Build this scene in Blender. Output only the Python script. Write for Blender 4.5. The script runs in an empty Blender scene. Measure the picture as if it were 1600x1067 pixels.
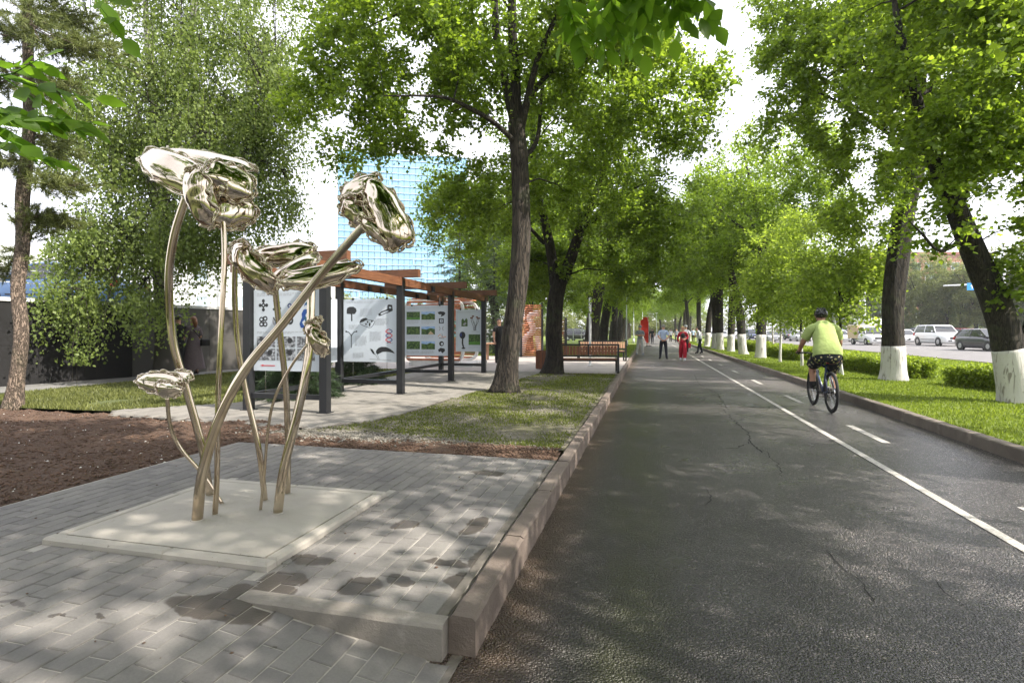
import bpy, bmesh, math, random
import numpy as np
from mathutils import Vector, Matrix, noise as mnoise

# ------------------------------------------------------------------ camera, light, exposure
SC = bpy.context.scene
COL = SC.collection
H = 1.45            # eye height
F = 850.0           # focal length in pixels of a 1600 px wide frame
TH = math.atan(213 / F)
CT, ST = math.cos(TH), math.sin(TH)
cd = bpy.data.cameras.new('camera')
cam = bpy.data.objects.new('camera', cd); COL.objects.link(cam)
cam.location = (0, 0, H); cam.rotation_euler = (math.pi / 2, 0, TH)
cd.sensor_width = 36; cd.lens = F / 1600 * 36; cd.shift_y = -16.5 / 1600
cd.clip_start = 0.05; cd.clip_end = 3000
SC.camera = cam
SUN_EL, SUN_AZ = math.radians(46), math.radians(103)    # azimuth measured from +Y (down the path) towards +X
w = bpy.data.worlds.new('World'); SC.world = w; w.use_nodes = True
nt = w.node_tree; nt.nodes.clear()
sky = nt.nodes.new('ShaderNodeTexSky'); sky.sky_type = 'NISHITA'; sky.sun_disc = False
sky.sun_elevation = SUN_EL; sky.sun_rotation = SUN_AZ
sky.air_density = 1.0; sky.dust_density = 4.0; sky.ozone_density = 1.0
bg = nt.nodes.new('ShaderNodeBackground'); bg.inputs[1].default_value = 0.15
wo = nt.nodes.new('ShaderNodeOutputWorld')
tc = nt.nodes.new('ShaderNodeTexCoord'); cn = nt.nodes.new('ShaderNodeTexNoise')
cn.inputs['Scale'].default_value = 2.2; cn.inputs['Detail'].default_value = 6
cr = nt.nodes.new('ShaderNodeValToRGB'); cr.color_ramp.elements[0].position = .25; cr.color_ramp.elements[0].color = (.55,)*3 + (1,)
cr.color_ramp.elements[1].position = .6; cr.color_ramp.elements[1].color = (.9,)*3 + (1,)
mx = nt.nodes.new('ShaderNodeMixRGB'); mx.inputs[2].default_value = (7.5, 7.5, 8.1, 1)   # thin bright summer cloud
L = nt.links.new
L(tc.outputs['Generated'], cn.inputs['Vector']); L(cn.outputs['Fac'], cr.inputs[0]); L(cr.outputs[0], mx.inputs[0])
L(sky.outputs[0], mx.inputs[1]); L(mx.outputs[0], bg.inputs[0]); L(bg.outputs[0], wo.inputs[0])
sd = bpy.data.lights.new('sun', 'SUN'); sun = bpy.data.objects.new('sun', sd); COL.objects.link(sun)
sd.energy = 5.0; sd.angle = math.radians(0.53); sd.color = (1, .93, .82)
sdir = Vector((math.sin(SUN_AZ) * math.cos(SUN_EL), math.cos(SUN_AZ) * math.cos(SUN_EL), math.sin(SUN_EL)))
sun.rotation_euler = (-sdir).to_track_quat('-Z', 'Y').to_euler()
sun.location = (30, 5, 30)
SC.view_settings.view_transform = 'Standard'; SC.view_settings.look = 'None'
SC.view_settings.exposure = 1.08; SC.view_settings.gamma = 1; SC.view_settings.use_curve_mapping = False
SC.render.engine = 'CYCLES'
SC.cycles.max_bounces = 7; SC.cycles.diffuse_bounces = 4; SC.cycles.glossy_bounces = 4
SC.cycles.transmission_bounces = 4; SC.cycles.transparent_max_bounces = 8
SC.cycles.caustics_reflective = False; SC.cycles.caustics_refractive = False
SC.cycles.sample_clamp_indirect = 6
SC.cycles.use_denoising = True
SC.cycles.volume_bounces = 0

def at(u, d):                       # ground position of image column u at depth d
    xc = (u - 800) / F * d
    return (-d * ST + xc * CT, d * CT + xc * ST)
def G(u, v, z=0.0):                 # point of the level z seen at pixel (u, v)
    d = F * (H - z) / (v - 517.0)
    return Vector((*at(u, d), z))
def W(u, v, d):                     # point at depth d seen at pixel (u, v)
    return Vector((*at(u, d), H + (517 - v) / F * d))
def dep(v, z=0.0): return F * (H - z) / (v - 517.0)

# ------------------------------------------------------------------ materials
MATS = {}
def newmat(name):
    m = bpy.data.materials.new(name); m.use_nodes = True
    n = m.node_tree.nodes; b = n['Principled BSDF']
    MATS[name] = m
    return m, m.node_tree, b
def ramp(t, fac, stops):
    r = t.nodes.new('ShaderNodeValToRGB'); e = r.color_ramp.elements
    while len(e) < len(stops): e.new(0.5)
    for k, (p, c) in enumerate(stops):
        e[k].position = p; e[k].color = (*c, 1) if len(c) == 3 else c
    t.links.new(fac, r.inputs[0]); return r.outputs[0]
def pos(t, scale=(1, 1, 1), obj=False):
    if obj: s = t.nodes.new('ShaderNodeTexCoord').outputs['Object']
    else: s = t.nodes.new('ShaderNodeNewGeometry').outputs['Position']
    m = t.nodes.new('ShaderNodeMapping'); m.inputs['Scale'].default_value = scale
    t.links.new(s, m.inputs[0]); return m.outputs[0]
def noise(t, vec, scale, detail=4, rough=.55, dist=0):
    n = t.nodes.new('ShaderNodeTexNoise'); n.inputs['Scale'].default_value = scale
    n.inputs['Detail'].default_value = detail; n.inputs['Roughness'].default_value = rough
    n.inputs['Distortion'].default_value = dist
    t.links.new(vec, n.inputs['Vector']); return n.outputs['Fac']
def voro(t, vec, scale, feat='F1', out='Distance', rnd=1):
    n = t.nodes.new('ShaderNodeTexVoronoi'); n.feature = feat; n.inputs['Scale'].default_value = scale
    n.inputs['Randomness'].default_value = rnd
    t.links.new(vec, n.inputs['Vector']); return n.outputs[out]
def mixc(t, fac, a, b, mode='MIX'):
    m = t.nodes.new('ShaderNodeMixRGB'); m.blend_type = mode
    for s, v in ((0, fac), (1, a), (2, b)):
        if hasattr(v, 'links') or isinstance(v, bpy.types.NodeSocket): t.links.new(v, m.inputs[s])
        elif s == 0: m.inputs[0].default_value = v
        else: m.inputs[s].default_value = (*v, 1)
    return m.outputs[0]
def mth(t, op, a, b=0.0, clamp=False):
    m = t.nodes.new('ShaderNodeMath'); m.operation = op; m.use_clamp = clamp
    for s, v in ((0, a), (1, b)):
        if isinstance(v, bpy.types.NodeSocket): t.links.new(v, m.inputs[s])
        else: m.inputs[s].default_value = v
    return m.outputs[0]
def sstep(t, v, lo, hi):
    m = t.nodes.new('ShaderNodeMapRange'); m.interpolation_type = 'SMOOTHSTEP'
    t.links.new(v, m.inputs[0]); m.inputs[1].default_value = lo; m.inputs[2].default_value = hi
    return m.outputs[0]
def bump(t, b, h, strength=.3, dist=.01, prev=None):
    n = t.nodes.new('ShaderNodeBump'); n.inputs['Strength'].default_value = strength
    n.inputs['Distance'].default_value = dist; t.links.new(h, n.inputs['Height'])
    if prev: t.links.new(prev, n.inputs['Normal'])
    t.links.new(n.outputs[0], b.inputs['Normal']); return n.outputs[0]
def simple(name, col, rough=.6, metal=0, var=.15, scale=6, bmp=0, spec=None, obj=True, bscale=40):
    m, t, b = newmat(name)
    v = pos(t, obj=obj)
    n = noise(t, v, scale)
    c = ramp(t, n, [(.25, tuple(x * (1 - var) for x in col)), (.75, tuple(min(1, x * (1 + var)) for x in col))])
    t.links.new(c, b.inputs['Base Color']); b.inputs['Roughness'].default_value = rough
    b.inputs['Metallic'].default_value = metal
    if spec is not None: b.inputs['Specular IOR Level'].default_value = spec
    if bmp: bump(t, b, noise(t, v, bscale, 5), bmp, .01)
    return m
def stain_mask(t, blobs, wob=.12, nscale=5):
    """soft round marks at given ground places: list of (x, y, rx, ry)"""
    g = t.nodes.new('ShaderNodeNewGeometry').outputs['Position']
    nz = t.nodes.new('ShaderNodeTexNoise'); nz.inputs['Scale'].default_value = nscale; nz.inputs['Detail'].default_value = 3
    t.links.new(g, nz.inputs['Vector'])
    vm = t.nodes.new('ShaderNodeVectorMath'); vm.operation = 'MULTIPLY_ADD'
    t.links.new(nz.outputs['Color'], vm.inputs[0]); vm.inputs[1].default_value = (wob * 2, wob * 2, 0)
    vm2 = t.nodes.new('ShaderNodeVectorMath'); vm2.operation = 'ADD'; vm2.inputs[1].default_value = (-wob, -wob, 0)
    t.links.new(g, vm2.inputs[0]); t.links.new(vm2.outputs[0], vm.inputs[2])
    acc = None
    for (x, y, rx, ry) in blobs:
        mp = t.nodes.new('ShaderNodeVectorMath'); mp.operation = 'SUBTRACT'; mp.inputs[1].default_value = (x, y, 0)
        t.links.new(vm.outputs[0], mp.inputs[0])
        ml = t.nodes.new('ShaderNodeVectorMath'); ml.operation = 'MULTIPLY'; ml.inputs[1].default_value = (1 / rx, 1 / ry, 0)
        t.links.new(mp.outputs[0], ml.inputs[0])
        ln = t.nodes.new('ShaderNodeVectorMath'); ln.operation = 'LENGTH'; t.links.new(ml.outputs[0], ln.inputs[0])
        k = mth(t, 'SUBTRACT', 1.0, ln.outputs['Value'])
        acc = k if acc is None else mth(t, 'MAXIMUM', acc, k)
    return acc

def leaf_mat(name, col, trans, var=.35, gloss=.5, tw=.5):
    m, t, b = newmat(name)
    gi = t.nodes.new('ShaderNodeNewGeometry').outputs['Random Per Island']
    big = noise(t, pos(t, obj=True), .7, 2)
    f = mth(t, 'ADD', mth(t, 'MULTIPLY', gi, .6), mth(t, 'MULTIPLY', big, .5))
    def rr(c): return ramp(t, f, [(.15, (c[0] * (1 - var) * .9, c[1] * (1 - var), c[2] * (1 - var))), (.85, (c[0] * (1 + var * 1.2), c[1] * (1 + var), c[2] * (1 + var * .8)))])
    t.links.new(rr(col), b.inputs['Base Color']); b.inputs['Roughness'].default_value = gloss
    b.inputs['Specular IOR Level'].default_value = .35
    tr = t.nodes.new('ShaderNodeBsdfTranslucent'); t.links.new(rr(trans), tr.inputs[0])
    mxs = t.nodes.new('ShaderNodeMixShader'); mxs.inputs[0].default_value = tw
    t.links.new(b.outputs[0], mxs.inputs[1]); t.links.new(tr.outputs[0], mxs.inputs[2])
    t.links.new(mxs.outputs[0], t.nodes['Material Output'].inputs[0])
    return m
def bark_mat(name, lo, hi, sc=14, stretch=.16, strength=.9):
    m, t, b = newmat(name)
    v = pos(t, (1, 1, stretch), obj=True)
    n1 = noise(t, v, sc, 6, .65, .6); n2 = noise(t, pos(t, obj=True), 3, 3)
    rdg = mth(t, 'ABSOLUTE', mth(t, 'SUBTRACT', noise(t, pos(t, (1, 1, stretch * .6), obj=True), sc * 1.5, 3, .5, .9), .5))
    hgt = mth(t, 'ADD', mth(t, 'MULTIPLY', n1, .7), sstep(t, rdg, 0, .10))
    c = ramp(t, mth(t, 'MULTIPLY', hgt, .6), [(.2, lo), (.8, hi)])
    c = mixc(t, mth(t, 'MULTIPLY', sstep(t, n2, .5, .75), .45), c, (.06, .07, .035))
    t.links.new(c, b.inputs['Base Color']); b.inputs['Roughness'].default_value = .95
    bump(t, b, hgt, strength, .03)
    return m

def make_materials():
    leaf_mat('linden_leaf', (.108, .168, .028), (.29, .42, .034), tw=.56, var=.45)
    leaf_mat('linden_leaf_dark', (.096, .152, .028), (.25, .37, .033), tw=.55, var=.45)
    leaf_mat('bright_leaf', (.15, .215, .035), (.33, .45, .05), tw=.55, var=.45)
    leaf_mat('birch_leaf', (.15, .20, .06), (.28, .38, .065), gloss=.55, tw=.45)
    leaf_mat('ash_leaf', (.09, .17, .018), (.26, .46, .03), var=.25, tw=.6)
    leaf_mat('pine_needle', (.15, .18, .06), (.15, .18, .05), tw=.3)
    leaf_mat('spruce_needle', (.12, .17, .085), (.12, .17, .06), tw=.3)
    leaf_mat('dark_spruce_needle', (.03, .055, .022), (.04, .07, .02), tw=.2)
    leaf_mat('far_leaf', (.16, .19, .07), (.26, .30, .09), tw=.5)
    leaf_mat('poplar_leaf', (.15, .21, .085), (.24, .31, .10), tw=.45)
    leaf_mat('hedge_leaf', (.20, .27, .03), (.34, .45, .04), tw=.5)
    leaf_mat('grass_blade', (.145, .20, .032), (.24, .32, .032), var=.4, tw=.45)
    leaf_mat('thin_grass_blade', (.12, .15, .03), (.18, .22, .03), var=.45, tw=.4)
    leaf_mat('dry_grass_blade', (.13, .15, .05), (.15, .17, .04), var=.5, tw=.35)
    leaf_mat('flower_red', (.6, .05, .05), (.5, .05, .05), tw=.3)
    bark_mat('linden_bark', (.010, .008, .006), (.058, .046, .036))
    bark_mat('dark_bark', (.006, .005, .004), (.036, .029, .023))
    bark_mat('pine_bark', (.07, .052, .04), (.25, .19, .15), 24, .4)
    # birch bark
    m, t, b = newmat('birch_bark')
    v = pos(t, (1, 1, 3.2), obj=True); n = noise(t, v, 4, 6, .6)
    z = t.nodes.new('ShaderNodeSeparateXYZ'); t.links.new(pos(t, obj=True), z.inputs[0])
    lowdark = sstep(t, mth(t, 'SUBTRACT', z.outputs[2], mth(t, 'MULTIPLY', n, 3)), 2.4, .6)
    k = mth(t, 'ADD', sstep(t, n, .56, .62), lowdark, True)
    t.links.new(mixc(t, k, (.55, .52, .48), (.045, .04, .035)), b.inputs['Base Color'])
    b.inputs['Roughness'].default_value = .8; bump(t, b, n, .5, .02)
    # whitewash
    m, t, b = newmat('whitewash')
    v = pos(t, (1, 1, .16), obj=True); n = noise(t, v, 16, 6, .65, .6); n2 = noise(t, pos(t, obj=True), 7, 5)
    c = mixc(t, mth(t, 'MULTIPLY', sstep(t, n, .53, .64), .8), (.50, .49, .47), (.16, .14, .12))
    c = mixc(t, mth(t, 'MULTIPLY', sstep(t, n2, .6, .72), .4), c, (.42, .40, .36))
    t.links.new(c, b.inputs['Base Color']); b.inputs['Roughness'].default_value = .9; bump(t, b, n, .9, .025)
    # polished steel
    m, t, b = newmat('polished_steel')
    n = noise(t, pos(t, obj=True), 2.5, 3)
    t.links.new(ramp(t, n, [(.3, (.48, .40, .31)), (.7, (.64, .57, .47))]), b.inputs['Base Color'])
    b.inputs['Metallic'].default_value = 1; b.inputs['Roughness'].default_value = .05
    bump(t, b, noise(t, pos(t, obj=True), 5, 1), .04, .03)
    m, t, b = newmat('polished_tube')
    n = noise(t, pos(t, obj=True), 5, 3)
    t.links.new(ramp(t, n, [(.3, (.50, .41, .30)), (.7, (.66, .58, .46))]), b.inputs['Base Color'])
    b.inputs['Metallic'].default_value = 1; b.inputs['Roughness'].default_value = .04
    # asphalt of the path: wet, coarse aggregate
    m, t, b = newmat('wet_asphalt')
    p = pos(t)
    v1 = voro(t, p, 120, 'SMOOTH_F1'); v2 = voro(t, p, 210); big = noise(t, p, .45, 4); mid = noise(t, p, 2.2, 4)
    agg = voro(t, p, 120, 'F1', 'Color')
    sp = t.nodes.new('ShaderNodeSeparateColor'); t.links.new(agg, sp.inputs[0])
    sx = t.nodes.new('ShaderNodeSeparateXYZ'); t.links.new(p, sx.inputs[0])
    base = ramp(t, sp.outputs[0], [(.0, (.010, .009, .010)), (.55, (.036, .033, .036)), (.92, (.098, .085, .086)), (1, (.34, .29, .27))])
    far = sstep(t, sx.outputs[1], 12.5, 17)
    dry = mixc(t, mid, (.115, .100, .103), (.15, .134, .135))  # lighter far stretch: the sunny band is put into this colour
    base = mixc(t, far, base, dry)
    moss = mth(t, 'MULTIPLY', mth(t, 'SUBTRACT', 1.0, sstep(t, mth(t, 'ABSOLUTE', mth(t, 'SUBTRACT', sx.outputs[0], mth(t, 'ADD', -.32, mth(t, 'MULTIPLY', mid, .4)))), .0, .42)), sstep(t, noise(t, pos(t, (1, .35, 1)), 1.7, 4), .34, .54))
    moss = mth(t, 'MULTIPLY', moss, mth(t, 'SUBTRACT', 1.0, far))
    base = mixc(t, mth(t, 'MULTIPLY', moss, .9), base, (.038, .046, .003))
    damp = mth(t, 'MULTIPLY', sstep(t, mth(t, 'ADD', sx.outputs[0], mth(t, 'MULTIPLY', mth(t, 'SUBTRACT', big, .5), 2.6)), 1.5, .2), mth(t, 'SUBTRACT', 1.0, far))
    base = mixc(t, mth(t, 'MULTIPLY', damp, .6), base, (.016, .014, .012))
    edge = sstep(t, sx.outputs[0], -.35, -.72)
    base = mixc(t, mth(t, 'MULTIPLY', edge, .7), base, (.080, .050, .030))
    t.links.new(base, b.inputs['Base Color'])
    wet = sstep(t, mth(t, 'ADD', mth(t, 'MULTIPLY', big, .6), mth(t, 'ADD', mth(t, 'MULTIPLY', mid, .3), mth(t, 'MULTIPLY', sx.outputs[0], .05))), .40, .66)
    rg = mth(t, 'SUBTRACT', .36, mth(t, 'MULTIPLY', wet, .16))
    rg = mth(t, 'ADD', rg, mth(t, 'MULTIPLY', far, .15))
    t.links.new(rg, b.inputs['Roughness']); b.inputs['Specular IOR Level'].default_value = .55
    t.links.new(mth(t, 'MULTIPLY', mth(t, 'MULTIPLY', wet, .38), mth(t, 'SUBTRACT', 1.0, mth(t, 'MULTIPLY', far, .8))), b.inputs['Coat Weight']); b.inputs['Coat Roughness'].default_value = .36
    hh = mth(t, 'ADD', mth(t, 'MULTIPLY', v1, -1.0), mth(t, 'MULTIPLY', noise(t, p, 60, 3), .6))
    bump(t, b, hh, 1.0, .022)
    # dry asphalt of the avenue
    m, t, b = newmat('road_asphalt'); p = pos(t)
    t.links.new(ramp(t, noise(t, p, 1.2, 6), [(.3, (.12, .115, .115)), (.7, (.16, .152, .152))]), b.inputs['Base Color'])
    b.inputs['Roughness'].default_value = .8; bump(t, b, noise(t, p, 60), .3, .01)
    m, t, b = newmat('walk_asphalt'); p = pos(t)
    t.links.new(ramp(t, noise(t, p, 3, 6), [(.3, (.16, .155, .15)), (.7, (.21, .205, .20))]), b.inputs['Base Color'])
    b.inputs['Roughness'].default_value = .9; bump(t, b, noise(t, p, 60), .3, .01)
    # worn road paint
    m, t, b = newmat('road_paint'); p = pos(t)
    k = sstep(t, noise(t, p, 35, 6, .75), .50, .60); k2 = sstep(t, noise(t, p, 3, 5), .52, .75)
    c = mixc(t, mth(t, 'MULTIPLY', mth(t, 'MAXIMUM', k, k2), .62), (.46, .44, .41), (.09, .08, .075))
    t.links.new(c, b.inputs['Base Color']); b.inputs['Roughness'].default_value = .55
    bump(t, b, voro(t, p, 95), .35, .01)
    # pavers
    def paver(name, lo, hi, wet):
        m, t, b = newmat(name); p = pos(t)
        at_ = t.nodes.new('ShaderNodeAttribute'); at_.attribute_name = 'tone'
        oi = t.nodes.new('ShaderNodeObjectInfo')
        tone = mth(t, 'FRACT', mth(t, 'ADD', at_.outputs['Fac'], oi.outputs['Random']))
        n = noise(t, p, 6, 6, .6); fine = noise(t, p, 90, 3, .7); dust = noise(t, p, 1.3, 5)
        c = ramp(t, tone, [(0, lo), (1, hi)])
        c = mixc(t, mth(t, 'MULTIPLY', sstep(t, dust, .42, .66), .45), c, (.27, .255, .235))
        c = mixc(t, mth(t, 'MULTIPLY', sstep(t, n, .5, .75), .35), c, tuple(x * .6 for x in lo))
        c = mixc(t, .35, c, ramp(t, fine, [(.3, (.16, .15, .14)), (.7, (.38, .37, .35))]), 'OVERLAY')
        rgh = .82
        if wet:
            k = sstep(t, stain_mask(t, wet), .0, .10)
            c = mixc(t, mth(t, 'MULTIPLY', k, .88), c, (.052, .042, .035))
            t.links.new(mth(t, 'SUBTRACT', .82, mth(t, 'MULTIPLY', k, .35)), b.inputs['Roughness'])
        else: b.inputs['Roughness'].default_value = rgh
        t.links.new(c, b.inputs['Base Color'])
        bump(t, b, mth(t, 'ADD', fine, n), .35, .006)
    wet = []
    for (u, v, ru, rv) in ((340, 945, 95, 26), (400, 925, 60, 18), (445, 905, 40, 12), (490, 872, 30, 10), (560, 915, 40, 14), (630, 908, 28, 9), (635, 820, 26, 8), (740, 820, 18, 14),
                           (700, 880, 34, 8), (760, 873, 32, 18), (725, 905, 30, 14), (680, 1050, 70, 36), (590, 1063, 60, 22), (480, 1075, 60, 14), (865, 735, 18, 10), (760, 738, 30, 4), (420, 990, 5, 4), (15, 945, 30, 5), (85, 965, 14, 5), (160, 962, 18, 4), (880, 728, 10, 8)):
        g = G(u, v, .15); s = (v - 517) / 1.3
        wet.append((g.x, g.y, ru / s, rv / s * (g.y / 1.3) * 1.0))
    paver('concrete_paver', (.155, .147, .148), (.215, .205, .20), wet)
    paver('path_paver', (.18, .17, .155), (.25, .235, .215), None)
    paver('pale_paver', (.34, .31, .295), (.43, .39, .375), None)
    simple('joint_sand', (.33, .31, .285), .95, var=.3, scale=9, bmp=.5, obj=False)
    simple('crack_dark', (.006, .006, .006), .9, obj=False)
    simple('joint_dark', (.14, .125, .11), .95, var=.4, scale=9, bmp=.5, obj=False)
    # concrete
    m, t, b = newmat('slab_concrete'); p = pos(t)
    n = noise(t, p, 1.6, 7, .62, .4); f = noise(t, p, 30, 5)
    c = ramp(t, n, [(.3, (.32, .295, .265)), (.7, (.42, .39, .35))])
    c = mixc(t, mth(t, 'MULTIPLY', sstep(t, noise(t, p, 38, 2), .70, .74), .7), c, (.15, .13, .11))
    t.links.new(c, b.inputs['Base Color']); b.inputs['Roughness'].default_value = .85; bump(t, b, mth(t, 'ADD', n, mth(t, 'MULTIPLY', f, .3)), .5, .02)
    def kerb(name, lo, hi):
        m, t, b = newmat(name); p = pos(t)
        oi = t.nodes.new('ShaderNodeObjectInfo')
        n = noise(t, p, 3.2, 7, .65, .5); f = noise(t, p, 55, 5, .7)
        c = ramp(t, n, [(.3, lo), (.7, hi)])
        c = mixc(t, mth(t, 'MULTIPLY', sstep(t, noise(t, p, 5, 5), .56, .70), .5), c, tuple(min(1, x * 1.9) for x in hi))
        c = mixc(t, mth(t, 'MULTIPLY', oi.outputs['Random'], .25), c, tuple(x * .6 for x in lo))
        t.links.new(c, b.inputs['Base Color']); b.inputs['Roughness'].default_value = .75
        bump(t, b, mth(t, 'ADD', n, mth(t, 'MULTIPLY', f, .5)), .7, .015)
    kerb('kerb_brown', (.115, .088, .073), (.20, .162, .138))
    kerb('kerb_grey', (.19, .17, .15), (.27, .245, .22))
    kerb('kerb_dark', (.11, .09, .075), (.17, .145, .12))
    # soil
    m, t, b = newmat('soil'); p = pos(t)
    n = noise(t, p, 4, 8, .7); f = voro(t, p, 28, 'F1')
    t.links.new(ramp(t, n, [(.3, (.075, .043, .029)), (.7, (.14, .086, .058))]), b.inputs['Base Color'])
    b.inputs['Roughness'].default_value = 1; bump(t, b, mth(t, 'ADD', noise(t, p, 14, 8, .75), mth(t, 'MULTIPLY', f, -.5)), 1, .06)
    # ground under lawn
    def ground(name, stops, sc=2.5):
        m, t, b = newmat(name); p = pos(t)
        n = mth(t, 'ADD', mth(t, 'MULTIPLY', noise(t, p, sc, 6, .65), .7), mth(t, 'MULTIPLY', noise(t, p, sc * 14, 4, .7), .3))
        t.links.new(ramp(t, n, stops), b.inputs['Base Color']); b.inputs['Roughness'].default_value = 1
        bump(t, b, noise(t, p, 45, 5, .7), .9, .03)
    ground('lawn_ground', [(.3, (.11, .15, .022)), (.55, (.15, .20, .03)), (.7, (.20, .225, .05))], .9)
    ground('left_lawn_ground', [(.35, (.06, .08, .022)), (.55, (.10, .115, .035)), (.7, (.20, .17, .11))], 1.5)
    ground('gravelly_ground', [(.36, (.075, .085, .028)), (.5, (.13, .12, .075)), (.66, (.22, .20, .165))], 2.0)
    ground('far_ground', [(.3, (.09, .12, .04)), (.7, (.14, .17, .06))], .2)
    simple('pebble', (.20, .185, .16), .9, var=.5, scale=.9, obj=False)
    simple('soil_clod', (.105, .063, .043), 1, var=.4, scale=3, obj=False)
    simple('white_bit', (.75, .73, .68), .9, var=.2)
    # wood and metals
    m, t, b = newmat('stained_wood'); v = pos(t, (1, 1, 1), obj=True)
    n = noise(t, pos(t, (.6, .6, 8), obj=True), 6, 5, .6)
    t.links.new(ramp(t, n, [(.3, (.085, .034, .017)), (.7, (.20, .085, .042))]), b.inputs['Base Color'])
    b.inputs['Roughness'].default_value = .5; bump(t, b, n, .2, .01)
    m, t, b = newmat('bench_wood'); n = noise(t, pos(t, (9, 9, .7), obj=True), 5, 5, .6)
    oi = t.nodes.new('ShaderNodeObjectInfo')
    c = ramp(t, n, [(.3, (.16, .055, .026)), (.7, (.30, .115, .055))])
    t.links.new(mixc(t, mth(t, 'MULTIPLY', oi.outputs['Random'], .4), c, (.12, .04, .02)), b.inputs['Base Color']); b.inputs['Roughness'].default_value = .5
    simple('sunlit_and_pale_wood', (.45, .26, .17), .6, var=.2)  # sun on the second bench put into this paler colour; also the table's wood
    simple('slat_wood', (.42, .15, .075), .6, var=.3, scale=3)
    simple('charcoal_steel', (.014, .015, .018), .42, .0, var=.2, scale=3, bmp=.05)
    simple('black_metal', (.010, .010, .011), .4)
    simple('panel_white', (.52, .57, .64), .28, var=.02)
    simple('panel_edge', (.35, .37, .40), .4)
    simple('print_black', (.018, .019, .022), .5)
    simple('print_grey', (.30, .31, .34), .5)
    simple('print_text', (.38, .40, .44), .5)
    simple('print_red', (.55, .02, .03), .5)
    simple('print_navy', (.03, .05, .20), .5)
    simple('print_orange', (.62, .22, .05), .5)
    simple('print_brown', (.14, .055, .03), .5)
    simple('print_tan', (.5, .38, .25), .5)
    simple('print_leafgreen', (.07, .30, .06), .5, var=.5, scale=9)
    m, t, b = newmat('print_bluegreen')
    n = noise(t, pos(t, obj=True), 4, 2)
    t.links.new(ramp(t, n, [(.42, (.02, .10, .08)), (.55, (.01, .06, .27))]), b.inputs['Base Color']); b.inputs['Roughness'].default_value = .5
    def photo(name, stops, sc=14):
        m, t, b = newmat(name); n = noise(t, pos(t, (1, 1, 1.6), obj=True), sc, 6, .7)
        t.links.new(ramp(t, n, stops), b.inputs['Base Color']); b.inputs['Roughness'].default_value = .4
    photo('print_photo_grey', [(.38, (.02, .02, .025)), (.5, (.16, .17, .19)), (.62, (.5, .53, .58))])
    photo('print_photo_foliage', [(.4, (.012, .03, .01)), (.52, (.05, .11, .02)), (.66, (.16, .24, .06))])
    photo('print_photo_lawn', [(.35, (.05, .16, .02)), (.65, (.10, .26, .04))])
    photo('print_photo_sky', [(.35, (.15, .32, .62)), (.65, (.42, .55, .75))], 6)
    # paint, glass, etc
    for nm, c in (('paint_white', (.75, .76, .77)), ('paint_black', (.012, .013, .016)), ('paint_charcoal', (.035, .035, .042)), ('paint_silver', (.42, .43, .44)), ('paint_blue', (.10, .22, .45)),
                  ('paint_navy', (.02, .035, .09)), ('paint_red', (.42, .03, .04)), ('paint_beige', (.55, .40, .25)), ('paint_palegreen', (.35, .42, .36))):
        m, t, b = newmat(nm); n = noise(t, pos(t, obj=True), 2, 4)
        t.links.new(ramp(t, n, [(.3, tuple(x * .92 for x in c)), (.7, c)]), b.inputs['Base Color'])
        b.inputs['Roughness'].default_value = .3; b.inputs['Coat Weight'].default_value = .7; b.inputs['Coat Roughness'].default_value = .08
    m, t, b = newmat('car_glass'); n = noise(t, pos(t, obj=True), 2, 2)
    t.links.new(ramp(t, n, [(0, (.012, .015, .018)), (1, (.03, .035, .04))]), b.inputs['Base Color']); b.inputs['Roughness'].default_value = .05; b.inputs['Specular IOR Level'].default_value = .9
    simple('tyre', (.016, .016, .017), .8); simple('rim_metal', (.45, .46, .48), .3, .9)
    simple('headlamp', (.65, .68, .70), .12); simple('tail_lamp', (.5, .015, .015), .2)
    simple('chrome', (.6, .6, .6), .15, 1)
    simple('dark_plastic', (.02, .02, .022), .5)
    simple('white_post', (.70, .71, .72), .4); simple('white_frame', (.72, .72, .72), .4)
    simple('lamp_grey', (.50, .53, .55), .4, .2)
    simple('sign_blue', (.04, .30, .75), .4); simple('sign_white', (.8, .8, .8), .4)
    simple('flag_red', (.75, .035, .02), .6, var=.1)
    # wall panels
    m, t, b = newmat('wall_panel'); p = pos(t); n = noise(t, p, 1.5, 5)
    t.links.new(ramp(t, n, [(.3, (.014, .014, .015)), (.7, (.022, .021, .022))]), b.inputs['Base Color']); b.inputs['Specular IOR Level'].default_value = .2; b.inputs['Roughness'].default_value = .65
    m, t, b = newmat('wall_panel_sunlit'); n = noise(t, pos(t), 1.5, 5)  # same wall where the sun falls: the light is put into the colour
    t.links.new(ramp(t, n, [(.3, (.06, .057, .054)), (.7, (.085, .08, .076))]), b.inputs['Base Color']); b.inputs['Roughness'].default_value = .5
    simple('wall_cap', (.62, .62, .63), .6); simple('render_white', (.72, .72, .72), .8, scale=.5, var=.05)
    simple('render_grey', (.38, .38, .39), .8, scale=.4, var=.08)
    simple('window_pale', (.42, .50, .56), .2, var=.15, scale=.8)
    simple('window_dark', (.10, .15, .18), .15, var=.3, scale=.8)
    m, t, b = newmat('tower_glass'); n = noise(t, pos(t, obj=True), .06, 3); cellr = t.nodes.new('ShaderNodeObjectInfo')
    c = ramp(t, n, [(.3, (.19, .40, .60)), (.7, (.30, .50, .68))])
    t.links.new(c, b.inputs['Base Color']); b.inputs['Roughness'].default_value = .12; b.inputs['Metallic'].default_value = .35
    simple('tower_band', (.32, .50, .66), .4); simple('tower_side', (.60, .68, .74), .4)
    simple('brick_red', (.33, .13, .10), .85, scale=.6); simple('roof_red', (.25, .09, .07), .8)
    # people
    simple('skin', (.48, .27, .19), .55, var=.06); simple('skin_tan', (.36, .19, .125), .55, var=.06)
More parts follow.
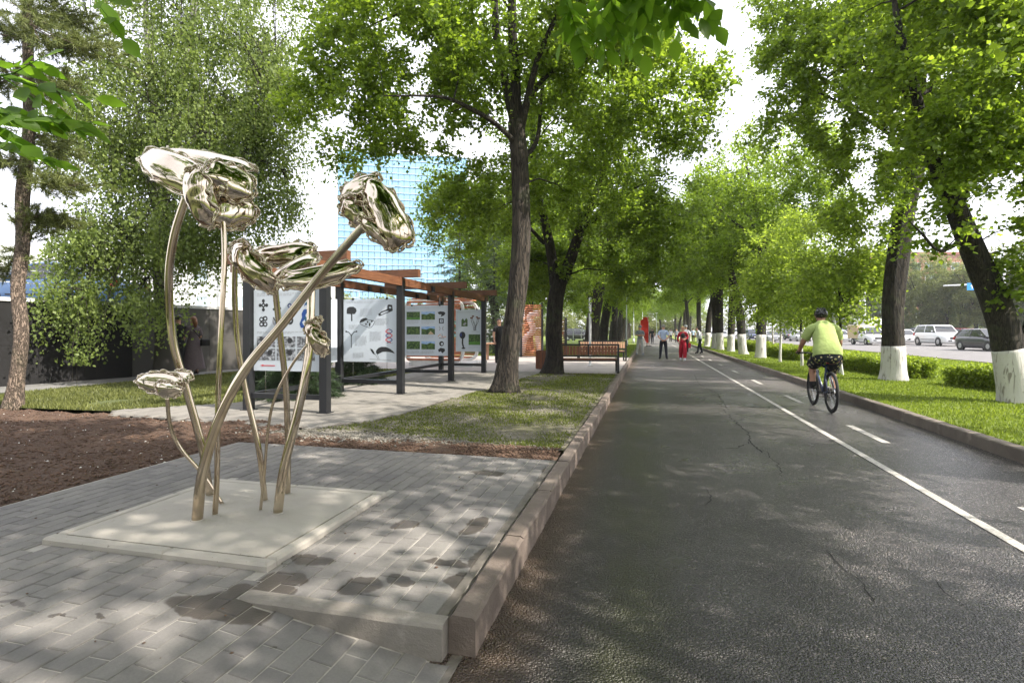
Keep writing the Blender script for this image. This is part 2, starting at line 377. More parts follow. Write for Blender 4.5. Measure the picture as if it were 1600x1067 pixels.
    simple('hair_dark', (.02, .014, .01), .6); simple('hair_red', (.22, .09, .04), .6); simple('hair_blond', (.42, .30, .16), .6); simple('hair_grey', (.25, .24, .22), .6)
    for nm, c in (('cloth_lime', (.35, .44, .15)), ('cloth_lightblue', (.42, .52, .72)), ('cloth_navy', (.012, .014, .025)), ('cloth_red', (.34, .008, .025)), ('cloth_dark', (.02, .02, .022)), ('cloth_grey', (.22, .25, .29)),
                  ('cloth_white', (.66, .68, .74)), ('cloth_palegrey', (.42, .42, .42)), ('cloth_mauve', (.11, .085, .095)), ('cloth_black', (.008, .008, .009))):
        m, t, b = newmat(nm); n = noise(t, pos(t, obj=True), 9, 4)
        t.links.new(ramp(t, n, [(.3, tuple(x * .86 for x in c)), (.7, c)]), b.inputs['Base Color']); b.inputs['Roughness'].default_value = .9
        bump(t, b, noise(t, pos(t, obj=True), 14, 3), .35, .03)
    m, t, b = newmat('cloth_floral'); vv = voro(t, pos(t, obj=True), 17, 'F1'); cc = voro(t, pos(t, obj=True), 17, 'F1', 'Color')
    k = mth(t, 'LESS_THAN', vv, .30)
    fc = ramp(t, cc, [(.3, (.30, .35, .10)), (.6, (.45, .38, .20))])
    t.links.new(mixc(t, k, (.010, .014, .018), fc), b.inputs['Base Color']); b.inputs['Roughness'].default_value = .9
    simple('helmet_black', (.012, .013, .014), .25)
make_materials()

# ------------------------------------------------------------------ mesh and object helpers
ORIG = {}
class MB:
    def __init__(s): s.v = []; s.f = []
    def add(s, vs, fs):
        o = len(s.v); s.v.extend(tuple(x) for x in vs); s.f.extend(tuple(i + o for i in f) for f in fs); return s
    def box(s, x0, y0, z0, x1, y1, z1):
        return s.add([(x0, y0, z0), (x1, y0, z0), (x1, y1, z0), (x0, y1, z0), (x0, y0, z1), (x1, y0, z1), (x1, y1, z1), (x0, y1, z1)],
                     [(0, 3, 2, 1), (4, 5, 6, 7), (0, 1, 5, 4), (1, 2, 6, 5), (2, 3, 7, 6), (3, 0, 4, 7)])
    def cbox(s, x0, y0, z0, x1, y1, z1, c=.004):     # chamfered upper edges
        return s.add([(x0, y0, z0), (x1, y0, z0), (x1, y1, z0), (x0, y1, z0), (x0, y0, z1 - c), (x1, y0, z1 - c), (x1, y1, z1 - c), (x0, y1, z1 - c),
                      (x0 + c, y0 + c, z1), (x1 - c, y0 + c, z1), (x1 - c, y1 - c, z1), (x0 + c, y1 - c, z1)],
                     [(0, 1, 5, 4), (1, 2, 6, 5), (2, 3, 7, 6), (3, 0, 4, 7), (4, 5, 9, 8), (5, 6, 10, 9), (6, 7, 11, 10), (7, 4, 8, 11), (8, 9, 10, 11)])
    def obox(s, c, ax, ay, az):                       # oriented box: centre and three half-axis vectors
        c, ax, ay, az = Vector(c), Vector(ax), Vector(ay), Vector(az)
        vs = [c + ax * i + ay * j + az * k for k in (-1, 1) for (i, j) in ((-1, -1), (1, -1), (1, 1), (-1, 1))]
        return s.add(vs, [(0, 3, 2, 1), (4, 5, 6, 7), (0, 1, 5, 4), (1, 2, 6, 5), (2, 3, 7, 6), (3, 0, 4, 7)])
    def bar(s, a, b, w, h, up=(0, 0, 1)):
        a, b = Vector(a), Vector(b); d = (b - a); up = Vector(up)
        side = d.cross(up).normalized(); u2 = side.cross(d).normalized()
        return s.obox((a + b) / 2, d / 2, side * w / 2, u2 * h / 2)
    def tube(s, pts, rad, n=8, cap=True, rough=0.0, seed=0, close=False, flare=None):
        pts = [Vector(p) for p in pts]; m = len(pts)
        if not hasattr(rad, '__len__'): rad = [rad] * m
        t0 = (pts[1] - pts[0]).normalized()
        ref = Vector((1, 0, 0)) if abs(t0.x) < .8 else Vector((0, 1, 0))
        nn = (ref - t0 * ref.dot(t0)).normalized(); vs = []
        for i in range(m):
            if close: t = (pts[(i + 1) % m] - pts[i - 1]).normalized()
            else: t = (pts[min(i + 1, m - 1)] - pts[max(i - 1, 0)]).normalized()
            nn = (nn - t * nn.dot(t)).normalized(); bb = t.cross(nn)
            for k in range(n):
                a = 2 * math.pi * k / n
                r = rad[i]
                if rough:
                    q = Vector((math.cos(a) * 1.6, math.sin(a) * 1.6, pts[i].z * .55 + seed * 7.3))
                    r *= 1 + rough * mnoise.noise(q) + rough * .5 * mnoise.noise(q * 2.7)
                if flare: r *= 1 + flare * math.exp(-(pts[i].z - pts[0].z) * 4.5) * (.6 + .9 * max(0, math.sin(a * 2.5 + seed)) )
                vs.append(pts[i] + (nn * math.cos(a) + bb * math.sin(a)) * r)
        fs = []
        for i in range(m if close else m - 1):
            j = (i + 1) % m
            for k in range(n):
                k2 = (k + 1) % n
                fs.append((i * n + k, i * n + k2, j * n + k2, j * n + k))
        if cap and not close:
            fs.append(tuple(range(n))[::-1]); fs.append(tuple((m - 1) * n + k for k in range(n)))
        return s.add(vs, fs)
    def cyl(s, c, r, h, n=16, r2=None):
        c = Vector(c); return s.tube([c, c + Vector((0, 0, h))], [r, r if r2 is None else r2], n)
    def sphere(s, c, r, n=12, m=8, sc=(1, 1, 1)):
        c = Vector(c); vs = []; fs = []
        for i in range(m + 1):
            ph = math.pi * i / m
            for k in range(n):
                a = 2 * math.pi * k / n
                vs.append(c + Vector((math.sin(ph) * math.cos(a) * r * sc[0], math.sin(ph) * math.sin(a) * r * sc[1], math.cos(ph) * r * sc[2])))
        for i in range(m):
            for k in range(n):
                k2 = (k + 1) % n; fs.append((i * n + k, (i + 1) * n + k, (i + 1) * n + k2, i * n + k2))
        return s.add(vs, fs)
    def sheet(s, poly, z):
        return s.add([(x, y, z) for x, y in poly], [tuple(range(len(poly)))])
    def prism(s, poly, z0, z1):
        n = len(poly)
        return s.add([(x, y, z0) for x, y in poly] + [(x, y, z1) for x, y in poly], [tuple(range(n))[::-1], tuple(range(n, 2 * n))] + [(k, (k + 1) % n, n + (k + 1) % n, n + k) for k in range(n)])
def mesh_np(name, verts, faces, k, attr=None):
    me = bpy.data.meshes.new(name); n = len(faces)
    me.vertices.add(len(verts)); me.vertices.foreach_set('co', np.asarray(verts, np.float32).ravel())
    me.loops.add(n * k); me.loops.foreach_set('vertex_index', np.asarray(faces, np.int32).ravel())
    me.polygons.add(n); me.polygons.foreach_set('loop_start', np.arange(n, dtype=np.int32) * k)
    if attr is not None:
        a = me.attributes.new('tone', 'FLOAT', 'POINT'); a.data.foreach_set('value', np.asarray(attr, np.float32))
    me.update(calc_edges=True); return me
def origin(o):
    return ORIG.get(o.name, Vector((0, 0, 0))) if o else Vector((0, 0, 0))
def mesh_obj(name, me, mat=None, parent=None, smooth=False):
    if mat and len(me.materials) == 0:
        me.materials.append(MATS[mat])
    if smooth: me.polygons.foreach_set('use_smooth', [True] * len(me.polygons))
    o = bpy.data.objects.new(name, me); COL.objects.link(o)
    if parent: o.parent = parent
    return o
def part(name, mb, mat, parent=None, smooth=False, local=False, label=None, kind=None):
    """mesh of world coordinates (or the thing's own when local) under a thing"""
    og = Vector((0, 0, 0)) if local else origin(parent)
    me = bpy.data.meshes.new(name); me.from_pydata([(x - og.x, y - og.y, z - og.z) for x, y, z in mb.v], [], mb.f)
    me.update(); o = mesh_obj(name, me, mat, parent, smooth)
    ORIG[o.name] = og if parent else Vector((0, 0, 0))
    if label: o['label'] = label
    if kind: o['kind'] = kind
    return o
def tag(o, label, cat, group=None, kind=None):
    if label: o['label'] = label
    if cat: o['category'] = cat
    if group: o['group'] = group
    if kind: o['kind'] = kind
    return o
def thing(name, loc, label, cat, group=None, rz=0):
    o = bpy.data.objects.new(name, None); COL.objects.link(o); o.location = loc; o.rotation_euler = (0, 0, rz)
    o.empty_display_size = .2
    ORIG[o.name] = Vector(loc); return tag(o, label, cat, group)
def struct(name, mb, mat, smooth=False):
    o = part(name, mb, mat, None, smooth); o['kind'] = 'structure'; return o
def kids(o): return [c for c in o.children]
def dup(root, loc, rz=0, label=None, scale=1):
    r = root.copy(); COL.objects.link(r); r.location = loc; r.rotation_euler = (0, 0, rz); r.scale = (scale,) * 3 if not hasattr(scale, '__len__') else scale
    if label: r['label'] = label
    for c in kids(root):
        d = c.copy(); COL.objects.link(d); d.parent = r
        for g in kids(c):
            e = g.copy(); COL.objects.link(e); e.parent = d
    return r
# ------------------------------------------------------------------ ground, paths, kerbs
def quad(x0, y0, x1, y1): return [(x0, y0), (x1, y0), (x1, y1), (x0, y1)]
struct('ground', MB().sheet(quad(-600, -200, 600, 1200), -.03), 'far_ground')
KL, KR = -.749, 3.973                       # path edges
struct('path', MB().sheet(quad(-.93, -6, KR + .05, 260), 0), 'wet_asphalt')
PZ = .15                                     # level of the plaza
# painted lines
ln = MB()
def strip(mb, x0, x1, y0, y1, z=.004, n=1):
    for k in range(n):
        a, b = y0 + (y1 - y0) * k / n, y0 + (y1 - y0) * (k + 1) / n
        mb.sheet([(x0, a), (x1, a), (x1, b), (x0, b)], z)
strip(ln, 2.385, 2.465, -5, 200)
tag(part('edge_line', ln, 'road_paint'), None, None, None, 'structure')
dash0 = MB().sheet(quad(-.05, 0, .05, 1.35), .004)
dd = None
for k in range(26):
    y = 8.25 - 2.6 + k * 2.6 if k else 5.5
    if k == 0: y = 5.6
    if dd is None:
        dd = part('lane_dash', dash0, 'road_paint'); dd['kind'] = 'structure'; o = dd
    else: o = dd.copy(); COL.objects.link(o)
    o.location = (2.99, 4.0 + 4.0 * k, 0)
# cracks in the asphalt: narrow dark seams
ck = MB(); rng = random.Random(5)
def crack(pts, wd):
    P = [G(u, v) for u, v in pts]; out = []
    for a, b in zip(P[:-1], P[1:]):
        n = max(2, int((b - a).length / .06))
        for i in range(n): out.append(a.lerp(b, i / n))
    out.append(P[-1]); L_ = []; R_ = []
    for i, p in enumerate(out):
        j = Vector((rng.uniform(-.022, .022), rng.uniform(-.022, .022), 0)); q = p + j
        d = (out[min(i + 1, len(out) - 1)] - out[max(i - 1, 0)]).normalized(); s = Vector((-d.y, d.x, 0))
        w_ = wd * rng.uniform(.25, 1.2) * (1 if 0 < i < len(out) - 1 else .1)
        L_.append((*(q + s * w_)[:2], .003)); R_.append((*(q - s * w_)[:2], .003))
    n = len(out); ck.add(L_ + R_, [(i, i + 1, n + i + 1, n + i) for i in range(n - 1)])
crack([(1130, 640), (1150, 660), (1168, 675), (1172, 690), (1190, 708)], .009)
crack([(1290, 860), (1312, 885), (1350, 912), (1372, 945)], .006)
crack([(958, 633), (1100, 634), (1165, 636), (1262, 634)], .02)
crack([(1085, 585), (1092, 600), (1120, 615), (1138, 640)], .007)
crack([(1190, 700), (1215, 725), (1220, 745)], .004)
crack([(1175, 690), (1150, 700), (1120, 702)], .008)
crack([(1100, 760), (1112, 775), (1104, 790)], .003)
crack([(1460, 905), (1490, 935), (1540, 958)], .003)
tag(part('asphalt_cracks', ck, 'crack_dark'), None, None, None, 'structure')
# kerbs of single stones
def kerb_row(name, x0, x1, y0, y1, ztop, mat, ln=1.0, jag=.006, seed=0, zb=-.05):
    root = thing(name, (x0, y0, 0), None, None); root['kind'] = 'structure'
    rg = random.Random(seed); y = y0
    wv = x1 - x0
    protos = []
    for k in range(3):
        m = MB(); n = 12; c = .014
        for i in range(n + 1):
            yy = .006 + (ln - .012) * i / n; e = lambda: rg.uniform(-jag, jag)
            m.v += [(e() * .5, yy, zb), (wv + e() * .5, yy, zb), (wv + e() * .5, yy, ztop - c + e() * .4), (wv - c + e(), yy, ztop + e() * .4), (c + e(), yy, ztop + e() * .4), (e() * .5, yy, ztop - c + e() * .4)]
        for i in range(n):
            for q in range(6): m.f.append((i * 6 + q, i * 6 + (q + 1) % 6, (i + 1) * 6 + (q + 1) % 6, (i + 1) * 6 + q))
        m.f.append((5, 4, 3, 2, 1, 0)); m.f.append(tuple(n * 6 + q for q in range(6)))
        me = bpy.data.meshes.new('kerb_stone'); me.from_pydata(m.v, [], m.f); me.update(); me.materials.append(MATS[mat]); protos.append(me)
    k = 0
    while y < y1 - .05:
        o = bpy.data.objects.new('kerb_stone', protos[k % 3]); COL.objects.link(o); o.parent = root
        o.location = (rg.uniform(-.004, .004), y - y0, rg.uniform(-.006, .003)); o.rotation_euler = (0, rg.uniform(-.012, .012), rg.uniform(-.004, .004))
        y += ln; k += 1
    return root
kerb_row('left_kerb', -.872, KL, 2.30, 110, .175, 'kerb_brown', seed=1, jag=.007)
kerb_row('right_kerb', KR, KR + .15, -3, 150, .15, 'kerb_dark', seed=2)
# sheets of the setting, left side
LB = -3.70
struct('lawn_patch', MB().sheet([(-.9, 5.95), (-.9, 16.75), (-3.3, 16.75), (-3.45, 13), (LB, 10), (LB - .03, 8.2), (-3.9, 7.3), (-4.35, 6.45), (-5, 6.1), (-5, 5.95)], .132), 'gravelly_ground')
struct('paved_walk', MB().sheet([(-.9, 2.3), (-.9, 5.42), (-4.66, 5.42), (-4.66, 2.3)], .118), 'joint_sand')
struct('gallery_walk', MB().sheet([(-3.25, 17.1), (-7.2, 17.1), (-7.2, 12.5), (-7.3, 8.3), (-8.6, 7.1), (-8.0, 6.72), (-4.35, 6.45), (-3.9, 7.3), (LB - .03, 8.2), (LB, 10), (-3.45, 13)], .138), 'joint_dark')
struct('left_lawn', MB().sheet([(-7.2, 17.1), (-7.2, 12.5), (-7.3, 8.3), (-8.6, 7.1), (-13.05, 6.9), (-12.6, 17.1)], .130), 'left_lawn_ground')
struct('side_walk', MB().sheet([(-12.6, 40), (-13.05, 6.9), (-13.6, 2), (-16, 2), (-15.3, 9.4), (-13.9, 18), (-13, 40)], .145), 'walk_asphalt')
struct('bright_plaza', MB().sheet([(-.9, 16.75), (-.9, 27.5), (-12.6, 27.5), (-12.6, 17.1), (-3.25, 17.1), (-3.3, 16.75)], .14), 'pale_paver')
struct('far_left_lawn', MB().sheet(quad(-60, 27.5, -.9, 200), .13), 'lawn_ground')
struct('verge_lawn', MB().sheet(quad(KR + .15, -10, 13.7, 160), .11), 'lawn_ground')
struct('left_filler_ground', MB().sheet([(-60, -30), (-13.0, -30), (-13.6, 6.9), (-16, 40), (-60, 40)], .10), 'left_lawn_ground')
struct('near_ground', MB().sheet([(-13.6, -20), (-4.66, -20), (-.93, -20), (-.93, -2), (-4.66, -2), (-13.6, -2)], .06), 'left_lawn_ground')
# avenue, slightly cambered
rd = MB(); rd.add([(13.85, -60, .0), (52, -60, .42), (52, 600, .42), (13.85, 600, .0)], [(0, 1, 2, 3)])
struct('avenue', rd, 'road_asphalt')
kerb_row('avenue_kerb', 13.7, 13.85, 4, 150, .15, 'kerb_grey', ln=2.0, seed=3)
al = MB()
for X in (21.0, 33.5):
    for k in range(60):
        y0 = 10 + k * 4.0; z = (X - 13.85) * .42 / 38.15 + .004
        al.sheet([(X - .07, y0), (X + .07, y0), (X + .07, y0 + 1.6), (X - .07, y0 + 1.6)], z)
tag(part('avenue_lane_lines', al, 'road_paint'), None, None, None, 'structure')
struct('far_verge', MB().prism(quad(52, -60, 120, 600), .2, .52), 'lawn_ground')

# ---- pavers of the plaza
PX, PY = .112, .208
SLAB = (-3.60, 2.53, -2.0, 3.92)            # x0, y0, x1, y1 of the raised slab
def build_pavers():
    root = thing('plaza_paving', (-2.8, 2, 0), None, None); root['kind'] = 'structure'
    rg = random.Random(3); cells = []
    ncol = int((4.66 - .93) / PX)
    def zat(x, y):
        if y < 2.30 and x > -1.92: return PZ - .148 * min(1, (x + 1.92) / .98)
        return PZ
    xs = [-.945 - PX * (k + 1) for k in range(ncol)]
    for k in range(-1, 60):
        x = -.945 - PX * (k + 1)
        if x < -5.6: break
        off = PY / 2 if k % 2 else 0
        j = -2
        y = -1.0 + off
        while y < 5.41:
            y0, y1 = y + .002, y + PY - .003; x0, x1 = x + .002, x + PX - .0025
            y += PY
            cxm, cym = (x0 + x1) / 2, (y0 + y1) / 2
            if y1 > 5.41: y1 = 5.41
            if y1 - y0 < .05: continue
            if cxm < -4.66 and cym > 2.95: continue
            if k == -1 and cym > 2.25: continue
            if x0 < SLAB[2] and x1 > SLAB[0] and y0 < SLAB[3] and y1 > SLAB[1]:
                if x1 > SLAB[2] + .015: x0 = SLAB[2] + .003
                elif x0 < SLAB[0] - .015: x1 = SLAB[0] - .003
                elif y0 < SLAB[1] - .012: y1 = SLAB[1] - .003
                elif y1 > SLAB[3] + .012: y0 = SLAB[3] + .003
                else: continue
            if y0 < 2.31 < y1 and cxm > -1.92:
                if cym > 2.31: y0 = 2.33
                else: y1 = 2.24
            elif 2.235 < cym < 2.33 and cxm > -1.92: continue
            cells.append((x0, y0, x1, y1, zat(cxm, cym) + rg.uniform(-.0022, .0022), cxm, cym))
    proto = bpy.data.meshes.new('paver')
    m = MB().cbox(-(PX - .0045) / 2, -(PY - .005) / 2, -.06, (PX - .0045) / 2, (PY - .005) / 2, 0, .005)
    proto.from_pydata(m.v, [], m.f); proto.update(); proto.materials.append(MATS['concrete_paver'])
    def vis(c):
        d = -ST * c[5] + CT * c[6]
        if d < .5: return 0
        u = 800 + F * (CT * c[5] + ST * c[6]) / d; v = 517 + F * (H - c[4]) / d
        return (1 / d ** 2) if -30 < u < 1600 and v < 1100 else 0
    full = [c for c in cells if abs((c[2] - c[0]) - (PX - .0045)) < 1e-6 and abs((c[3] - c[1]) - (PY - .005)) < 1e-6]
    full.sort(key=vis, reverse=True); near = full[:296]; nid = set(id(c) for c in near)
    for c in near:
        o = bpy.data.objects.new('paver', proto); COL.objects.link(o); o.parent = root
        o.location = (c[5] + 2.8, c[6] - 2, c[4])
        slope = math.atan(.148 / .98) if (c[6] < 2.3 and -1.9 < c[5] < -.95) else 0
        o.rotation_euler = (rg.uniform(-.008, .008), slope + rg.uniform(-.012, .012), rg.uniform(-.01, .01))
    V = []; Fc = []; T = []
    for c in cells:
        if id(c) in nid: continue
        m = MB().cbox(c[0], c[1], c[4] - .06, c[2], c[3], c[4], .005)
        if c[6] < 2.3 and c[5] > -1.92:
            m.v = [(x, y, z + (-.148 * (x - c[5]) / .98)) for x, y, z in m.v]
        o_ = len(V); V += [(x + 2.8, y - 2, z) for x, y, z in m.v]; Fc += [tuple(i + o_ for i in f) for f in m.f]; T += [rg.random()] * len(m.v)
    me = bpy.data.meshes.new('outer_pavers'); me.from_pydata(V, [], Fc); me.update()
    a = me.attributes.new('tone', 'FLOAT', 'POINT'); a.data.foreach_set('value', T)
    mesh_obj('outer_pavers', me, 'concrete_paver', root)['kind'] = 'stuff'
    bed = MB().sheet([(-5.7, -1), (-1.93, -1), (-1.93, 2.3), (-.92, 2.3), (-.92, 5.42), (-4.67, 5.42), (-4.67, 2.95), (-5.7, 2.95)], PZ - .006)
    bed.add([(-1.93, -1, PZ - .006), (-.93, -1, -.004), (-.93, 2.3, -.004), (-1.93, 2.3, PZ - .006)], [(0, 1, 2, 3)])
    part('edge_joint', MB().add([(-.931, -1, -.0035), (-.80, -1, .0025), (-.80, 2.3, .0025), (-.931, 2.3, -.0035)], [(0, 1, 2, 3)]), 'joint_dark', root)
    part('sand_bed', bed, 'joint_sand', root)
    part('kerb_joint', MB().sheet([(-.944, 2.33), (-.895, 2.33), (-.895, 5.42), (-.944, 5.42)], PZ - .002), 'joint_dark', root)
build_pavers()
# wedge-shaped kerb at the foot of the raised paving
wk = thing('wedge_kerb', (-1.4, 2.3, 0), None, None); wk['kind'] = 'structure'
m = MB(); N = 10
for i in range(N + 1):
    x = -1.93 + (1.93 - .877) * i / N; zb = PZ - .148 * min(1, (x + 1.92) / .98) - .05
    e = random.Random(i).uniform(-.003, .003)
    m.v += [(x, 2.235 + e, zb), (x, 2.235 + e, .155 - .012), (x, 2.247 + e, .157), (x, 2.325, .158), (x, 2.325, zb)]
for i in range(N):
    for q in range(4): m.f.append((i * 5 + q, i * 5 + q + 1, (i + 1) * 5 + q + 1, (i + 1) * 5 + q))
m.f.append((N * 5, N * 5 + 1, N * 5 + 2, N * 5 + 3, N * 5 + 4)); m.f.append((4, 3, 2, 1, 0))
part('kerb_stone', m, 'kerb_grey', wk)
# gallery walk: real but tiny pavers, joined
def paver_stuff(name, inside, x0, x1, y0, y1, z, mat, sx=.121, sy=.242):
    rg = random.Random(8); V = []; Fc = []; T = []; k = 0; x = x0
    while x < x1:
        y = y0 + (sy / 2 if k % 2 else 0)
        while y < y1:
            if inside(x + sx / 2, y + sy / 2):
                m = MB().cbox(x + .003, y + .003, z - .03, x + sx - .003, y + sy - .003, z + rg.uniform(-.002, .002), .004)
                o_ = len(V); V += m.v; Fc += [tuple(i + o_ for i in f) for f in m.f]; T += [rg.random()] * 12
            y += sy
        x += sx; k += 1
    me = bpy.data.meshes.new(name); me.from_pydata(V, [], Fc); me.update()
    a = me.attributes.new('tone', 'FLOAT', 'POINT'); a.data.foreach_set('value', T)
    o = mesh_obj(name, me, mat); o['kind'] = 'stuff'; o['label'] = 'small grey pavers laid in running bond under the poster gallery'; return o
GW = [(-3.25, 17.1), (-7.2, 17.1), (-7.2, 12.5), (-7.3, 8.3), (-8.6, 7.1), (-8.0, 6.72), (-4.35, 6.45), (-3.9, 7.3), (LB - .03, 8.2), (LB, 10), (-3.45, 13)]
def pip(poly, x, y):
    c = False; j = len(poly) - 1
    for i in range(len(poly)):
        xi, yi = poly[i]; xj, yj = poly[j]
        if (yi > y) != (yj > y) and x < (xj - xi) * (y - yi) / (yj - yi) + xi: c = not c
        j = i
    return c
paver_stuff('walk_pavers', lambda x, y: pip(GW, x, y), -8.6, -3.2, 6.4, 17.1, .15, 'path_paver')

# soil bed: an uneven sheet, clods and white crumbs on it
def heightsheet(name, x0, x1, y0, y1, n, m_, z, amp, mat, inside=None):
    V = []; Fc = []
    for i in range(n + 1):
        for j in range(m_ + 1):
            x = x0 + (x1 - x0) * i / n; y = y0 + (y1 - y0) * j / m_
            e = min(1, min(i, n - i, j, m_ - j) / 2.0)
            V.append((x + mnoise.noise(Vector((x * 2, y * 2, 1))) * .05 * (e < 1), y + mnoise.noise(Vector((x * 2, y * 2, 5))) * .05 * (e < 1), z + e * (amp * mnoise.fractal(Vector((x * 2.5, y * 2.5, 3)), 1, 2, 5) + amp * .6)))
    for i in range(n):
        for j in range(m_): Fc.append((i * (m_ + 1) + j, (i + 1) * (m_ + 1) + j, (i + 1) * (m_ + 1) + j + 1, i * (m_ + 1) + j + 1))
    mb = MB(); mb.v = V; mb.f = Fc
    o = struct(name, mb, mat, True); return o
heightsheet('soil_bed', -13.8, -4.70, 2.9, 6.85, 180, 80, .11, .045, 'soil')
heightsheet('soil_strip', -4.75, -.92, 5.44, 6.1, 90, 18, .115, .03, 'soil')
def scatter(name, n, sampler, size, mat, label, seed, flat=.6, z=.14):
    rg = np.random.RandomState(seed); P = []
    while len(P) < n:
        x, y = sampler(rg)
        P.append((x, y))
    P = np.array(P); base = np.array([(1, 0, 0), (-1, 0, 0), (0, 1, 0), (0, -1, 0), (0, 0, 1), (0, 0, -1)], float)
    s = size * (.4 + rg.rand(n, 1, 1) ** 2 * 1.2) * np.ones((1, 1, 3)); s = s * (.6 + .8 * rg.rand(n, 1, 3)); s[:, :, 2] *= flat
    a = rg.rand(n) * 6.28; R = np.zeros((n, 3, 3)); R[:, 0, 0] = np.cos(a); R[:, 0, 1] = -np.sin(a); R[:, 1, 0] = np.sin(a); R[:, 1, 1] = np.cos(a); R[:, 2, 2] = 1
    V = np.einsum('nij,nkj->nki', R, base[None] * s + rg.uniform(-.2, .2, (n, 6, 3)) * s)
    V[:, :, 0] += P[:, None, 0]; V[:, :, 1] += P[:, None, 1]
    if callable(z): zz = np.array([z(x, y) for x, y in P])
    else: zz = np.full(n, z)
    V[:, :, 2] += zz[:, None] + s[:, 0, 2][:, None] * .3
    f = np.array([(0, 2, 4), (2, 1, 4), (1, 3, 4), (3, 0, 4), (2, 0, 5), (1, 2, 5), (3, 1, 5), (0, 3, 5)])
    Fc = (f[None] + (np.arange(n) * 6)[:, None, None]).reshape(-1, 3)
    o = mesh_obj(name, mesh_np(name, V.reshape(-1, 3), Fc, 3), mat); o['kind'] = 'stuff'; o['label'] = label; return o
def soilz(x, y): return .11 + .045 * mnoise.fractal(Vector((x * 2.5, y * 2.5, 3)), 1, 2, 5) + .027
def samp_soil(rg):
    while True:
        y = 3.0 + 3.75 * rg.rand() ; x = -4.75 - 8.5 * rg.rand() ** 1.3
        return x, y
scatter('soil_clods', 16000, samp_soil, .014, 'soil_clod', 'crumbly brown clods of the dug flower bed', 1, z=soilz)
scatter('soil_crumbs', 420, samp_soil, .008, 'white_bit', 'white crumbs of gravel scattered over the brown soil', 2, z=soilz)
scatter('strip_clods', 5500, lambda r: (-4.75 + 3.8 * r.rand(), 5.47 + .6 * r.rand()), .013, 'soil_clod', 'dark clods along the far edge of the plaza', 3, z=.135)
def patch_s(r):
    while True:
        x, y = -4.9 + 4.0 * r.rand(), 5.95 + 10.7 * r.rand() ** 1.6
        if pip([(-.93, 5.95), (-.93, 16.7), (-3.3, 16.7), (-3.5, 13), (LB, 10), (LB, 8.2), (-3.85, 7.3), (-4.3, 6.5), (-4.9, 6.2), (-4.9, 5.95)], x, y) and mnoise.noise(Vector((x * .9, y * .7, 2))) + .35 * mnoise.noise(Vector((x * 3, y * 3, 2))) > .5 - 1.1 * r.rand(): return x, y
scatter('gravel', 11000, patch_s, .011, 'pebble', 'pale gravel and dry litter lying in the thin grass under the lindens', 4, z=.134)
scatter('gravel_heap', 2500, lambda r: (-3.7 + .55 * r.randn(), 6.12 + .16 * r.randn()), .015, 'pebble', 'little spill of white gravel between the soil and the walk', 5, z=.14)
# fallen leaves and litter on plaza
scatter('plaza_litter', 90, lambda r: (-1.0 - 3.5 * r.rand(), 1.6 + 3.8 * r.rand()), .008, 'soil_clod', 'dry leaf bits and crumbs lying on the pavers', 6, flat=.3, z=PZ + .002)
scatter('asphalt_litter', 160, lambda r: (-.5 + 4 * r.rand(), 1.5 + 6 * r.rand()), .0055, 'pebble', 'pale grit lying on the wet asphalt', 7, flat=.4, z=.002)

# ---- grass
def grass(name, n, sampler, h0, wd, mat, label, seed, z, lean=.5):
    rg = np.random.RandomState(seed); P = sampler(rg, n); n = len(P)
    d = np.hypot(P[:, 0], P[:, 1]); hh = h0 * (.5 + rg.rand(n)); ww = np.maximum(wd, .0011 * d) * (.7 + .6 * rg.rand(n))
    a = rg.rand(n) * 6.28; l = rg.rand(n) * lean * hh; b = rg.rand(n) * 6.28
    V = np.zeros((n, 3, 3)); V[:, 0, 0] = P[:, 0] - np.cos(a) * ww; V[:, 0, 1] = P[:, 1] - np.sin(a) * ww
    V[:, 1, 0] = P[:, 0] + np.cos(a) * ww; V[:, 1, 1] = P[:, 1] + np.sin(a) * ww
    V[:, 2, 0] = P[:, 0] + np.cos(b) * l; V[:, 2, 1] = P[:, 1] + np.sin(b) * l
    V[:, :2, 2] = z - .004; V[:, 2, 2] = z + hh
    o = mesh_obj(name, mesh_np(name, V.reshape(-1, 3), np.arange(n * 3).reshape(-1, 3), 3), mat); o['kind'] = 'stuff'; o['label'] = label; return o
def nz(x, y, s, k=0): return np.array([mnoise.noise(Vector((a * s, b * s, k))) for a, b in zip(x, y)])
def s_right(rg, n):
    y = 4.5 * np.exp(rg.rand(n * 2) * math.log(16)); x = KR + .17 + rg.rand(n * 2) * 9.4
    k = rg.rand(n * 2) < np.where(y < 25, 1, .5)
    k &= (x / y < 1.35)
    return np.stack([x[k], y[k]], 1)[:n]
grass('verge_grass', 150000, s_right, .036, .004, 'grass_blade', 'short bright green grass on the verge between the path and the avenue', 1, .11)
def s_patch(rg, n):
    x = -4.9 + 4 * rg.rand(n * 3); y = 5.95 + 10.8 * rg.rand(n * 3) ** 1.4
    v = nz(x, y, .9, 2) + .35 * nz(x, y, 3, 2)
    k = (v < .45 - 1.0 * rg.rand(n * 3)) & np.array([pip([(-.95, 6.0), (-.95, 16.7), (-3.3, 16.7), (-3.5, 13), (LB, 10), (LB, 8.2), (-3.85, 7.3), (-4.3, 6.5)], a, b) for a, b in zip(x, y)])
    return np.stack([x[k], y[k]], 1)[:n]
grass('patch_grass', 30000, s_patch, .026, .004, 'thin_grass_blade', 'thin patchy grass under the lindens beside the path', 2, .132, .8)
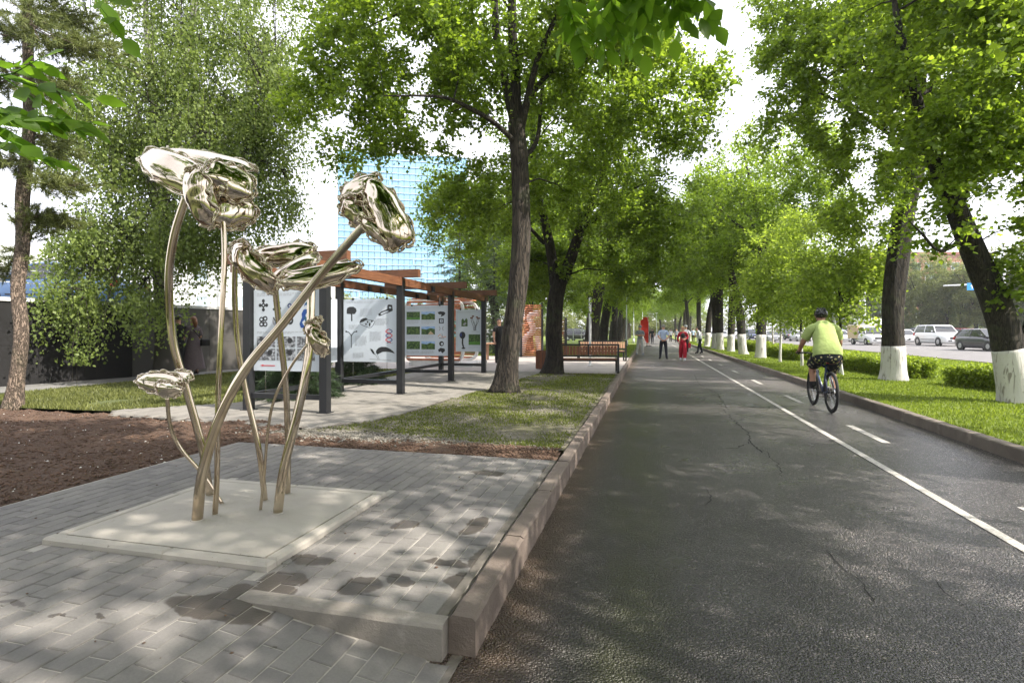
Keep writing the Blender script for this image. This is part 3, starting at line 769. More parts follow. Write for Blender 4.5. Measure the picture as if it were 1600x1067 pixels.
def s_left(rg, n):
    x = -13 + 5.8 * rg.rand(n * 2); y = 6.9 + 10 * rg.rand(n * 2) ** 1.3
    k = np.array([pip([(-7.2, 17.1), (-7.2, 12.5), (-7.3, 8.3), (-8.6, 7.1), (-13.05, 6.9), (-12.6, 17.1)], a, b) for a, b in zip(x, y)]) & (nz(x, y, 1.3) > -.25 - .3 * rg.rand(n * 2))
    return np.stack([x[k], y[k]], 1)[:n]
grass('left_grass', 60000, s_left, .05, .005, 'dry_grass_blade', 'mottled green and dry grass between the soil bed and the wall', 3, .13, .8)
def s_far(rg, n):
    x = -9 + 8.0 * rg.rand(n); y = 27.6 + 25 * rg.rand(n) ** 1.5; return np.stack([x, y], 1)
grass('far_left_grass', 15000, s_far, .06, .008, 'grass_blade', 'green grass beyond the bright paving on the left of the path', 4, .13)

# ------------------------------------------------------------------ slab of the sculpture
sl = thing('sculpture_slab', ((SLAB[0] + SLAB[2]) / 2, (SLAB[1] + SLAB[3]) / 2, PZ), 'low pale concrete slab with a bevelled border under the steel flowers', 'plinth')
x0, y0, x1, y1 = SLAB; zt = .188
part('slab_top', MB().box(x0 + .085, y0 + .085, .10, x1 - .085, y1 - .085, zt - .003), 'slab_concrete', sl)
def bord(xa, ya, xb, yb):
    return MB().cbox(xa, ya, .10, xb, yb, zt, .014)
half = (x0 + x1) / 2; hy = (y0 + y1) / 2 + .25
for b_ in ((x0, y0, half + .1, y0 + .08), (half + .104, y0, x1, y0 + .08), (x1 - .08, y0 + .084, x1, hy), (x1 - .08, hy + .004, x1, y1 - .084), (x0, y1 - .08, half, y1), (half + .004, y1 - .08, x1, y1), (x0, y0 + .084, x0 + .08, hy), (x0, hy + .004, x0 + .08, y1 - .084)):
    part('border_stone', bord(*b_), 'slab_concrete', sl)
# ------------------------------------------------------------------ steel flower sculpture
ZT = .186
scu = thing('flower_sculpture', (*G(385, 790, ZT)[:2], ZT), 'tall polished steel sculpture of crumpled flowers on curved golden stems, on the pale slab', 'sculpture')
def smooth_path(pts, n=10):
    P = [Vector(p) for p in pts]; P = [P[0] * 2 - P[1]] + P + [P[-1] * 2 - P[-2]]; out = []
    for i in range(1, len(P) - 2):
        for k in range(n):
            t = k / n; a, b, c, d = P[i - 1], P[i], P[i + 1], P[i + 2]
            out.append(.5 * ((2 * b) + (-a + c) * t + (2 * a - 5 * b + 4 * c - d) * t * t + (-a + 3 * b - 3 * c + d) * t ** 3))
    out.append(P[-2]); return out
def stem(px, dtop, r0, r1):
    """px: base first; the base stands on the slab, the depth drifts to dtop"""
    d0 = dep(px[0][1], ZT); n = len(px)
    pts = [W(u, v, d0 + (dtop - d0) * (i / (n - 1)) ** 1.2) for i, (u, v) in enumerate(px)]
    pts = smooth_path(pts, 10); m = len(pts)
    part('stem', MB().tube(pts, [r0 + (r1 - r0) * i / (m - 1) for i in range(m)], 20), 'polished_tube', scu, True)
    a = pts[0]
    part('stem_collar', MB().tube([(a.x, a.y, ZT - .002), (a.x, a.y, ZT + .006)], [r0 * 1.25, r0 * 1.12], 20), 'slab_concrete', scu, True)
stem([(308, 812), (316, 742), (342, 655), (385, 575), (440, 508), (505, 425), (572, 348)], 3.45, .035, .026)
stem([(336, 804), (339, 740), (341, 620), (346, 500), (351, 400), (347, 312)], 3.72, .0185, .018)
stem([(328, 774), (316, 700), (292, 610), (270, 530), (264, 440), (272, 370), (292, 305)], 3.75, .029, .026)
stem([(347, 787), (318, 742), (282, 700), (266, 665), (261, 620)], 3.75, .013, .013)
stem([(414, 782), (404, 700), (384, 610), (372, 540), (367, 470), (367, 410)], 3.85, .021, .019)
stem([(407, 797), (413, 740), (419, 670), (430, 620), (455, 572), (480, 538)], 3.65, .010, .009)
stem([(434, 801), (443, 735), (466, 640), (480, 570), (485, 510), (487, 440)], 3.85, .032, .027)
stem([(449, 771), (450, 700), (447, 610), (440, 540), (433, 480), (428, 430)], 3.95, .023, .021)

def petal(A, B, hw, T, nrm=(0, -1, .4), bend=.0, seed=0, cup=0, wav=.010, lobes=6, rim=.0085, name='petal'):
    A, B = Vector(A), Vector(B); c = (A + B) / 2; u = (B - A) / 2; a = u.length; u = u.normalized()
    # normals are given in the viewer-neutral world frame
    n = Vector(nrm).normalized(); n = (n - u * n.dot(u)).normalized(); v = n.cross(u)
    rg = random.Random(seed); ph = [rg.uniform(0, 6.28) for _ in range(12)]
    def R(p):
        sup = (abs(math.cos(p)) ** 2.6 + abs(math.sin(p)) ** 2.6) ** (-1 / 2.6)
        return sup * (1 + .07 * math.sin(2 * p + ph[0]) + .05 * math.sin(3 * p + ph[1]) + .03 * math.sin(5 * p + ph[2]))
    def surf(r, p, side):
        q = R(p) * r; x, y = a * q * math.cos(p), hw * q * math.sin(p)
        z = bend * (x / a) ** 2 + cup * (y / hw) ** 2
        wr = 1 + .05 * math.sin(4 * p + ph[4] + side * 2) * r * r + .05 * math.sin(9 * p + ph[5]) * r ** 4 + .10 * r * r * math.sin(2 * p + ph[6] + side)
        z += side * T * (max(0, 1 - r ** 2.6)) ** .62 * wr
        z += wav * (r ** 6) * math.sin(lobes * p + ph[7]) * 1.0
        e = .005 * mnoise.noise(Vector((x * 3, y * 4, seed * 3.1 + side))); fd = .0 * max(0, 1 - abs(mnoise.noise(Vector((x * 1.6 + 5, y * 5.0, seed * 1.7 + side * 2)))) * 6) * r * r
        return c + u * x + v * y + n * (z + side * (e - fd))
    m = MB(); NP, NR = 120, 16
    for side in (1, -1):
        o = len(m.v); m.v.append(tuple(surf(0, 0, side)))
        for i in range(1, NR + 1):
            for k in range(NP): m.v.append(tuple(surf((i / NR) ** .8, 2 * math.pi * k / NP, side)))
        for k in range(NP):
            f = (o, o + 1 + k, o + 1 + (k + 1) % NP); m.f.append(f if side > 0 else f[::-1])
        for i in range(NR - 1):
            for k in range(NP):
                k2 = (k + 1) % NP; f = (o + 1 + i * NP + k, o + 1 + (i + 1) * NP + k, o + 1 + (i + 1) * NP + k2, o + 1 + i * NP + k2)
                m.f.append(f if side > 0 else f[::-1])
    pt = part(name, m, 'polished_steel', scu, True)
    ORIG[pt.name] = origin(scu)
    rm = MB(); NQ = 150
    for s in (0, 1):
        P = []
        tw = 5 + lobes
        for k in range(NQ):
            p = 2 * math.pi * k / NQ; e = surf(1.0, p, 1); out = (e - c).normalized()
            ang = tw * p + s * .9 + 1.5 * math.sin(3 * p + ph[9])
            P.append(e + out * (rim * (.6 + 1.5 * s) + rim * .7 * math.cos(ang)) + n * (rim * 1.5 * math.sin(ang)))
        rm.tube(P, [rim * (.85 + .25 * math.sin(5 * k * .21 + ph[10])) for k in range(NQ)], 7, close=True)
    part('seam', rm, 'polished_steel', pt, True)
UP = (0, 0, 1)
# the high flower, top left
petal(W(224, 238, 3.80), W(336, 300, 3.60), .125, .070, (.30, -.9, .25), bend=-.03, seed=1)
petal(W(262, 236, 4.08), W(388, 268, 4.02), .13, .050, (.1, -.6, .9), seed=2)
petal(W(322, 268, 3.62), W(392, 298, 3.80), .125, .070, (.1, -.95, .35), seed=3, bend=.03)
petal(W(302, 266, 3.52), W(326, 350, 3.60), .115, .085, (-.3, -1, -.1), seed=4)
petal(W(334, 346, 3.70), W(390, 312, 3.85), .115, .055, (.35, -.9, -.4), seed=5)
# the open flower below it
petal(W(362, 386, 3.82), W(424, 448, 3.70), .095, .060, (-.3, -1, .1), seed=7, bend=-.03)
petal(W(400, 402, 4.10), W(488, 392, 4.12), .11, .060, (.1, -.8, .6), seed=8)
petal(W(424, 444, 3.74), W(492, 402, 3.98), .095, .060, (-.1, -.7, .7), seed=9)
petal(W(437, 448, 3.66), W(558, 418, 3.86), .080, .065, (.1, -.9, .45), seed=10, bend=.05)
petal(W(366, 384, 3.98), W(404, 430, 4.08), .08, .045, (.6, -.6, .4), seed=12)
# the nodding flower, top right
petal(W(582, 288, 3.50), W(630, 384, 3.42), .115, .095, (.80, -.75, .05), seed=13, lobes=6)
petal(W(536, 302, 3.58), W(592, 292, 3.50), .100, .060, (-.35, -.9, .3), seed=14)
petal(W(536, 318, 3.50), W(580, 352, 3.46), .080, .060, (-.5, -1, -.2), seed=16)
petal(W(566, 345, 3.42), W(618, 384, 3.44), .045, .040, (.2, -1, -.5), seed=17)
# the bud and the small low flower
petal(W(484, 506, 3.62), W(508, 552, 3.58), .062, .050, (-.25, -1, .1), seed=18, rim=.006, wav=.005)
petal(W(478, 518, 3.70), W(502, 498, 3.68), .045, .035, (-.5, -.8, .5), seed=19, rim=.0055, wav=.005)
petal(W(222, 592, 3.80), W(286, 606, 3.70), .070, .045, (-.1, -1, .35), seed=20, rim=.0065, wav=.006, bend=.02)
petal(W(262, 586, 3.88), W(295, 594, 3.76), .060, .035, (.3, -.8, .6), seed=21, rim=.006, wav=.006)
petal(W(244, 604, 3.66), W(282, 612, 3.64), .050, .035, (.05, -1, -.2), seed=22, rim=.0055, wav=.005)

# ------------------------------------------------------------------ poster gallery (pergola)
XL, XR = -6.40, -4.98
YS = [7.66, 10.38, 13.35, 16.25]
ZB = 2.38
perg = thing('poster_pergola', ((XL + XR) / 2, 12, PZ), 'charcoal steel and brown timber pergola that holds the exhibition posters', 'pergola')
for y in YS:
    for x in (XL, XR):
        part('post', MB().box(x - .065, y - .065, PZ - .02, x + .065, y + .065, ZB), 'charcoal_steel', perg)
        part('foot_plate', MB().box(x - .095, y - .095, PZ, x + .095, y + .095, PZ + .012), 'charcoal_steel', perg)
    part('low_rail', MB().box(XL + .068, y - .03, .35, XR - .068, y + .03, .43), 'charcoal_steel', perg)
for a, b in zip(YS[:-1], YS[1:]):
    part('low_rail', MB().box(XL - .03, a + .068, .35, XL + .03, b - .068, .43), 'charcoal_steel', perg)
for x in (XL, XR):
    part('long_beam', MB().cbox(x - .055, YS[0] - .35, ZB + .002, x + .055, YS[-1] + .3, ZB + .17, .004), 'stained_wood', perg)
    for y in YS:
        part('beam_bracket', MB().box(x + .057, y - .05, ZB - .02, x + .068, y + .05, ZB + .10), 'charcoal_steel', perg)
for y in YS:
    part('cross_beam', MB().cbox(XL - .45, y - .06, ZB + .173, XR + .42, y + .06, ZB + .335, .004), 'stained_wood', perg)
for x, y in ((XL, 9.0), (XL, 9.7), (XL, 11.5), (XL, 12.1), (XL, 14.2), (XL, 15.0), (XR, 11.9)):
    part('spot_lamp', MB().cyl((x + .10, y, ZB - .02), .045, .12, 12).box(x + .056, y - .02, ZB + .06, x + .09, y + .02, ZB + .12), 'black_metal', perg)

def poster(name, P0, P1, z0, z1, label):
    """a hanging board between the plan points P0 (left as one reads it) and P1"""
    P0, P1 = Vector((*P0, 0)), Vector((*P1, 0)); s = (P1 - P0); wd = s.length; s = s.normalized(); n = Vector((s.y, -s.x, 0))
    root = thing(name, ((P0.x + P1.x) / 2, (P0.y + P1.y) / 2, z0), label, 'poster')
    c = (P0 + P1) / 2; c.z = (z0 + z1) / 2
    part('board', MB().obox(c, s * wd / 2, n * .006, Vector((0, 0, (z1 - z0) / 2))), 'panel_white', root)
    for k in (.18, .82):
        q = P0.lerp(P1, k)
        part('hanging_wire', MB().tube([(q.x, q.y, z1), (q.x, q.y, ZB)], .003, 5), 'chrome', root)
        part('hanging_wire', MB().tube([(q.x, q.y, z0), (q.x, q.y, .43)], .003, 5), 'chrome', root)
        part('clamp', MB().box(q.x - .02, q.y - .015, z1 - .02, q.x + .02, q.y + .015, z1 + .03), 'black_metal', root)
    def P(a, b, lift): q = P0.lerp(P1, a); q = q + n * (.0062 + lift); return (q.x, q.y, z1 - (z1 - z0) * b)
    asp = wd / (z1 - z0); lev = [0]
    class A:
        def poly(_, pts, mat, nm='print_shape'):
            lev[0] += 1; l = .0010 + lev[0] * .00002
            m = MB(); m.add([P(a, b, l) for a, b in pts], [tuple(range(len(pts)))[::-1]]); part(nm, m, mat, root)
        def rect(_, a, b, a2, b2, mat, nm='print_picture'): _.poly([(a, b), (a2, b), (a2, b2), (a, b2)], mat, nm)
        def ell(_, a, b, r, mat, ry=None, n=18, nm='print_shape', a0=0, a1=6.2832):
            ry = ry or r; _.poly([(a + r / asp * math.cos(a0 + (a1 - a0) * k / n), b + ry * math.sin(a0 + (a1 - a0) * k / n)) for k in range(n if a1 > 6 else n + 1)], mat, nm)
        def line(_, pts, wdt, mat, nm='print_line'):
            lev[0] += 1; l = .0010 + lev[0] * .00002
            m = MB(); Lp = []; Rp = []
            for i, (a, b) in enumerate(pts):
                a0, b0 = pts[max(0, i - 1)]; a1, b1 = pts[min(len(pts) - 1, i + 1)]
                dx, dy = (a1 - a0) * asp, b1 - b0; L_ = math.hypot(dx, dy) or 1; ox, oy = -dy / L_ * wdt / 2 / asp, dx / L_ * wdt / 2
                Lp.append(P(a + ox, b + oy, l)); Rp.append(P(a - ox, b - oy, l))
            k = len(pts); m.add(Lp + Rp, [(i, i + 1, k + i + 1, k + i) for i in range(k - 1)]); part(nm, m, mat, root)
        def text(_, a, b, a2, b2, rows, seed=0, fill=1.0):
            lev[0] += 1; l = .0010 + lev[0] * .00002
            rg = random.Random(seed + 11); m = MB(); hh = (b2 - b) / rows
            for r in range(rows):
                x = a; end = a2 - (a2 - a) * (rg.uniform(0, .12) if r < rows - 1 else .4)
                while x < end:
                    w_ = rg.uniform(.012, .05) / asp; e = min(end, x + w_); y = b + r * hh
                    m.add([P(x, y, l), (P(e, y, l)), P(e, y + hh * .42, l), P(x, y + hh * .42, l)], [(3, 2, 1, 0)])
                    x = e + .012 / asp
            part('print_text', m, 'print_text', root, kind='stuff')
    return A()
zt0, zt1 = .80, 2.12
# board 1
a = poster('exhibition_poster', (XL + .10, YS[0]), (XR - .09, YS[0]), zt0, zt1, 'nearest white board, with dark emblems, blue-green figure, grey photos and red arrow')
a.text(.05, .045, .93, .085, 2, 1)
def cross(x, y, s, mat):
    a.rect(x - s * .16, y - s, x + s * .16, y + s, mat, 'print_shape'); a.rect(x - s * .9, y - s * .16, x + s * .9, y + s * .16, mat, 'print_shape')
    for dx, dy in ((0, -1), (0, 1), (-.85, 0), (.85, 0)): a.ell(x + dx * s * .9, y + dy * s * .85, s * .33, mat)
    a.ell(x, y, s * .42, mat); a.ell(x, y, s * .16, 'panel_white')
cross(.15, .19, .065, 'print_black')
a.line([(.31, .13), (.33, .2), (.36, .15), (.38, .22), (.40, .15)], .022, 'print_black'); a.line([(.30, .25), (.34, .22), (.40, .26)], .03, 'print_black'); a.line([(.32, .12), (.36, .18)], .02, 'print_black'); a.line([(.37, .12), (.39, .2), (.42, .24)], .018, 'print_black')
for i, (x, y) in enumerate(((.12, .365), (.18, .355), (.12, .425), (.18, .425))):
    a.ell(x, y, .032, 'print_black'); a.ell(x, y, .015, 'panel_white')
a.line([(.15, .33), (.15, .45)], .012, 'print_black')
a.ell(.35, .39, .058, 'print_grey'); a.ell(.35, .39, .032, 'panel_white'); a.ell(.36, .40, .028, 'print_navy'); a.line([(.30, .34), (.38, .44)], .014, 'print_black')
a.ell(.55, .20, .03, 'print_navy'); a.ell(.55, .20, .014, 'panel_white'); a.ell(.56, .38, .045, 'print_black', .05); a.ell(.56, .38, .02, 'panel_white')
for x, y, sd_ in ((.12, .275, 1), (.34, .275, 2), (.15, .475, 3), (.35, .475, 4), (.56, .275, 5)): a.text(x, y, x + .08, y + .012, 1, sd_)
a.poly([(.72, .47), (.70, .42), (.74, .34), (.73, .30), (.76, .25), (.80, .24), (.84, .27), (.88, .33), (.92, .38), (.91, .46), (.88, .48)], 'print_bluegreen')
a.ell(.83, .205, .055, 'print_bluegreen'); a.ell(.80, .22, .025, 'panel_white'); a.ell(.82, .32, .028, 'panel_white'); a.ell(.83, .325, .017, 'print_bluegreen')
a.poly([(.74, .40), (.78, .37), (.78, .42), (.76, .44)], 'panel_white'); a.poly([(.90, .37), (.85, .41), (.88, .44), (.89, .42)], 'panel_white')
a.text(.05, .515, .93, .55, 2, 7)
for j, (b0, b1) in enumerate(((.575, .71), (.725, .87))):
    for (a0, a1) in ((.05, .335), (.355, .64), (.66, .93)):
        a.rect(a0, b0, a1, b1, 'print_photo_grey')
        a.line([(a0 + .03, b1 - .02), (a0 + .12, b1 - .05), (a1 - .04, b1 - .035)], .012, 'print_grey'); a.line([(a0 + .09, b0 + .02), (a0 + .08, b1 - .03)], .010, 'print_black'); a.ell(a0 + .2, b0 + .05, .035, 'print_black')
a.poly([(.10, .935), (.15, .922), (.15, .930), (.33, .930), (.33, .941), (.15, .941), (.15, .948)], 'print_red', 'print_arrow')
# board 2: along the far posts
a = poster('exhibition_poster', (XL, 8.95), (XL, YS[1] - .10), zt0, zt1, 'white board hanging lengthwise behind the nearest one, with green loops and pots')
a.text(.05, .045, .93, .085, 2, 21)
for r, (y, s) in enumerate(((.33, 1), (.62, .8), (.90, .6))):
    for x in (.22, .55):
        for q in range(3):
            cxx = x - .09 + q * .09; hgt = (.20 - .05 * q) * s
            a.line([(cxx, y - .02)] + [(cxx + .05 + .05 * math.cos(t), y - hgt - .02 + .05 * math.sin(t)) for t in [math.pi + k * .55 for k in range(9)]], .006, 'print_leafgreen')
        a.ell(x, y, .05, 'print_leafgreen', .02); a.rect(x - .08, y, x + .08, y + .035, 'print_leafgreen', 'print_shape'); a.ell(x, y + .035, .05, 'print_leafgreen', .018)
    a.text(.74, y - .15, .95, y + .02, 9, 30 + r)
# board 3
a = poster('exhibition_poster', (XL + .10, YS[1]), (XR - .09, YS[1]), zt0, zt1, 'white board with black sketches of a mushroom, lounger, lamp, helix and crane')
a.text(.06, .035, .9, .07, 2, 41)
a.poly([(.06, .19), (.07, .14), (.12, .12), (.19, .12), (.24, .15), (.25, .19), (.22, .235), (.18, .24), (.17, .225), (.17, .35), (.145, .35), (.145, .24), (.11, .235), (.08, .235), (.06, .23)], 'print_black')
a.poly([(.66, .24), (.72, .20), (.83, .165), (.83, .11), (.85, .09), (.92, .10), (.93, .19), (.85, .22), (.76, .245), (.70, .27), (.67, .27)], 'print_black')
a.poly([(.70, .235), (.74, .215), (.83, .19), (.86, .20), (.78, .225), (.72, .25)], 'panel_white'); a.poly([(.86, .125), (.90, .13), (.90, .155), (.86, .15)], 'panel_white')
cl = [(.31, .38), (.33, .33), (.38, .31), (.43, .305), (.46, .32), (.44, .335), (.52, .335), (.58, .345), (.59, .37), (.57, .41), (.53, .45), (.48, .455), (.43, .44), (.37, .42), (.32, .395)]
a.line(cl, .008, 'print_black'); a.poly(cl[:6] + [(.38, .36)], 'print_black')
for x, y in ((.46, .365), (.54, .355), (.43, .40), (.50, .395), (.50, .42)): a.ell(x, y, .015, 'print_black')
a.line([(.15, .78), (.15, .60), (.14, .57), (.10, .53), (.05, .515)], .012, 'print_black'); a.line([(.15, .60), (.16, .57), (.20, .53), (.25, .515)], .012, 'print_black'); a.ell(.05, .517, .014, 'print_black'); a.ell(.25, .517, .014, 'print_black')
hx = [(.86 + .06 * math.sin(k * .42), .48 + .215 * k / 24) for k in range(25)]; hy_ = [(.86 - .06 * math.sin(k * .42), .48 + .215 * k / 24) for k in range(25)]
a.line(hx, .014, 'print_navy'); a.line(hy_, .014, 'print_red'); a.line([(.80, .70), (.93, .70)], .006, 'print_grey')
a.poly([(.62, .86), (.62, .82), (.66, .78), (.72, .76), (.80, .76), (.88, .79), (.94, .83), (.97, .865), (.90, .845), (.82, .835), (.74, .84), (.68, .865), (.65, .88)], 'print_black')
a.poly([(.51, .79), (.55, .80), (.58, .84), (.60, .88), (.56, .87), (.53, .83)], 'print_black'); a.line([(.64, .87), (.68, .96)], .004, 'print_black'); a.line([(.60, .87), (.66, .96)], .004, 'print_black'); a.line([(.50, .955), (.72, .965), (.9, .97)], .008, 'print_grey')
for k, (x0_, y0_, x1_, y1_, r) in enumerate(((.32, .155, .55, .28, 9), (.60, .31, .88, .42, 8), (.10, .41, .30, .49, 6), (.50, .52, .72, .68, 11), (.22, .59, .45, .75, 12), (.18, .86, .40, .95, 6))): a.text(x0_, y0_, x1_, y1_, r, 50 + k)
# board 4
a = poster('exhibition_poster', (XL + .10, YS[2]), (XR - .09, YS[2]), zt0, zt1, 'white board with six green park photos and small emblems down its right side')
a.text(.06, .04, .92, .075, 2, 61)
for r in range(3):
    for c_ in range(2):
        x0_ = .055 + c_ * .345; y0_ = .125 + r * .295
        a.rect(x0_, y0_, x0_ + .31, y0_ + .16, 'print_photo_foliage')
        if (r, c_) in ((0, 0),): a.rect(x0_, y0_ + .11, x0_ + .31, y0_ + .155, 'print_photo_lawn')
        if c_ == 1: a.poly([(x0_, y0_), (x0_ + .31, y0_), (x0_ + .31, y0_ + .05), (x0_ + .2, y0_ + .03), (x0_ + .12, y0_ + .06), (x0_, y0_ + .045)], 'print_photo_sky')
        if (r, c_) == (1, 1): a.poly([(x0_ + .15, y0_ + .155), (x0_ + .21, y0_ + .09), (x0_ + .29, y0_ + .155)], 'print_tan')
        a.text(x0_, y0_ + .175, x0_ + .30, y0_ + .25, 5, 70 + r * 2 + c_)
ex = .86
a.poly([(ex - .09, .14), (ex - .03, .12), (ex + .06, .13), (ex + .09, .16), (ex + .06, .20), (ex - .02, .23), (ex, .18), (ex - .06, .18)], 'print_black')
a.rect(ex - .06, .26, ex + .05, .36, 'print_black', 'print_shape'); a.rect(ex - .035, .28, ex + .025, .34, 'panel_white', 'print_shape'); a.rect(ex - .015, .295, ex + .005, .325, 'print_black', 'print_shape')
a.line([(ex - .05, .42), (ex - .03, .46), (ex - .05, .50)], .02, 'print_grey'); a.line([(ex + .04, .42), (ex + .02, .46), (ex + .04, .50)], .02, 'print_grey')
a.line([(ex - .08, .62), (ex - .03, .57), (ex + .0, .62), (ex + .10, .625)], .012, 'print_orange'); a.line([(ex - .06, .65), (ex + .06, .655)], .012, 'print_brown'); a.line([(ex + .01, .56), (ex + .02, .63)], .008, 'print_black')
a.ell(ex, .76, .05, 'print_black'); a.ell(ex + .01, .765, .022, 'panel_white'); a.poly([(ex - .08, .88), (ex - .02, .84), (ex + .07, .86), (ex + .08, .90), (ex + .02, .95), (ex - .02, .91), (ex - .06, .93)], 'print_black')
a.text(.06, .93, .7, .97, 3, 80)
# board 5
a = poster('exhibition_poster', (XL + .50, YS[3]), (XR - .07, YS[3]), zt0, zt1, 'farthest white board, with a flower drawing, dark fan shape and green photos')
a.text(.05, .045, .93, .085, 2, 91)
a.rect(.22, .16, .46, .40, 'print_photo_foliage'); a.poly([(.22, .16), (.46, .16), (.46, .24), (.40, .20), (.34, .27), (.28, .21), (.22, .25)], 'panel_white'); a.poly([(.26, .36), (.36, .30), (.42, .33), (.34, .38)], 'print_grey')
for pts in ([(.70, .50), (.68, .40), (.60, .26), (.60, .20)], [(.74, .50), (.72, .38), (.66, .24), (.66, .18)], [(.76, .50), (.80, .38), (.88, .28), (.88, .22)], [(.79, .50), (.76, .38), (.70, .28)], [(.72, .50), (.80, .34), (.84, .22)]): a.line(pts, .010, 'print_black')
a.ell(.61, .20, .035, 'print_brown', .02); a.ell(.67, .16, .03, 'print_brown', .02); a.ell(.88, .21, .05, 'print_brown', .018); a.ell(.82, .18, .03, 'print_brown', .016); a.line([(.62, .52), (.9, .53)], .008, 'print_grey')
a.ell(.26, .61, .075, 'print_black', .085); a.ell(.20, .60, .02, 'print_navy', .05); a.line([(.27, .66), (.26, .80), (.30, .90)], .04, 'print_black'); a.ell(.30, .92, .05, 'print_black', .02)
a.rect(.50, .59, .95, .84, 'print_photo_foliage'); a.rect(.50, .76, .95, .835, 'print_photo_lawn'); a.text(.50, .87, .9, .93, 4, 95)

# ------------------------------------------------------------------ wall behind the lawn, panelled
PA, PB = Vector((-17.9, -4, 0)), Vector((-14.72, 9.4, 0)); PC = Vector((-13.70, 15.6, 0))
WD = (PC - PB).normalized(); NPN = Vector((WD.y, -WD.x, 0))
wall = thing('panelled_wall', (-14.2, 12, .1), 'long dark panelled retaining wall with a pale cap behind the lawn', 'wall')
s0, s1 = -9.0, 13.5; pn = 1.2; s = s0; k = 0
while s < s1 - .1:
    e = min(s + pn, s1)
    mat = 'wall_panel' if s < 2.2 else 'wall_panel_sunlit'  # right-hand panels carry their sunlight in the colour
    for zz0, zz1 in ((.12, 1.10), (1.106, 2.16)):
        c = PB + WD * ((s + e) / 2); c.z = (zz0 + zz1) / 2
        o = part('wall_panel', MB().obox(c, WD * ((e - s) / 2 - .004), NPN * .03, (0, 0, (zz1 - zz0) / 2)), mat, wall)
    s = e; k += 1
c = PB + WD * ((s0 + s1) / 2) - NPN * .2
part('wall_core', MB().obox((c.x, c.y, 1.1), WD * ((s1 - s0) / 2), NPN * .16, (0, 0, 1.04)), 'charcoal_steel', wall)
part('wall_cap', MB().obox((c.x, c.y, 2.20), WD * ((s1 - s0) / 2 + .02), NPN * .27, (0, 0, .045)), 'wall_cap', wall)
# upper terrace with railing, cars, pale building
tr_ = thing('terrace_railing', (-14.6, 12, 2.25), 'thin grey rail fence standing on the cap of the wall', 'railing')
for k in range(10):
    p = PB + WD * (-8.5 + k * 2.4) - NPN * .2
    part('post', MB().tube([(p.x, p.y, 2.246), (p.x, p.y, 3.25)], .02, 6), 'lamp_grey', tr_)
for z in (2.62, 2.93, 3.25):
    a_, b_ = PB + WD * -8.5 - NPN * .2, PB + WD * 13.1 - NPN * .2
    part('rail', MB().tube([(a_.x, a_.y, z), (b_.x, b_.y, z)], .014, 6), 'lamp_grey', tr_)
struct('terrace_ground', MB().prism([tuple((PB + WD * -9 - NPN * .5)[:2]), tuple((PB + WD * 13.4 - NPN * .5)[:2]), (-45, 40), (-60, -10)], .0, 2.1), 'walk_asphalt')
# ------------------------------------------------------------------ trees
def leaves_mesh(name, centers, tdir, rs, per, tl, size, seed, droop=.15, mat='linden_leaf', wide=.42, hang=.3, twigs=8):
    """sprays of folded leaf quads: around each clump centre several twigs, leaves along each twig"""
    n = len(centers); T = twigs
    out = tdir[:, None, :] * .55 + rs.randn(n, T, 3) * np.array([.75, .75, .45]); out /= np.linalg.norm(out, axis=2, keepdims=True)
    ln = tl * (.55 + .6 * rs.rand(n, T, 1))
    t = (np.arange(per)[None, None, :] + rs.rand(n, T, per)) / per
    P = centers[:, None, None, :] + out[:, :, None, :] * (ln * t)[..., None]
    P[..., 2] -= droop * (t ** 2) * ln
    P += rs.randn(*P.shape) * size * .55
    N = P.reshape(-1, 3); k = len(N)
    ax = np.repeat(out.reshape(-1, 3), per, axis=0) * .5 + rs.randn(k, 3) * .6; ax[:, 2] -= hang; ax /= np.linalg.norm(ax, axis=1, keepdims=True)
    up = rs.randn(k, 3) * .55; up[:, 2] += 1
    sd_ = np.cross(ax, up); sd_ /= np.linalg.norm(sd_, axis=1, keepdims=True) + 1e-6; nn = np.cross(sd_, ax)
    s = (size * (.6 + .7 * rs.rand(k)))[:, None]
    V = np.stack([N, N + ax * s * .45 + sd_ * s * wide - nn * s * .08, N + ax * s, N + ax * s * .45 - sd_ * s * wide - nn * s * .08], 1).reshape(-1, 3)
    Fc = np.arange(k * 4).reshape(-1, 4)
    me = mesh_np(name, V, Fc, 4); me.materials.append(MATS[mat]); return me
def crown_points(ells, n, seed, thr=-.12, freq=.55, shell=.35):
    rg = random.Random(seed); P = []; D = []; tot = sum(e[6] if len(e) > 6 else e[3] * e[4] * e[5] for e in ells); tries = 0
    while len(P) < n and tries < n * 60:
        tries += 1; r = rg.random() * tot
        for e in ells:
            r -= e[6] if len(e) > 6 else e[3] * e[4] * e[5]
            if r <= 0: break
        d = Vector((rg.gauss(0, 1), rg.gauss(0, 1), rg.gauss(0, 1))).normalized()
        q = (shell + (1 - shell) * rg.random() ** .7)
        p = Vector((e[0] + d.x * q * e[3], e[1] + d.y * q * e[4], e[2] + d.z * q * e[5]))
        if mnoise.noise(p * freq + Vector((seed, 0, 0))) < thr: continue
        P.append(p); D.append((p - Vector((e[0], e[1], e[2] - e[5] * .5))).normalized())
    return P, np.array([tuple(d) for d in D])
def resample(poly, rad, step=.3):
    sp = smooth_path(poly, 6); m = len(sp); n = len(poly)
    rr = [0] * m
    for i in range(m):
        f = i / 6; a = min(int(f), n - 2); rr[i] = rad[a] + (rad[a + 1] - rad[a]) * (f - a)
    return sp, rr
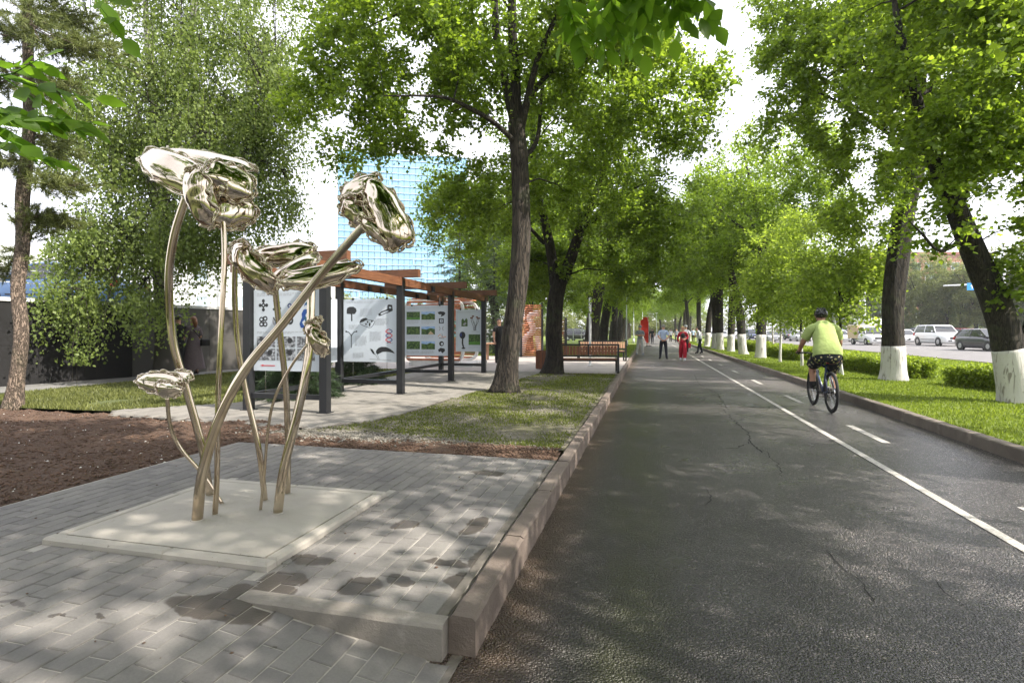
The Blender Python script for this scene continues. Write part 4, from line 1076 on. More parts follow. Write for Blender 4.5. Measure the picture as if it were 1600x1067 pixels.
def make_tree(name, base, label, trunk, limbs, ells, nclump, leaf, size, mat, bark, group=None, cat='tree', per=14, tl=.75, seed=1, wash=None, thr=-.12, freq=.55, twigs=8, wide=.42, hang=.3, sides=18, shell=.35, branch_frac=1.0, droop=.15, tflare=.2):
    """trunk: [(pt, radius)...] relative to the base; limbs: list of the same; crown ellipsoids relative to the base"""
    root = thing(name, base, label, cat, group)
    rs = np.random.RandomState(seed); rg = random.Random(seed)
    tp, trd = resample([Vector(p) for p, r in trunk], [r for p, r in trunk])
    part('trunk', MB().tube(tp, trd, sides, rough=.16, seed=seed, flare=tflare), bark, root, True, local=True)
    if wash:
        cut = [i for i, p in enumerate(tp) if p.z <= wash]; i1 = cut[-1] + 1
        f = (wash - tp[i1 - 1].z) / max(1e-3, tp[i1].z - tp[i1 - 1].z)
        q = tp[:i1] + [tp[i1 - 1].lerp(tp[i1], f)]; r2 = trd[:i1] + [trd[i1 - 1]]
        part('whitewash_coat', MB().tube(q, [r * 1.015 + .003 for r in r2], sides, rough=.16, seed=seed, flare=tflare), 'whitewash', root, True, local=True)
    skel = [(p, r) for p, r in zip(tp, trd) if p.z > tp[-1].z * .35]
    for lb in limbs:
        lp, lr = resample([Vector(p) for p, r in lb], [r for p, r in lb])
        part('limb', MB().tube(lp, lr, 10, rough=.10, seed=seed), bark, root, True, local=True)
        skel += list(zip(lp, lr))
    P, D = crown_points(ells, nclump, seed, thr, freq, shell)
    SK = np.array([tuple(p) for p, r in skel]); br = MB()
    for p in P:
        if rg.random() > branch_frac: continue
        dd_ = np.linalg.norm(SK - np.array(tuple(p)), axis=1) + np.maximum(0, SK[:, 2] - p.z) * .8
        i = int(dd_.argmin()); a, r = skel[i]; L_ = (p - a).length
        if L_ < .3: continue
        m1 = a.lerp(p, .4) + Vector((rg.uniform(-.1, .1), rg.uniform(-.1, .1), .12 * L_)); r0 = min(r * .5, .012 + .010 * L_)
        m2 = a.lerp(p, .75) + Vector((rg.uniform(-.08, .08), rg.uniform(-.08, .08), .08 * L_))
        br.tube([a, m1, m2, p], [r0, r0 * .7, r0 * .45, .004], 4, cap=False)
        SK = np.vstack([SK, [tuple(m1), tuple(m2)]]); skel.append((m1, r0 * .7)); skel.append((m2, r0 * .45))
    if br.v: part('branches', br, bark, root, True, local=True, kind='stuff')
    me = leaves_mesh(leaf, np.array([tuple(p) for p in P]), D, rs, per, tl, size, seed, droop, mat, wide, hang, twigs)
    o = mesh_obj('crown', me, None, root); ORIG[o.name] = ORIG[root.name]
    return root
def rel(base, u, v, d): q = W(u, v, d); return q - Vector(base)

# --- the two lindens left of the path
b1 = G(790, 612, .14); d1 = dep(612, .14)
R1 = lambda u, v, d=d1: rel(b1, u, v, d)
T1 = [((0, 0, -.05), .265), (R1(795, 560), .212), (R1(803, 500), .203), (R1(812, 420), .197), (R1(815, 330), .19), (R1(812, 250), .19), (R1(806, 190), .17)]
L1 = [[(R1(810, 215), .11), (R1(790, 130), .10), (R1(775, 50, d1 + .3), .085), (R1(772, -60, d1 + .5), .07), (R1(765, -200, d1 + .7), .05), (R1(755, -340, d1 + .7), .02)],
      [(R1(808, 215), .13), (R1(805, 120), .11), (R1(800, 20), .095), (R1(806, -120), .08), (R1(815, -300), .05), (R1(815, -430), .02)],
      [(R1(814, 205), .08), (R1(835, 110, d1 - .4), .065), (R1(858, 50, d1 - .8), .05), (R1(900, -40, d1 - 1.2), .035), (R1(930, -140, d1 - 1.4), .015)],
      [(R1(817, 170), .06), (R1(855, 118, d1 + .3), .055), (R1(905, 98, d1 + .6), .045), (R1(990, 68, d1 + .9), .03), (R1(1040, 30, d1 + 1.2), .015)],
      [(R1(808, 225), .055), (R1(772, 192, d1 - .5), .05), (R1(735, 170, d1 - .9), .045), (R1(690, 152, d1 - 1.3), .03), (R1(600, 150, d1 - 1.6), .012)],
      [(R1(815, 250), .06), (R1(840, 215, d1 + .8), .05), (R1(850, 120, d1 + 1.6), .04), (R1(880, 0, d1 + 2.2), .02)],
      [(R1(800, 150), .05), (R1(740, 60, d1 + 1.0), .04), (R1(640, 20, d1 + 1.4), .03), (R1(540, 60, d1 + 1.2), .012)]]
def el(base, u, v, d, rx, ry, rz, w=None):
    q = rel(base, u, v, d); e = (q.x, q.y, q.z, rx, ry, rz); return e + (w,) if w else e
E1 = [el(b1, 800, -60, d1, 4.3, 3.6, 3.0), el(b1, 640, 120, d1, 2.2, 2.2, 1.45, 12), el(b1, 560, 215, d1, 1.25, 1.4, .75, 2.2), el(b1, 545, 95, d1, .95, 1.2, 1.3, 2.6), el(b1, 960, 130, d1 + .6, 2.2, 2.4, 1.6, 14),
      el(b1, 1050, 130, d1 + .8, 1.15, 1.4, 1.5, 4), el(b1, 760, 300, d1 + 1.2, 1.3, 1.4, .8, 3.0), el(b1, 720, 345, d1 + 2, 1.0, 1.0, .8, 1.8), el(b1, 900, 290, d1 + 1.6, 1.6, 1.4, 1.0, 5), el(b1, 490, 165, d1, .45, .8, .7, .7), el(b1, 620, 30, d1, 2.0, 2.0, 1.5, 7)]
make_tree('linden_tree', b1, 'nearest linden left of the path, straight bare trunk in the gravelly lawn', T1, L1, E1, 1180, 'crown', .088, 'linden_leaf', 'linden_bark', 'lindens on the left of the path', seed=11, per=13, tl=.5, thr=-.07, freq=1.0, sides=32, tflare=.35)
b2 = G(863, 583, .14); d2 = dep(583, .14)
R2 = lambda u, v, d=d2: rel(b2, u, v, d)
T2 = [((0, 0, -.05), .33), (R2(866, 555), .26), (R2(865, 520), .245), (R2(868, 470), .24), (R2(875, 435), .24)]
L2 = [[(R2(878, 440), .20), (R2(895, 395), .17), (R2(912, 340), .13), (R2(935, 290), .10), (R2(950, 230, d2 + .5), .06), (R2(960, 100, d2 + .5), .02)],
      [(R2(868, 445), .19), (R2(862, 400), .16), (R2(852, 350), .13), (R2(838, 290), .11), (R2(832, 200), .08), (R2(840, 80), .03)],
      [(R2(905, 360), .08), (R2(960, 320, d2 + .5), .06), (R2(1000, 290, d2 + .6), .04), (R2(1050, 280, d2 + .8), .015)],
      [(R2(850, 380), .06), (R2(800, 330, d2 + 1), .045), (R2(740, 300, d2 + 1.4), .015)]]
E2 = [el(b2, 930, 215, d2, 3.2, 3.0, 2.8), el(b2, 985, 380, d2 - .4, 1.7, 2.2, 1.5, 9), el(b2, 900, 440, d2 + .8, 1.7, 1.5, .95, 5), el(b2, 770, 320, d2 + .5, 1.5, 1.6, 1.1, 4.5), el(b2, 720, 300, d2 + .4, 1.1, 1.2, 1.0, 2.5),
      el(b2, 1040, 340, d2, 1.2, 1.4, 1.7, 5), el(b2, 850, 420, d2 + 1.2, 1.6, 1.2, .8, 3.5), el(b2, 700, 350, d2 + .6, .7, 1, .9, 1.3)]
make_tree('linden_tree', b2, 'second linden left of the path, low forking trunk beside the dark bench', T2, L2, E2, 780, 'crown', .095, 'linden_leaf_dark', 'dark_bark', 'lindens on the left of the path', seed=12, per=12, tl=.55, thr=-.08, freq=.9, sides=24)

# --- the two near trees right of the path
b3 = G(1397, 594, .11); d3 = dep(594, .11)
R3 = lambda u, v, d=d3: rel(b3, u, v, d)
T3 = [((0, 0, -.05), .32), (R3(1397, 572), .27), (R3(1396, 520), .25), (R3(1396, 470), .25), (R3(1402, 410), .265), (R3(1410, 350), .255), (R3(1424, 285), .24), (R3(1440, 210), .20), (R3(1442, 140), .17)]
L3 = [[(R3(1441, 170), .13), (R3(1436, 60), .11), (R3(1430, -60), .08), (R3(1420, -200), .03)],
      [(R3(1435, 180), .10), (R3(1412, 110, d3 - .5), .085), (R3(1385, 60, d3 - 1), .07), (R3(1355, 28, d3 - 1.3), .055)],
      [(R3(1440, 190), .08), (R3(1390, 120, d3), .05), (R3(1330, 100, d3), .04), (R3(1270, 140, d3), .015)],
      [(R3(1445, 150), .09), (R3(1500, 60, d3), .07), (R3(1580, 0, d3), .05), (R3(1650, -60, d3), .02)],
      [(R3(1430, 240), .06), (R3(1360, 190, d3 + 1), .045), (R3(1290, 150, d3 + 1), .03), (R3(1230, 130, d3 + 1), .012)]]
E3 = [el(b3, 1420, -20, d3, 4.0, 3.3, 3.2), el(b3, 1310, 110, d3, 2.0, 2.2, 1.8, 11), el(b3, 1350, 310, d3 + .4, 1.15, 1.5, 1.35, 4.5), el(b3, 1385, 225, d3 + .3, 1.8, 1.8, 1.2, 6), el(b3, 1260, 70, d3, 1.3, 1.3, 1.4, 3.5), el(b3, 1240, 205, d3 + .5, 1.1, 1.2, .75, 1.6), el(b3, 1500, 180, d3 + 1, 2.3, 1.8, 1.5, 7)]
make_tree('whitewashed_linden', b3, 'upright whitewashed linden on the verge, right behind the cyclist', T3, L3, E3, 860, 'crown', .098, 'linden_leaf', 'dark_bark', 'whitewashed lindens on the verge', seed=13, per=13, tl=.5, wash=.93, sides=28, thr=-.06, freq=1.0, tflare=.08)
b4 = G(1590, 629, .11); d4 = dep(629, .11)
R4 = lambda u, v, d=d4: rel(b4, u, v, d)
T4 = [((0, 0, -.05), .27), (R4(1584, 600), .235), (R4(1574, 540), .235), (R4(1558, 480), .22), (R4(1528, 410), .19), (R4(1497, 335), .16), (R4(1465, 260), .135), (R4(1440, 190), .11)]
L4 = [[(R4(1600, 560), .15), (R4(1625, 470), .13), (R4(1660, 360), .11), (R4(1700, 200), .08), (R4(1720, 0), .03)], [(R4(1577, 560), .11), (R4(1572, 490, d4 + .16), .10), (R4(1552, 440, d4 + .12), .06)],
      [(R4(1445, 210), .10), (R4(1425, 120), .08), (R4(1400, 20), .05), (R4(1390, -100), .02)],
      [(R4(1510, 370), .045), (R4(1470, 392, d4 - .3), .03), (R4(1440, 365, d4 - .6), .02), (R4(1420, 345, d4 - .8), .008)],
      [(R4(1500, 330), .07), (R4(1530, 200, d4 + .5), .06), (R4(1570, 100, d4 + .5), .04), (R4(1640, 30, d4 + .5), .015)]]
E4 = [el(b4, 1590, -40, d4 + .4, 3.0, 3.0, 2.6), el(b4, 1530, 130, d4 - .6, 1.5, 1.5, 1.5, 7), el(b4, 1580, 300, d4 - .2, .9, 1.0, 1.4, 3.6), el(b4, 1600, 400, d4 - .3, .62, .8, .75, 1.3), el(b4, 1480, 350, d4 - .4, .62, .6, .42, .35), el(b4, 1440, 70, d4, 1.4, 1.4, 1.3, 3), el(b4, 1510, 230, d4 - .5, 1.2, 1.0, 1.0, 2)]
make_tree('whitewashed_linden', b4, 'leaning whitewashed linden at the right edge, with a thick split trunk', T4, L4, E4, 640, 'crown', .095, 'linden_leaf', 'dark_bark', 'whitewashed lindens on the verge', seed=14, per=12, tl=.5, wash=1.0, sides=28, thr=-.06, freq=1.0, tflare=.08)

# --- rows: prototypes, then copies
def row_tree(name, label, group, seed, h, cw, fork, lean=0, mat='linden_leaf', wash=None, r=.24, ncl=480, size=.13, per=10, low=2.6, bark='dark_bark', base=(0, 0, 0), thr=-.04, freq=.6):
    rg = random.Random(seed)
    T = [((0, 0, -.05), r * 1.18), ((lean * .1, 0, .35), r), ((lean * .35 + .03, .03, fork * .5), r * .95), ((lean, .05, fork), r * .85), ((lean * 1.5, 0, fork + 1.2), r * .65)]
    Ls = []; top = Vector((lean, .05, fork))
    for k in range(6):
        a = k * 1.05 + rg.uniform(-.3, .3); o = rg.uniform(.35, .8) * cw; z1 = rg.uniform(.5, .9) * h
        Ls.append([(top + Vector((0, 0, rg.uniform(-.4, .8))), r * .5), (top + Vector((math.cos(a) * o * .35, math.sin(a) * o * .35, (z1 - fork) * .45)), r * .34), (Vector((math.cos(a) * o * .75, math.sin(a) * o * .75, fork + (z1 - fork) * .8)), r * .2), (Vector((math.cos(a) * o, math.sin(a) * o, z1)), r * .06)])
    mid = (low + h) / 2
    E = [(0, 0, mid + .3, cw * .92, cw * .92, (h - low) / 2, 10)]
    for k in range(7):
        a = k * .9 + rg.uniform(-.3, .3); o = cw * rg.uniform(.5, .75)
        E.append((math.cos(a) * o, math.sin(a) * o, rg.uniform(low + .9, h - 2.0), cw * .45, cw * .45, rg.uniform(.9, 1.5), 2.2))
    return make_tree(name, base, label, T, Ls, E, ncl, 'crown', size, mat, bark, group, seed=seed, per=per, tl=.8, wash=wash, sides=14, twigs=7, tflare=.08, thr=thr, freq=freq, branch_frac=.5)
GR = 'whitewashed lindens on the verge'; GL = 'lindens on the left of the path'
pA = row_tree('whitewashed_linden', 'third whitewashed linden along the verge, a straight trunk just left of the cyclist', GR, 31, 11.6, 3.9, 5.2, .1, wash=1.15, r=.235, low=3.9)
g = G(1188, 559, .11); pA.location = g
pB = row_tree('whitewashed_linden', 'fourth whitewashed linden along the verge, its trunk bending to the left', GR, 32, 11.2, 3.9, 4.8, -.7, wash=1.15, r=.235, low=3.9)
g = G(1162, 553.5, .11); pB.location = g
names = ['fifth', 'sixth', 'seventh', 'eighth', 'ninth', 'tenth', 'eleventh', 'twelfth', 'thirteenth', 'fourteenth', 'fifteenth', 'sixteenth']
rg = random.Random(77); pool = [pA, pB]
rpx = [(1142, 549), (1125, 546.5), (1117, 544.5), (1104, 541.5)]
for k in range(9):
    if k < 4: g = G(*rpx[k], .11)
    else: g = Vector((5.6 + rg.uniform(-.3, .3), 62 + (k - 4) * 14 + rg.uniform(-1, 1), .11))
    dup(pool[k % 2], g, rg.uniform(0, 6.28), '%s whitewashed linden along the verge counting from the camera, far down the path' % names[k], scale=rg.uniform(.92, 1.08))
pE = row_tree('whitewashed_linden', 'first whitewashed linden behind the camera position', GR, 35, 11.2, 3.9, 4.6, -.2, wash=1.25, r=.27, low=3.6, ncl=250, thr=.08, freq=.7)
pE.location = (6.9, -15, .11)
# the same row before and beside the camera, outside the frame; its crowns shade the path
for k, (x, y) in enumerate(((6.9, 5.8), (6.7, .4), (6.8, -5.5), (6.8, -11.5))):
    dup(pE, (x, y, .11), 1.3 + k * 2.1, ['whitewashed linden just right of the frame beside the path', 'whitewashed linden level with the camera on the verge', 'whitewashed linden behind the camera on the verge', 'farthest whitewashed linden behind the camera on the verge'][k], scale=(1, 1, 1.05))
pC = row_tree('linden_tree', 'third linden left of the path, a thick dark trunk behind the two benches', GL, 33, 11.5, 4.4, 3.4, .5, r=.36, low=2.9); pC.location = (-3.1, 29.5, .13)
pD = row_tree('linden_tree', 'fourth linden left of the path, a leaning trunk beyond the benches', GL, 34, 12, 4.2, 3.6, -.4, r=.30, low=2.9, mat='linden_leaf_dark'); pD.location = (-3.3, 36, .13)
for k in range(9):
    dup([pC, pD][k % 2], (-3.4 + rg.uniform(-.5, .3), 43 + k * 8.0 + rg.uniform(-1, 1), .13), rg.uniform(0, 6.28), '%s linden left of the path counting from the camera, deep in the avenue' % names[k], scale=rg.uniform(.9, 1.05))
dup(pD, (-7.2, 33, .13), 2.0, 'linden standing in the lawn behind the slatted screens', scale=.95)
dup(pC, (-10.5, 38, .13), 4.0, 'linden far back in the left lawn beyond the pavilion', scale=1.0)
dup(pD, (-8.5, 48, .13), 5.0, 'linden deep in the left lawn, behind the white post', scale=1.1)
dup(pC, (-15, 52, .13), 1.0, 'broad linden in front of the glass tower base', scale=1.0)
dup(pD, (-4, -7, .1), 1.0, 'unseen linden added behind the camera on the left of the path', scale=1.0)  # this group behind the camera is unseen, added to darken the steel's reflections
dup(pC, (-9, -12, .1), 3.0, 'second unseen linden added behind the camera, away from the path', scale=1.0)
dup(pD, (-13, -4, .1), 3.0, 'unseen linden added to the left behind the camera, beyond the soil bed', scale=.9)
dup(pC, (1.0, -24, .1), 2.2, 'unseen linden added on the axis of the path far behind the camera', scale=1.0)
dup(pC, (-4.5, -18, .1), 1.2, 'unseen linden added far behind the camera on the left', scale=1.0)
# closing trees at the far end of the avenue
for k, (x, y) in enumerate(((-1, 150), (3.5, 158), (7, 150), (-7, 145), (11.5, 160), (-14, 130), (-22, 120))):
    dup([pA, pB][k % 2], (x, y, .0), k, ['tree at the far end of the path, centre left', 'tree at the far end of the path, centre', 'tree at the far end of the path, right of centre', 'tree at the far end of the left lawn', 'tree at the far end beside the avenue', 'tree far behind the left row', 'tree farthest behind the left row'][k], scale=1.15)

# --- young maples by the verge
yg = row_tree('young_tree', 'young tree with thin white trunk left of the cyclist, bright leaves', 'young trees on the verge', 41, 5.8, 1.75, 2.2, 0, mat='bright_leaf', wash=1.3, r=.045, ncl=190, size=.12, low=1.9, thr=.02, freq=1.3)
yg.location = G(1219, 566, .11)
for (u, v, s, lb) in ((1253, 572, 1.0, 'young tree with thin whitewashed trunk directly behind the cyclist'), (1313, 584, .86, 'young tree with a white leaning stake just right of the cyclist'), (1208, 545, 1.3, 'young bright tree farther along the verge by the hedge')):
    dup(yg, G(u, v, .11), u, lb, scale=s)
st = MB(); a_ = G(1314, 586, .11); st.tube([a_ + Vector((.05, 0, 0)), a_ + Vector((-.22, 0, 1.9))], .035, 8)
tag(part('tree_stake', st, 'white_post'), 'white leaning stake beside the young tree right of the cyclist', 'stake')

# --- birch, left
bb = G(258, 591, .14); db = dep(591, .14)
RB = lambda u, v, d=db: rel(bb, u, v, d)
def birch():
    root = thing('birch_tree', bb, 'big weeping birch with a patchy trunk in front of the panelled wall', 'tree')
    rs = np.random.RandomState(5); rg = random.Random(5)
    T = [((0, 0, -.05), .30), (RB(257, 540), .235), (RB(255, 460), .22), (RB(252, 380), .21), (RB(250, 290), .20), (RB(255, 200), .16)]
    tp, tr = resample([Vector(p) for p, r in T], [r for p, r in T]); part('trunk', MB().tube(tp, tr, 20, rough=.12, seed=4, flare=.3), 'birch_bark', root, True, local=True)
    Ls = [[(RB(252, 270), .13), (RB(245, 190), .11), (RB(230, 60), .08), (RB(225, -100), .05), (RB(222, -300), .02)], [(RB(257, 270), .12), (RB(275, 180), .10), (RB(300, 40), .08), (RB(312, -120), .05), (RB(318, -300), .02)],
          [(RB(248, 290), .07), (RB(190, 270, db - .5), .06), (RB(165, 200, db - 1), .045), (RB(130, 100, db - 1.2), .015)], [(RB(250, 280), .06), (RB(225, 215, db + .3), .05), (RB(200, 130, db + .8), .04), (RB(150, 60, db + 1), .012)],
          [(RB(258, 290), .06), (RB(340, 230, db - .3), .05), (RB(400, 170, db - .4), .035), (RB(450, 150, db), .012)], [(RB(255, 300), .05), (RB(200, 255, db - .8), .04), (RB(140, 240, db - 1), .012)]]
    sk = []
    for lb in Ls:
        lp, lr = resample([Vector(p) for p, r in lb], [r for p, r in lb]); part('limb', MB().tube(lp, lr, 8, rough=.1), 'birch_bark', root, True, local=True); sk += lp
    # hanging strands
    P = []
    ells = [el(bb, 310, -20, db, 3.3, 3.0, 4.2, 26), el(bb, 300, 200, db, 2.9, 2.6, 2.4, 18), el(bb, 180, 180, db - .6, 1.9, 1.8, 2.0, 8), el(bb, 410, 150, db, 1.25, 1.5, 2.2, 7), el(bb, 230, 350, db - .6, 2.1, 1.6, 1.0, 8), el(bb, 410, 290, db - .2, 1.0, 1.3, 1.2, 3.2), el(bb, 140, 380, db - 1, .95, 1.0, .8, 2.6), el(bb, 330, 370, db + .2, 1.4, 1.2, .6, 2), el(bb, 210, 455, db - 1.2, 1.5, .8, .45, 1.6), el(bb, 110, 450, db - 1.6, .9, .7, .6, 1.3), el(bb, 130, 530, db - 2.0, .35, .3, .5, .35)]
    C, D = crown_points(ells, 6800, 9, -.10, 1.0, .25)
    C = np.array([tuple(c) for c in C]); n = len(C); per = 20
    ln = .4 + 1.1 * rs.rand(n, 1) ** 1.3; side = rs.randn(n, 1, 2) * .34
    t = (np.arange(per)[None] + rs.rand(n, per)) / per
    X = C[:, None, :] + np.zeros((n, per, 3)); X[:, :, :2] += side * (t[..., None] ** .6) * .9; X[:, :, 2] -= t * ln
    X += rs.randn(n, per, 3) * .06; N = X.reshape(-1, 3); N = N[N[:, 2] > .5]; k = len(N)
    ax = rs.randn(k, 3) * .6; ax[:, 2] -= .9; ax /= np.linalg.norm(ax, axis=1, keepdims=True)
    sd_ = np.cross(ax, rs.randn(k, 3)); sd_ /= np.linalg.norm(sd_, axis=1, keepdims=True); s = (.078 * (.6 + .8 * rs.rand(k)))[:, None]
    V = np.stack([N, N + ax * s * .4 + sd_ * s * .38, N + ax * s, N + ax * s * .4 - sd_ * s * .38], 1).reshape(-1, 3)
    me = mesh_np('crown', V, np.arange(k * 4).reshape(-1, 4), 4); mesh_obj('crown', me, 'birch_leaf', root)
    br = MB(); SK = np.array([tuple(p) for p in sk]); skl = list(sk)
    for i in range(0, n, 5):
        p = Vector(C[i]); d_ = np.linalg.norm(SK - C[i], axis=1); a = skl[int(d_.argmin())]; L_ = (p - a).length
        if L_ < .2: continue
        m1 = a.lerp(p, .5) + Vector((0, 0, .15 * L_)); br.tube([a, m1, p, p - Vector((0, 0, .8))], [.014, .010, .006, .003], 4, cap=False)
        if i % 15 == 0: SK = np.vstack([SK, [tuple(m1)]]); skl.append(m1)
    part('branches', br, 'dark_bark', root, True, local=True, kind='stuff')
    return root
birch()

# --- pines, left
def conifer_mesh(tufts, axes, rs, nper, ln, wd, mat, spread=.9):
    n = len(tufts); N = np.repeat(tufts, nper, axis=0); A = np.repeat(axes, nper, axis=0)
    d = A * .6 + rs.randn(n * nper, 3) * spread * .6; d /= np.linalg.norm(d, axis=1, keepdims=True)
    sd_ = np.cross(d, rs.randn(n * nper, 3)); sd_ /= np.linalg.norm(sd_, axis=1, keepdims=True)
    l = (ln * (.6 + .6 * rs.rand(n * nper)))[:, None]; N = N + A * (rs.rand(n * nper, 1) - .5) * ln * 1.2
    V = np.stack([N - sd_ * wd, N + sd_ * wd, N + d * l], 1).reshape(-1, 3)
    me = mesh_np('crown', V, np.arange(len(N) * 3).reshape(-1, 3), 3); me.materials.append(MATS[mat]); return me
def pine(base, label, T, boughs, seed):
    root = thing('pine_tree', base, label, 'tree', 'pines at the left edge')
    rs = np.random.RandomState(seed); rg = random.Random(seed)
    tp, tr = resample([Vector(p) for p, r in T], [r for p, r in T]); part('trunk', MB().tube(tp, tr, 18, rough=.14, seed=seed, flare=.35), 'pine_bark', root, True, local=True)
    br = MB(); Tf = []; Ax = []
    for (a, b, r, n, sp) in boughs:
        a, b = Vector(a), Vector(b); m1 = a.lerp(b, .5) + Vector((0, 0, -.06 * (b - a).length))
        br.tube([a, m1, b], [r, r * .65, r * .25], 6)
        for k in range(n):
            t = rg.random() ** .55; p = a.lerp(b, t) + Vector((rg.gauss(0, sp), rg.gauss(0, sp), rg.gauss(0, sp * .45)))
            d = ((p - a.lerp(b, t * .7)).normalized() + Vector((0, 0, .25)) + (b - a).normalized() * .5).normalized()
            Tf.append(tuple(p)); Ax.append(tuple(d))
            if k % 4 == 0: br.tube([a.lerp(b, t * .8), p], [.010, .004], 4, cap=False)
    part('boughs', br, 'pine_bark', root, True, local=True, kind='stuff')
    mesh_obj('crown', conifer_mesh(np.array(Tf), np.array(Ax), rs, 44, .13, .0055, 'pine_needle'), None, root)
    return root
bp = G(20, 636, .13); dp_ = dep(636, .13)
RP = lambda u, v, d=dp_: rel(bp, u, v, d)
TP = [((0, 0, -.05), .14), (RP(26, 590), .112), (RP(33, 520), .105), (RP(28, 450), .10), (RP(36, 380), .10), (RP(36, 310), .10), (RP(45, 220), .085), (RP(44, 100), .075), (RP(42, 0), .07), (RP(40, -150), .06), (RP(36, -330), .03)]
BP = []
rgp = random.Random(3)
for (u, v, u2, v2, dd_, n, sp) in ((45, 60, 150, 75, -.3, 150, .22), (44, 20, 120, 30, .2, 130, .22), (45, 150, 110, 120, -.5, 60, .18), (45, 200, 95, 240, .4, 80, .2), (40, 280, 120, 290, -.2, 120, .2), (40, 250, -20, 250, -.3, 110, .24), (36, 330, 95, 350, .3, 90, .16), (44, 110, -20, 130, .5, 100, .22), (36, 390, -10, 430, .2, 50, .15), (36, 380, 70, 340, .2, 50, .15), (42, 60, -30, 40, .3, 120, .25), (40, -60, 140, -60, -.4, 150, .25), (40, -60, -60, -80, .4, 150, .25), (42, 0, 60, 60, -1.0, 80, .22), (42, 100, 90, 160, -.8, 70, .2), (38, -200, 100, -230, .3, 120, .25), (38, -200, -20, -230, .3, 120, .25)):
    BP.append((RP(u, v), RP(u2, v2, dp_ + dd_), .022, n, sp))
pine(bp, 'slender pine with a flaky reddish trunk at the left edge of the soil bed', TP, BP, 21)

# --- spruces
def spruce(base, label, h, wdt, seed, mat, nb=60, cat='tree', name='spruce_tree', z0=.3, group='spruces in the background on the left', r=.12):
    root = thing(name, base, label, cat, group); rs = np.random.RandomState(seed); rg = random.Random(seed)
    part('trunk', MB().tube([(0, 0, -.05), (0, 0, h * .5), (0, 0, h)], [r, r * .6, .01], 10), 'dark_bark', root, True, local=True)
    Tf = []; Ax = []; br = MB()
    for k in range(nb):
        z = z0 + (h - z0) * (k / nb) ** 1.1; L_ = wdt * (1 - (z - z0) / (h - z0)) ** .8 * rg.uniform(.7, 1.1) + .1; a = k * 2.4 + rg.uniform(-.3, .3)
        A = Vector((0, 0, z)); B = Vector((math.cos(a) * L_, math.sin(a) * L_, z - L_ * rg.uniform(.15, .4))); br.tube([A, A.lerp(B, .5) + Vector((0, 0, .05)), B], [.02, .012, .004], 4, cap=False)
        for q in range(int(16 * L_ / wdt * 1.6) + 8):
            t = rg.random() ** .6; s_ = L_ * .22 * (1.1 - t) + .04; p = A.lerp(B, t) + Vector((rg.gauss(0, s_), rg.gauss(0, s_), -abs(rg.gauss(0, s_ * .8)))); Tf.append(tuple(p)); d = (B - A).normalized() + Vector((0, 0, -.3)); Ax.append(tuple(d.normalized()))
    part('boughs', br, 'dark_bark', root, True, local=True, kind='stuff')
    mesh_obj('crown', conifer_mesh(np.array(Tf), np.array(Ax), rs, 24, .15, .008 if h > 3 else .005, mat, .8), None, root); return root
sA = spruce((0, 0, 0), 'pale sunlit spruce behind the pergola, in front of the glass tower', 8.8, 2.7, 51, 'spruce_needle', 90)
sA.location = (*at(718, 34), .13)
dup(sA, (*at(772, 31), .13), 1.5, 'bluish spruce between the pergola and the nearest linden trunk', scale=.80)
dup(sA, (*at(655, 60), .13), 3.0, 'small far spruce seen over the third poster', scale=.55)
dup(sA, (*at(497, 46), .13), 2.0, 'small spruce top showing between the first two posters', scale=.52)
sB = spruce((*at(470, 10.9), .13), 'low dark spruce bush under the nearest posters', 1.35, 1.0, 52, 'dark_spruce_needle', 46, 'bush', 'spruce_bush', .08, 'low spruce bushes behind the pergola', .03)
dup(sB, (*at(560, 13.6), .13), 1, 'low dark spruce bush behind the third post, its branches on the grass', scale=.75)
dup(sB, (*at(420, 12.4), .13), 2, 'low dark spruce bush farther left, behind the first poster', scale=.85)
# --- background trees
bg1 = row_tree('background_tree', 'tall round tree across the avenue, left of the others there', 'trees on the far side of the avenue', 61, 13, 4.6, 3.5, 0, mat='far_leaf', r=.28, ncl=430, size=.22, per=8, low=2.0)
bg2 = row_tree('background_tree', 'slim poplar across the avenue behind the upright linden', 'trees on the far side of the avenue', 62, 15, 2.3, 3, 0, mat='poplar_leaf', r=.2, ncl=380, size=.2, per=8, low=.8)
bg1.location = (*at(1385, 92), .5); bg2.location = (*at(1360, 88), .5)
k = 0; rgb = random.Random(6)
for (u, d, pr, s) in ((1330, 130, 0, 1.0), (1300, 118, 0, .9), (1440, 86, 0, 1.0), (1415, 90, 1, .95), (1480, 82, 0, .92), (1468, 84, 1, .8), (1525, 78, 0, .95), (1500, 80, 1, .7), (1545, 78, 1, .75), (1570, 74, 0, .95), (1600, 74, 1, .9), (1625, 72, 0, 1.0), (1280, 150, 0, 1.0), (1250, 170, 0, 1.1), (1660, 70, 0, 1), (1225, 190, 0, 1.1), (1350, 112, 0, .6)):
    dup([bg1, bg2][pr], (*at(u, d), .5), rgb.uniform(0, 6), '%s across the avenue, %s' % (['broad tree', 'slim poplar'][pr], 'at image column %d' % u if False else ['far left where the avenue narrows', 'left of the light pole', 'right of the upright linden', 'just right of the upright linden', 'behind the white off-roader', 'small poplar behind the white off-roader', 'below the blue sign', 'short poplar left of the leaning linden', 'poplar showing right behind the leaning linden', 'behind the leaning linden', 'poplar at the right edge', 'at the right edge of the frame', 'in the distance past the kiosk', 'distant, above the kiosk', 'just outside the right edge', 'most distant, above the parked cars', 'small yellowish one beside the light pole'][k]), scale=s); k += 1
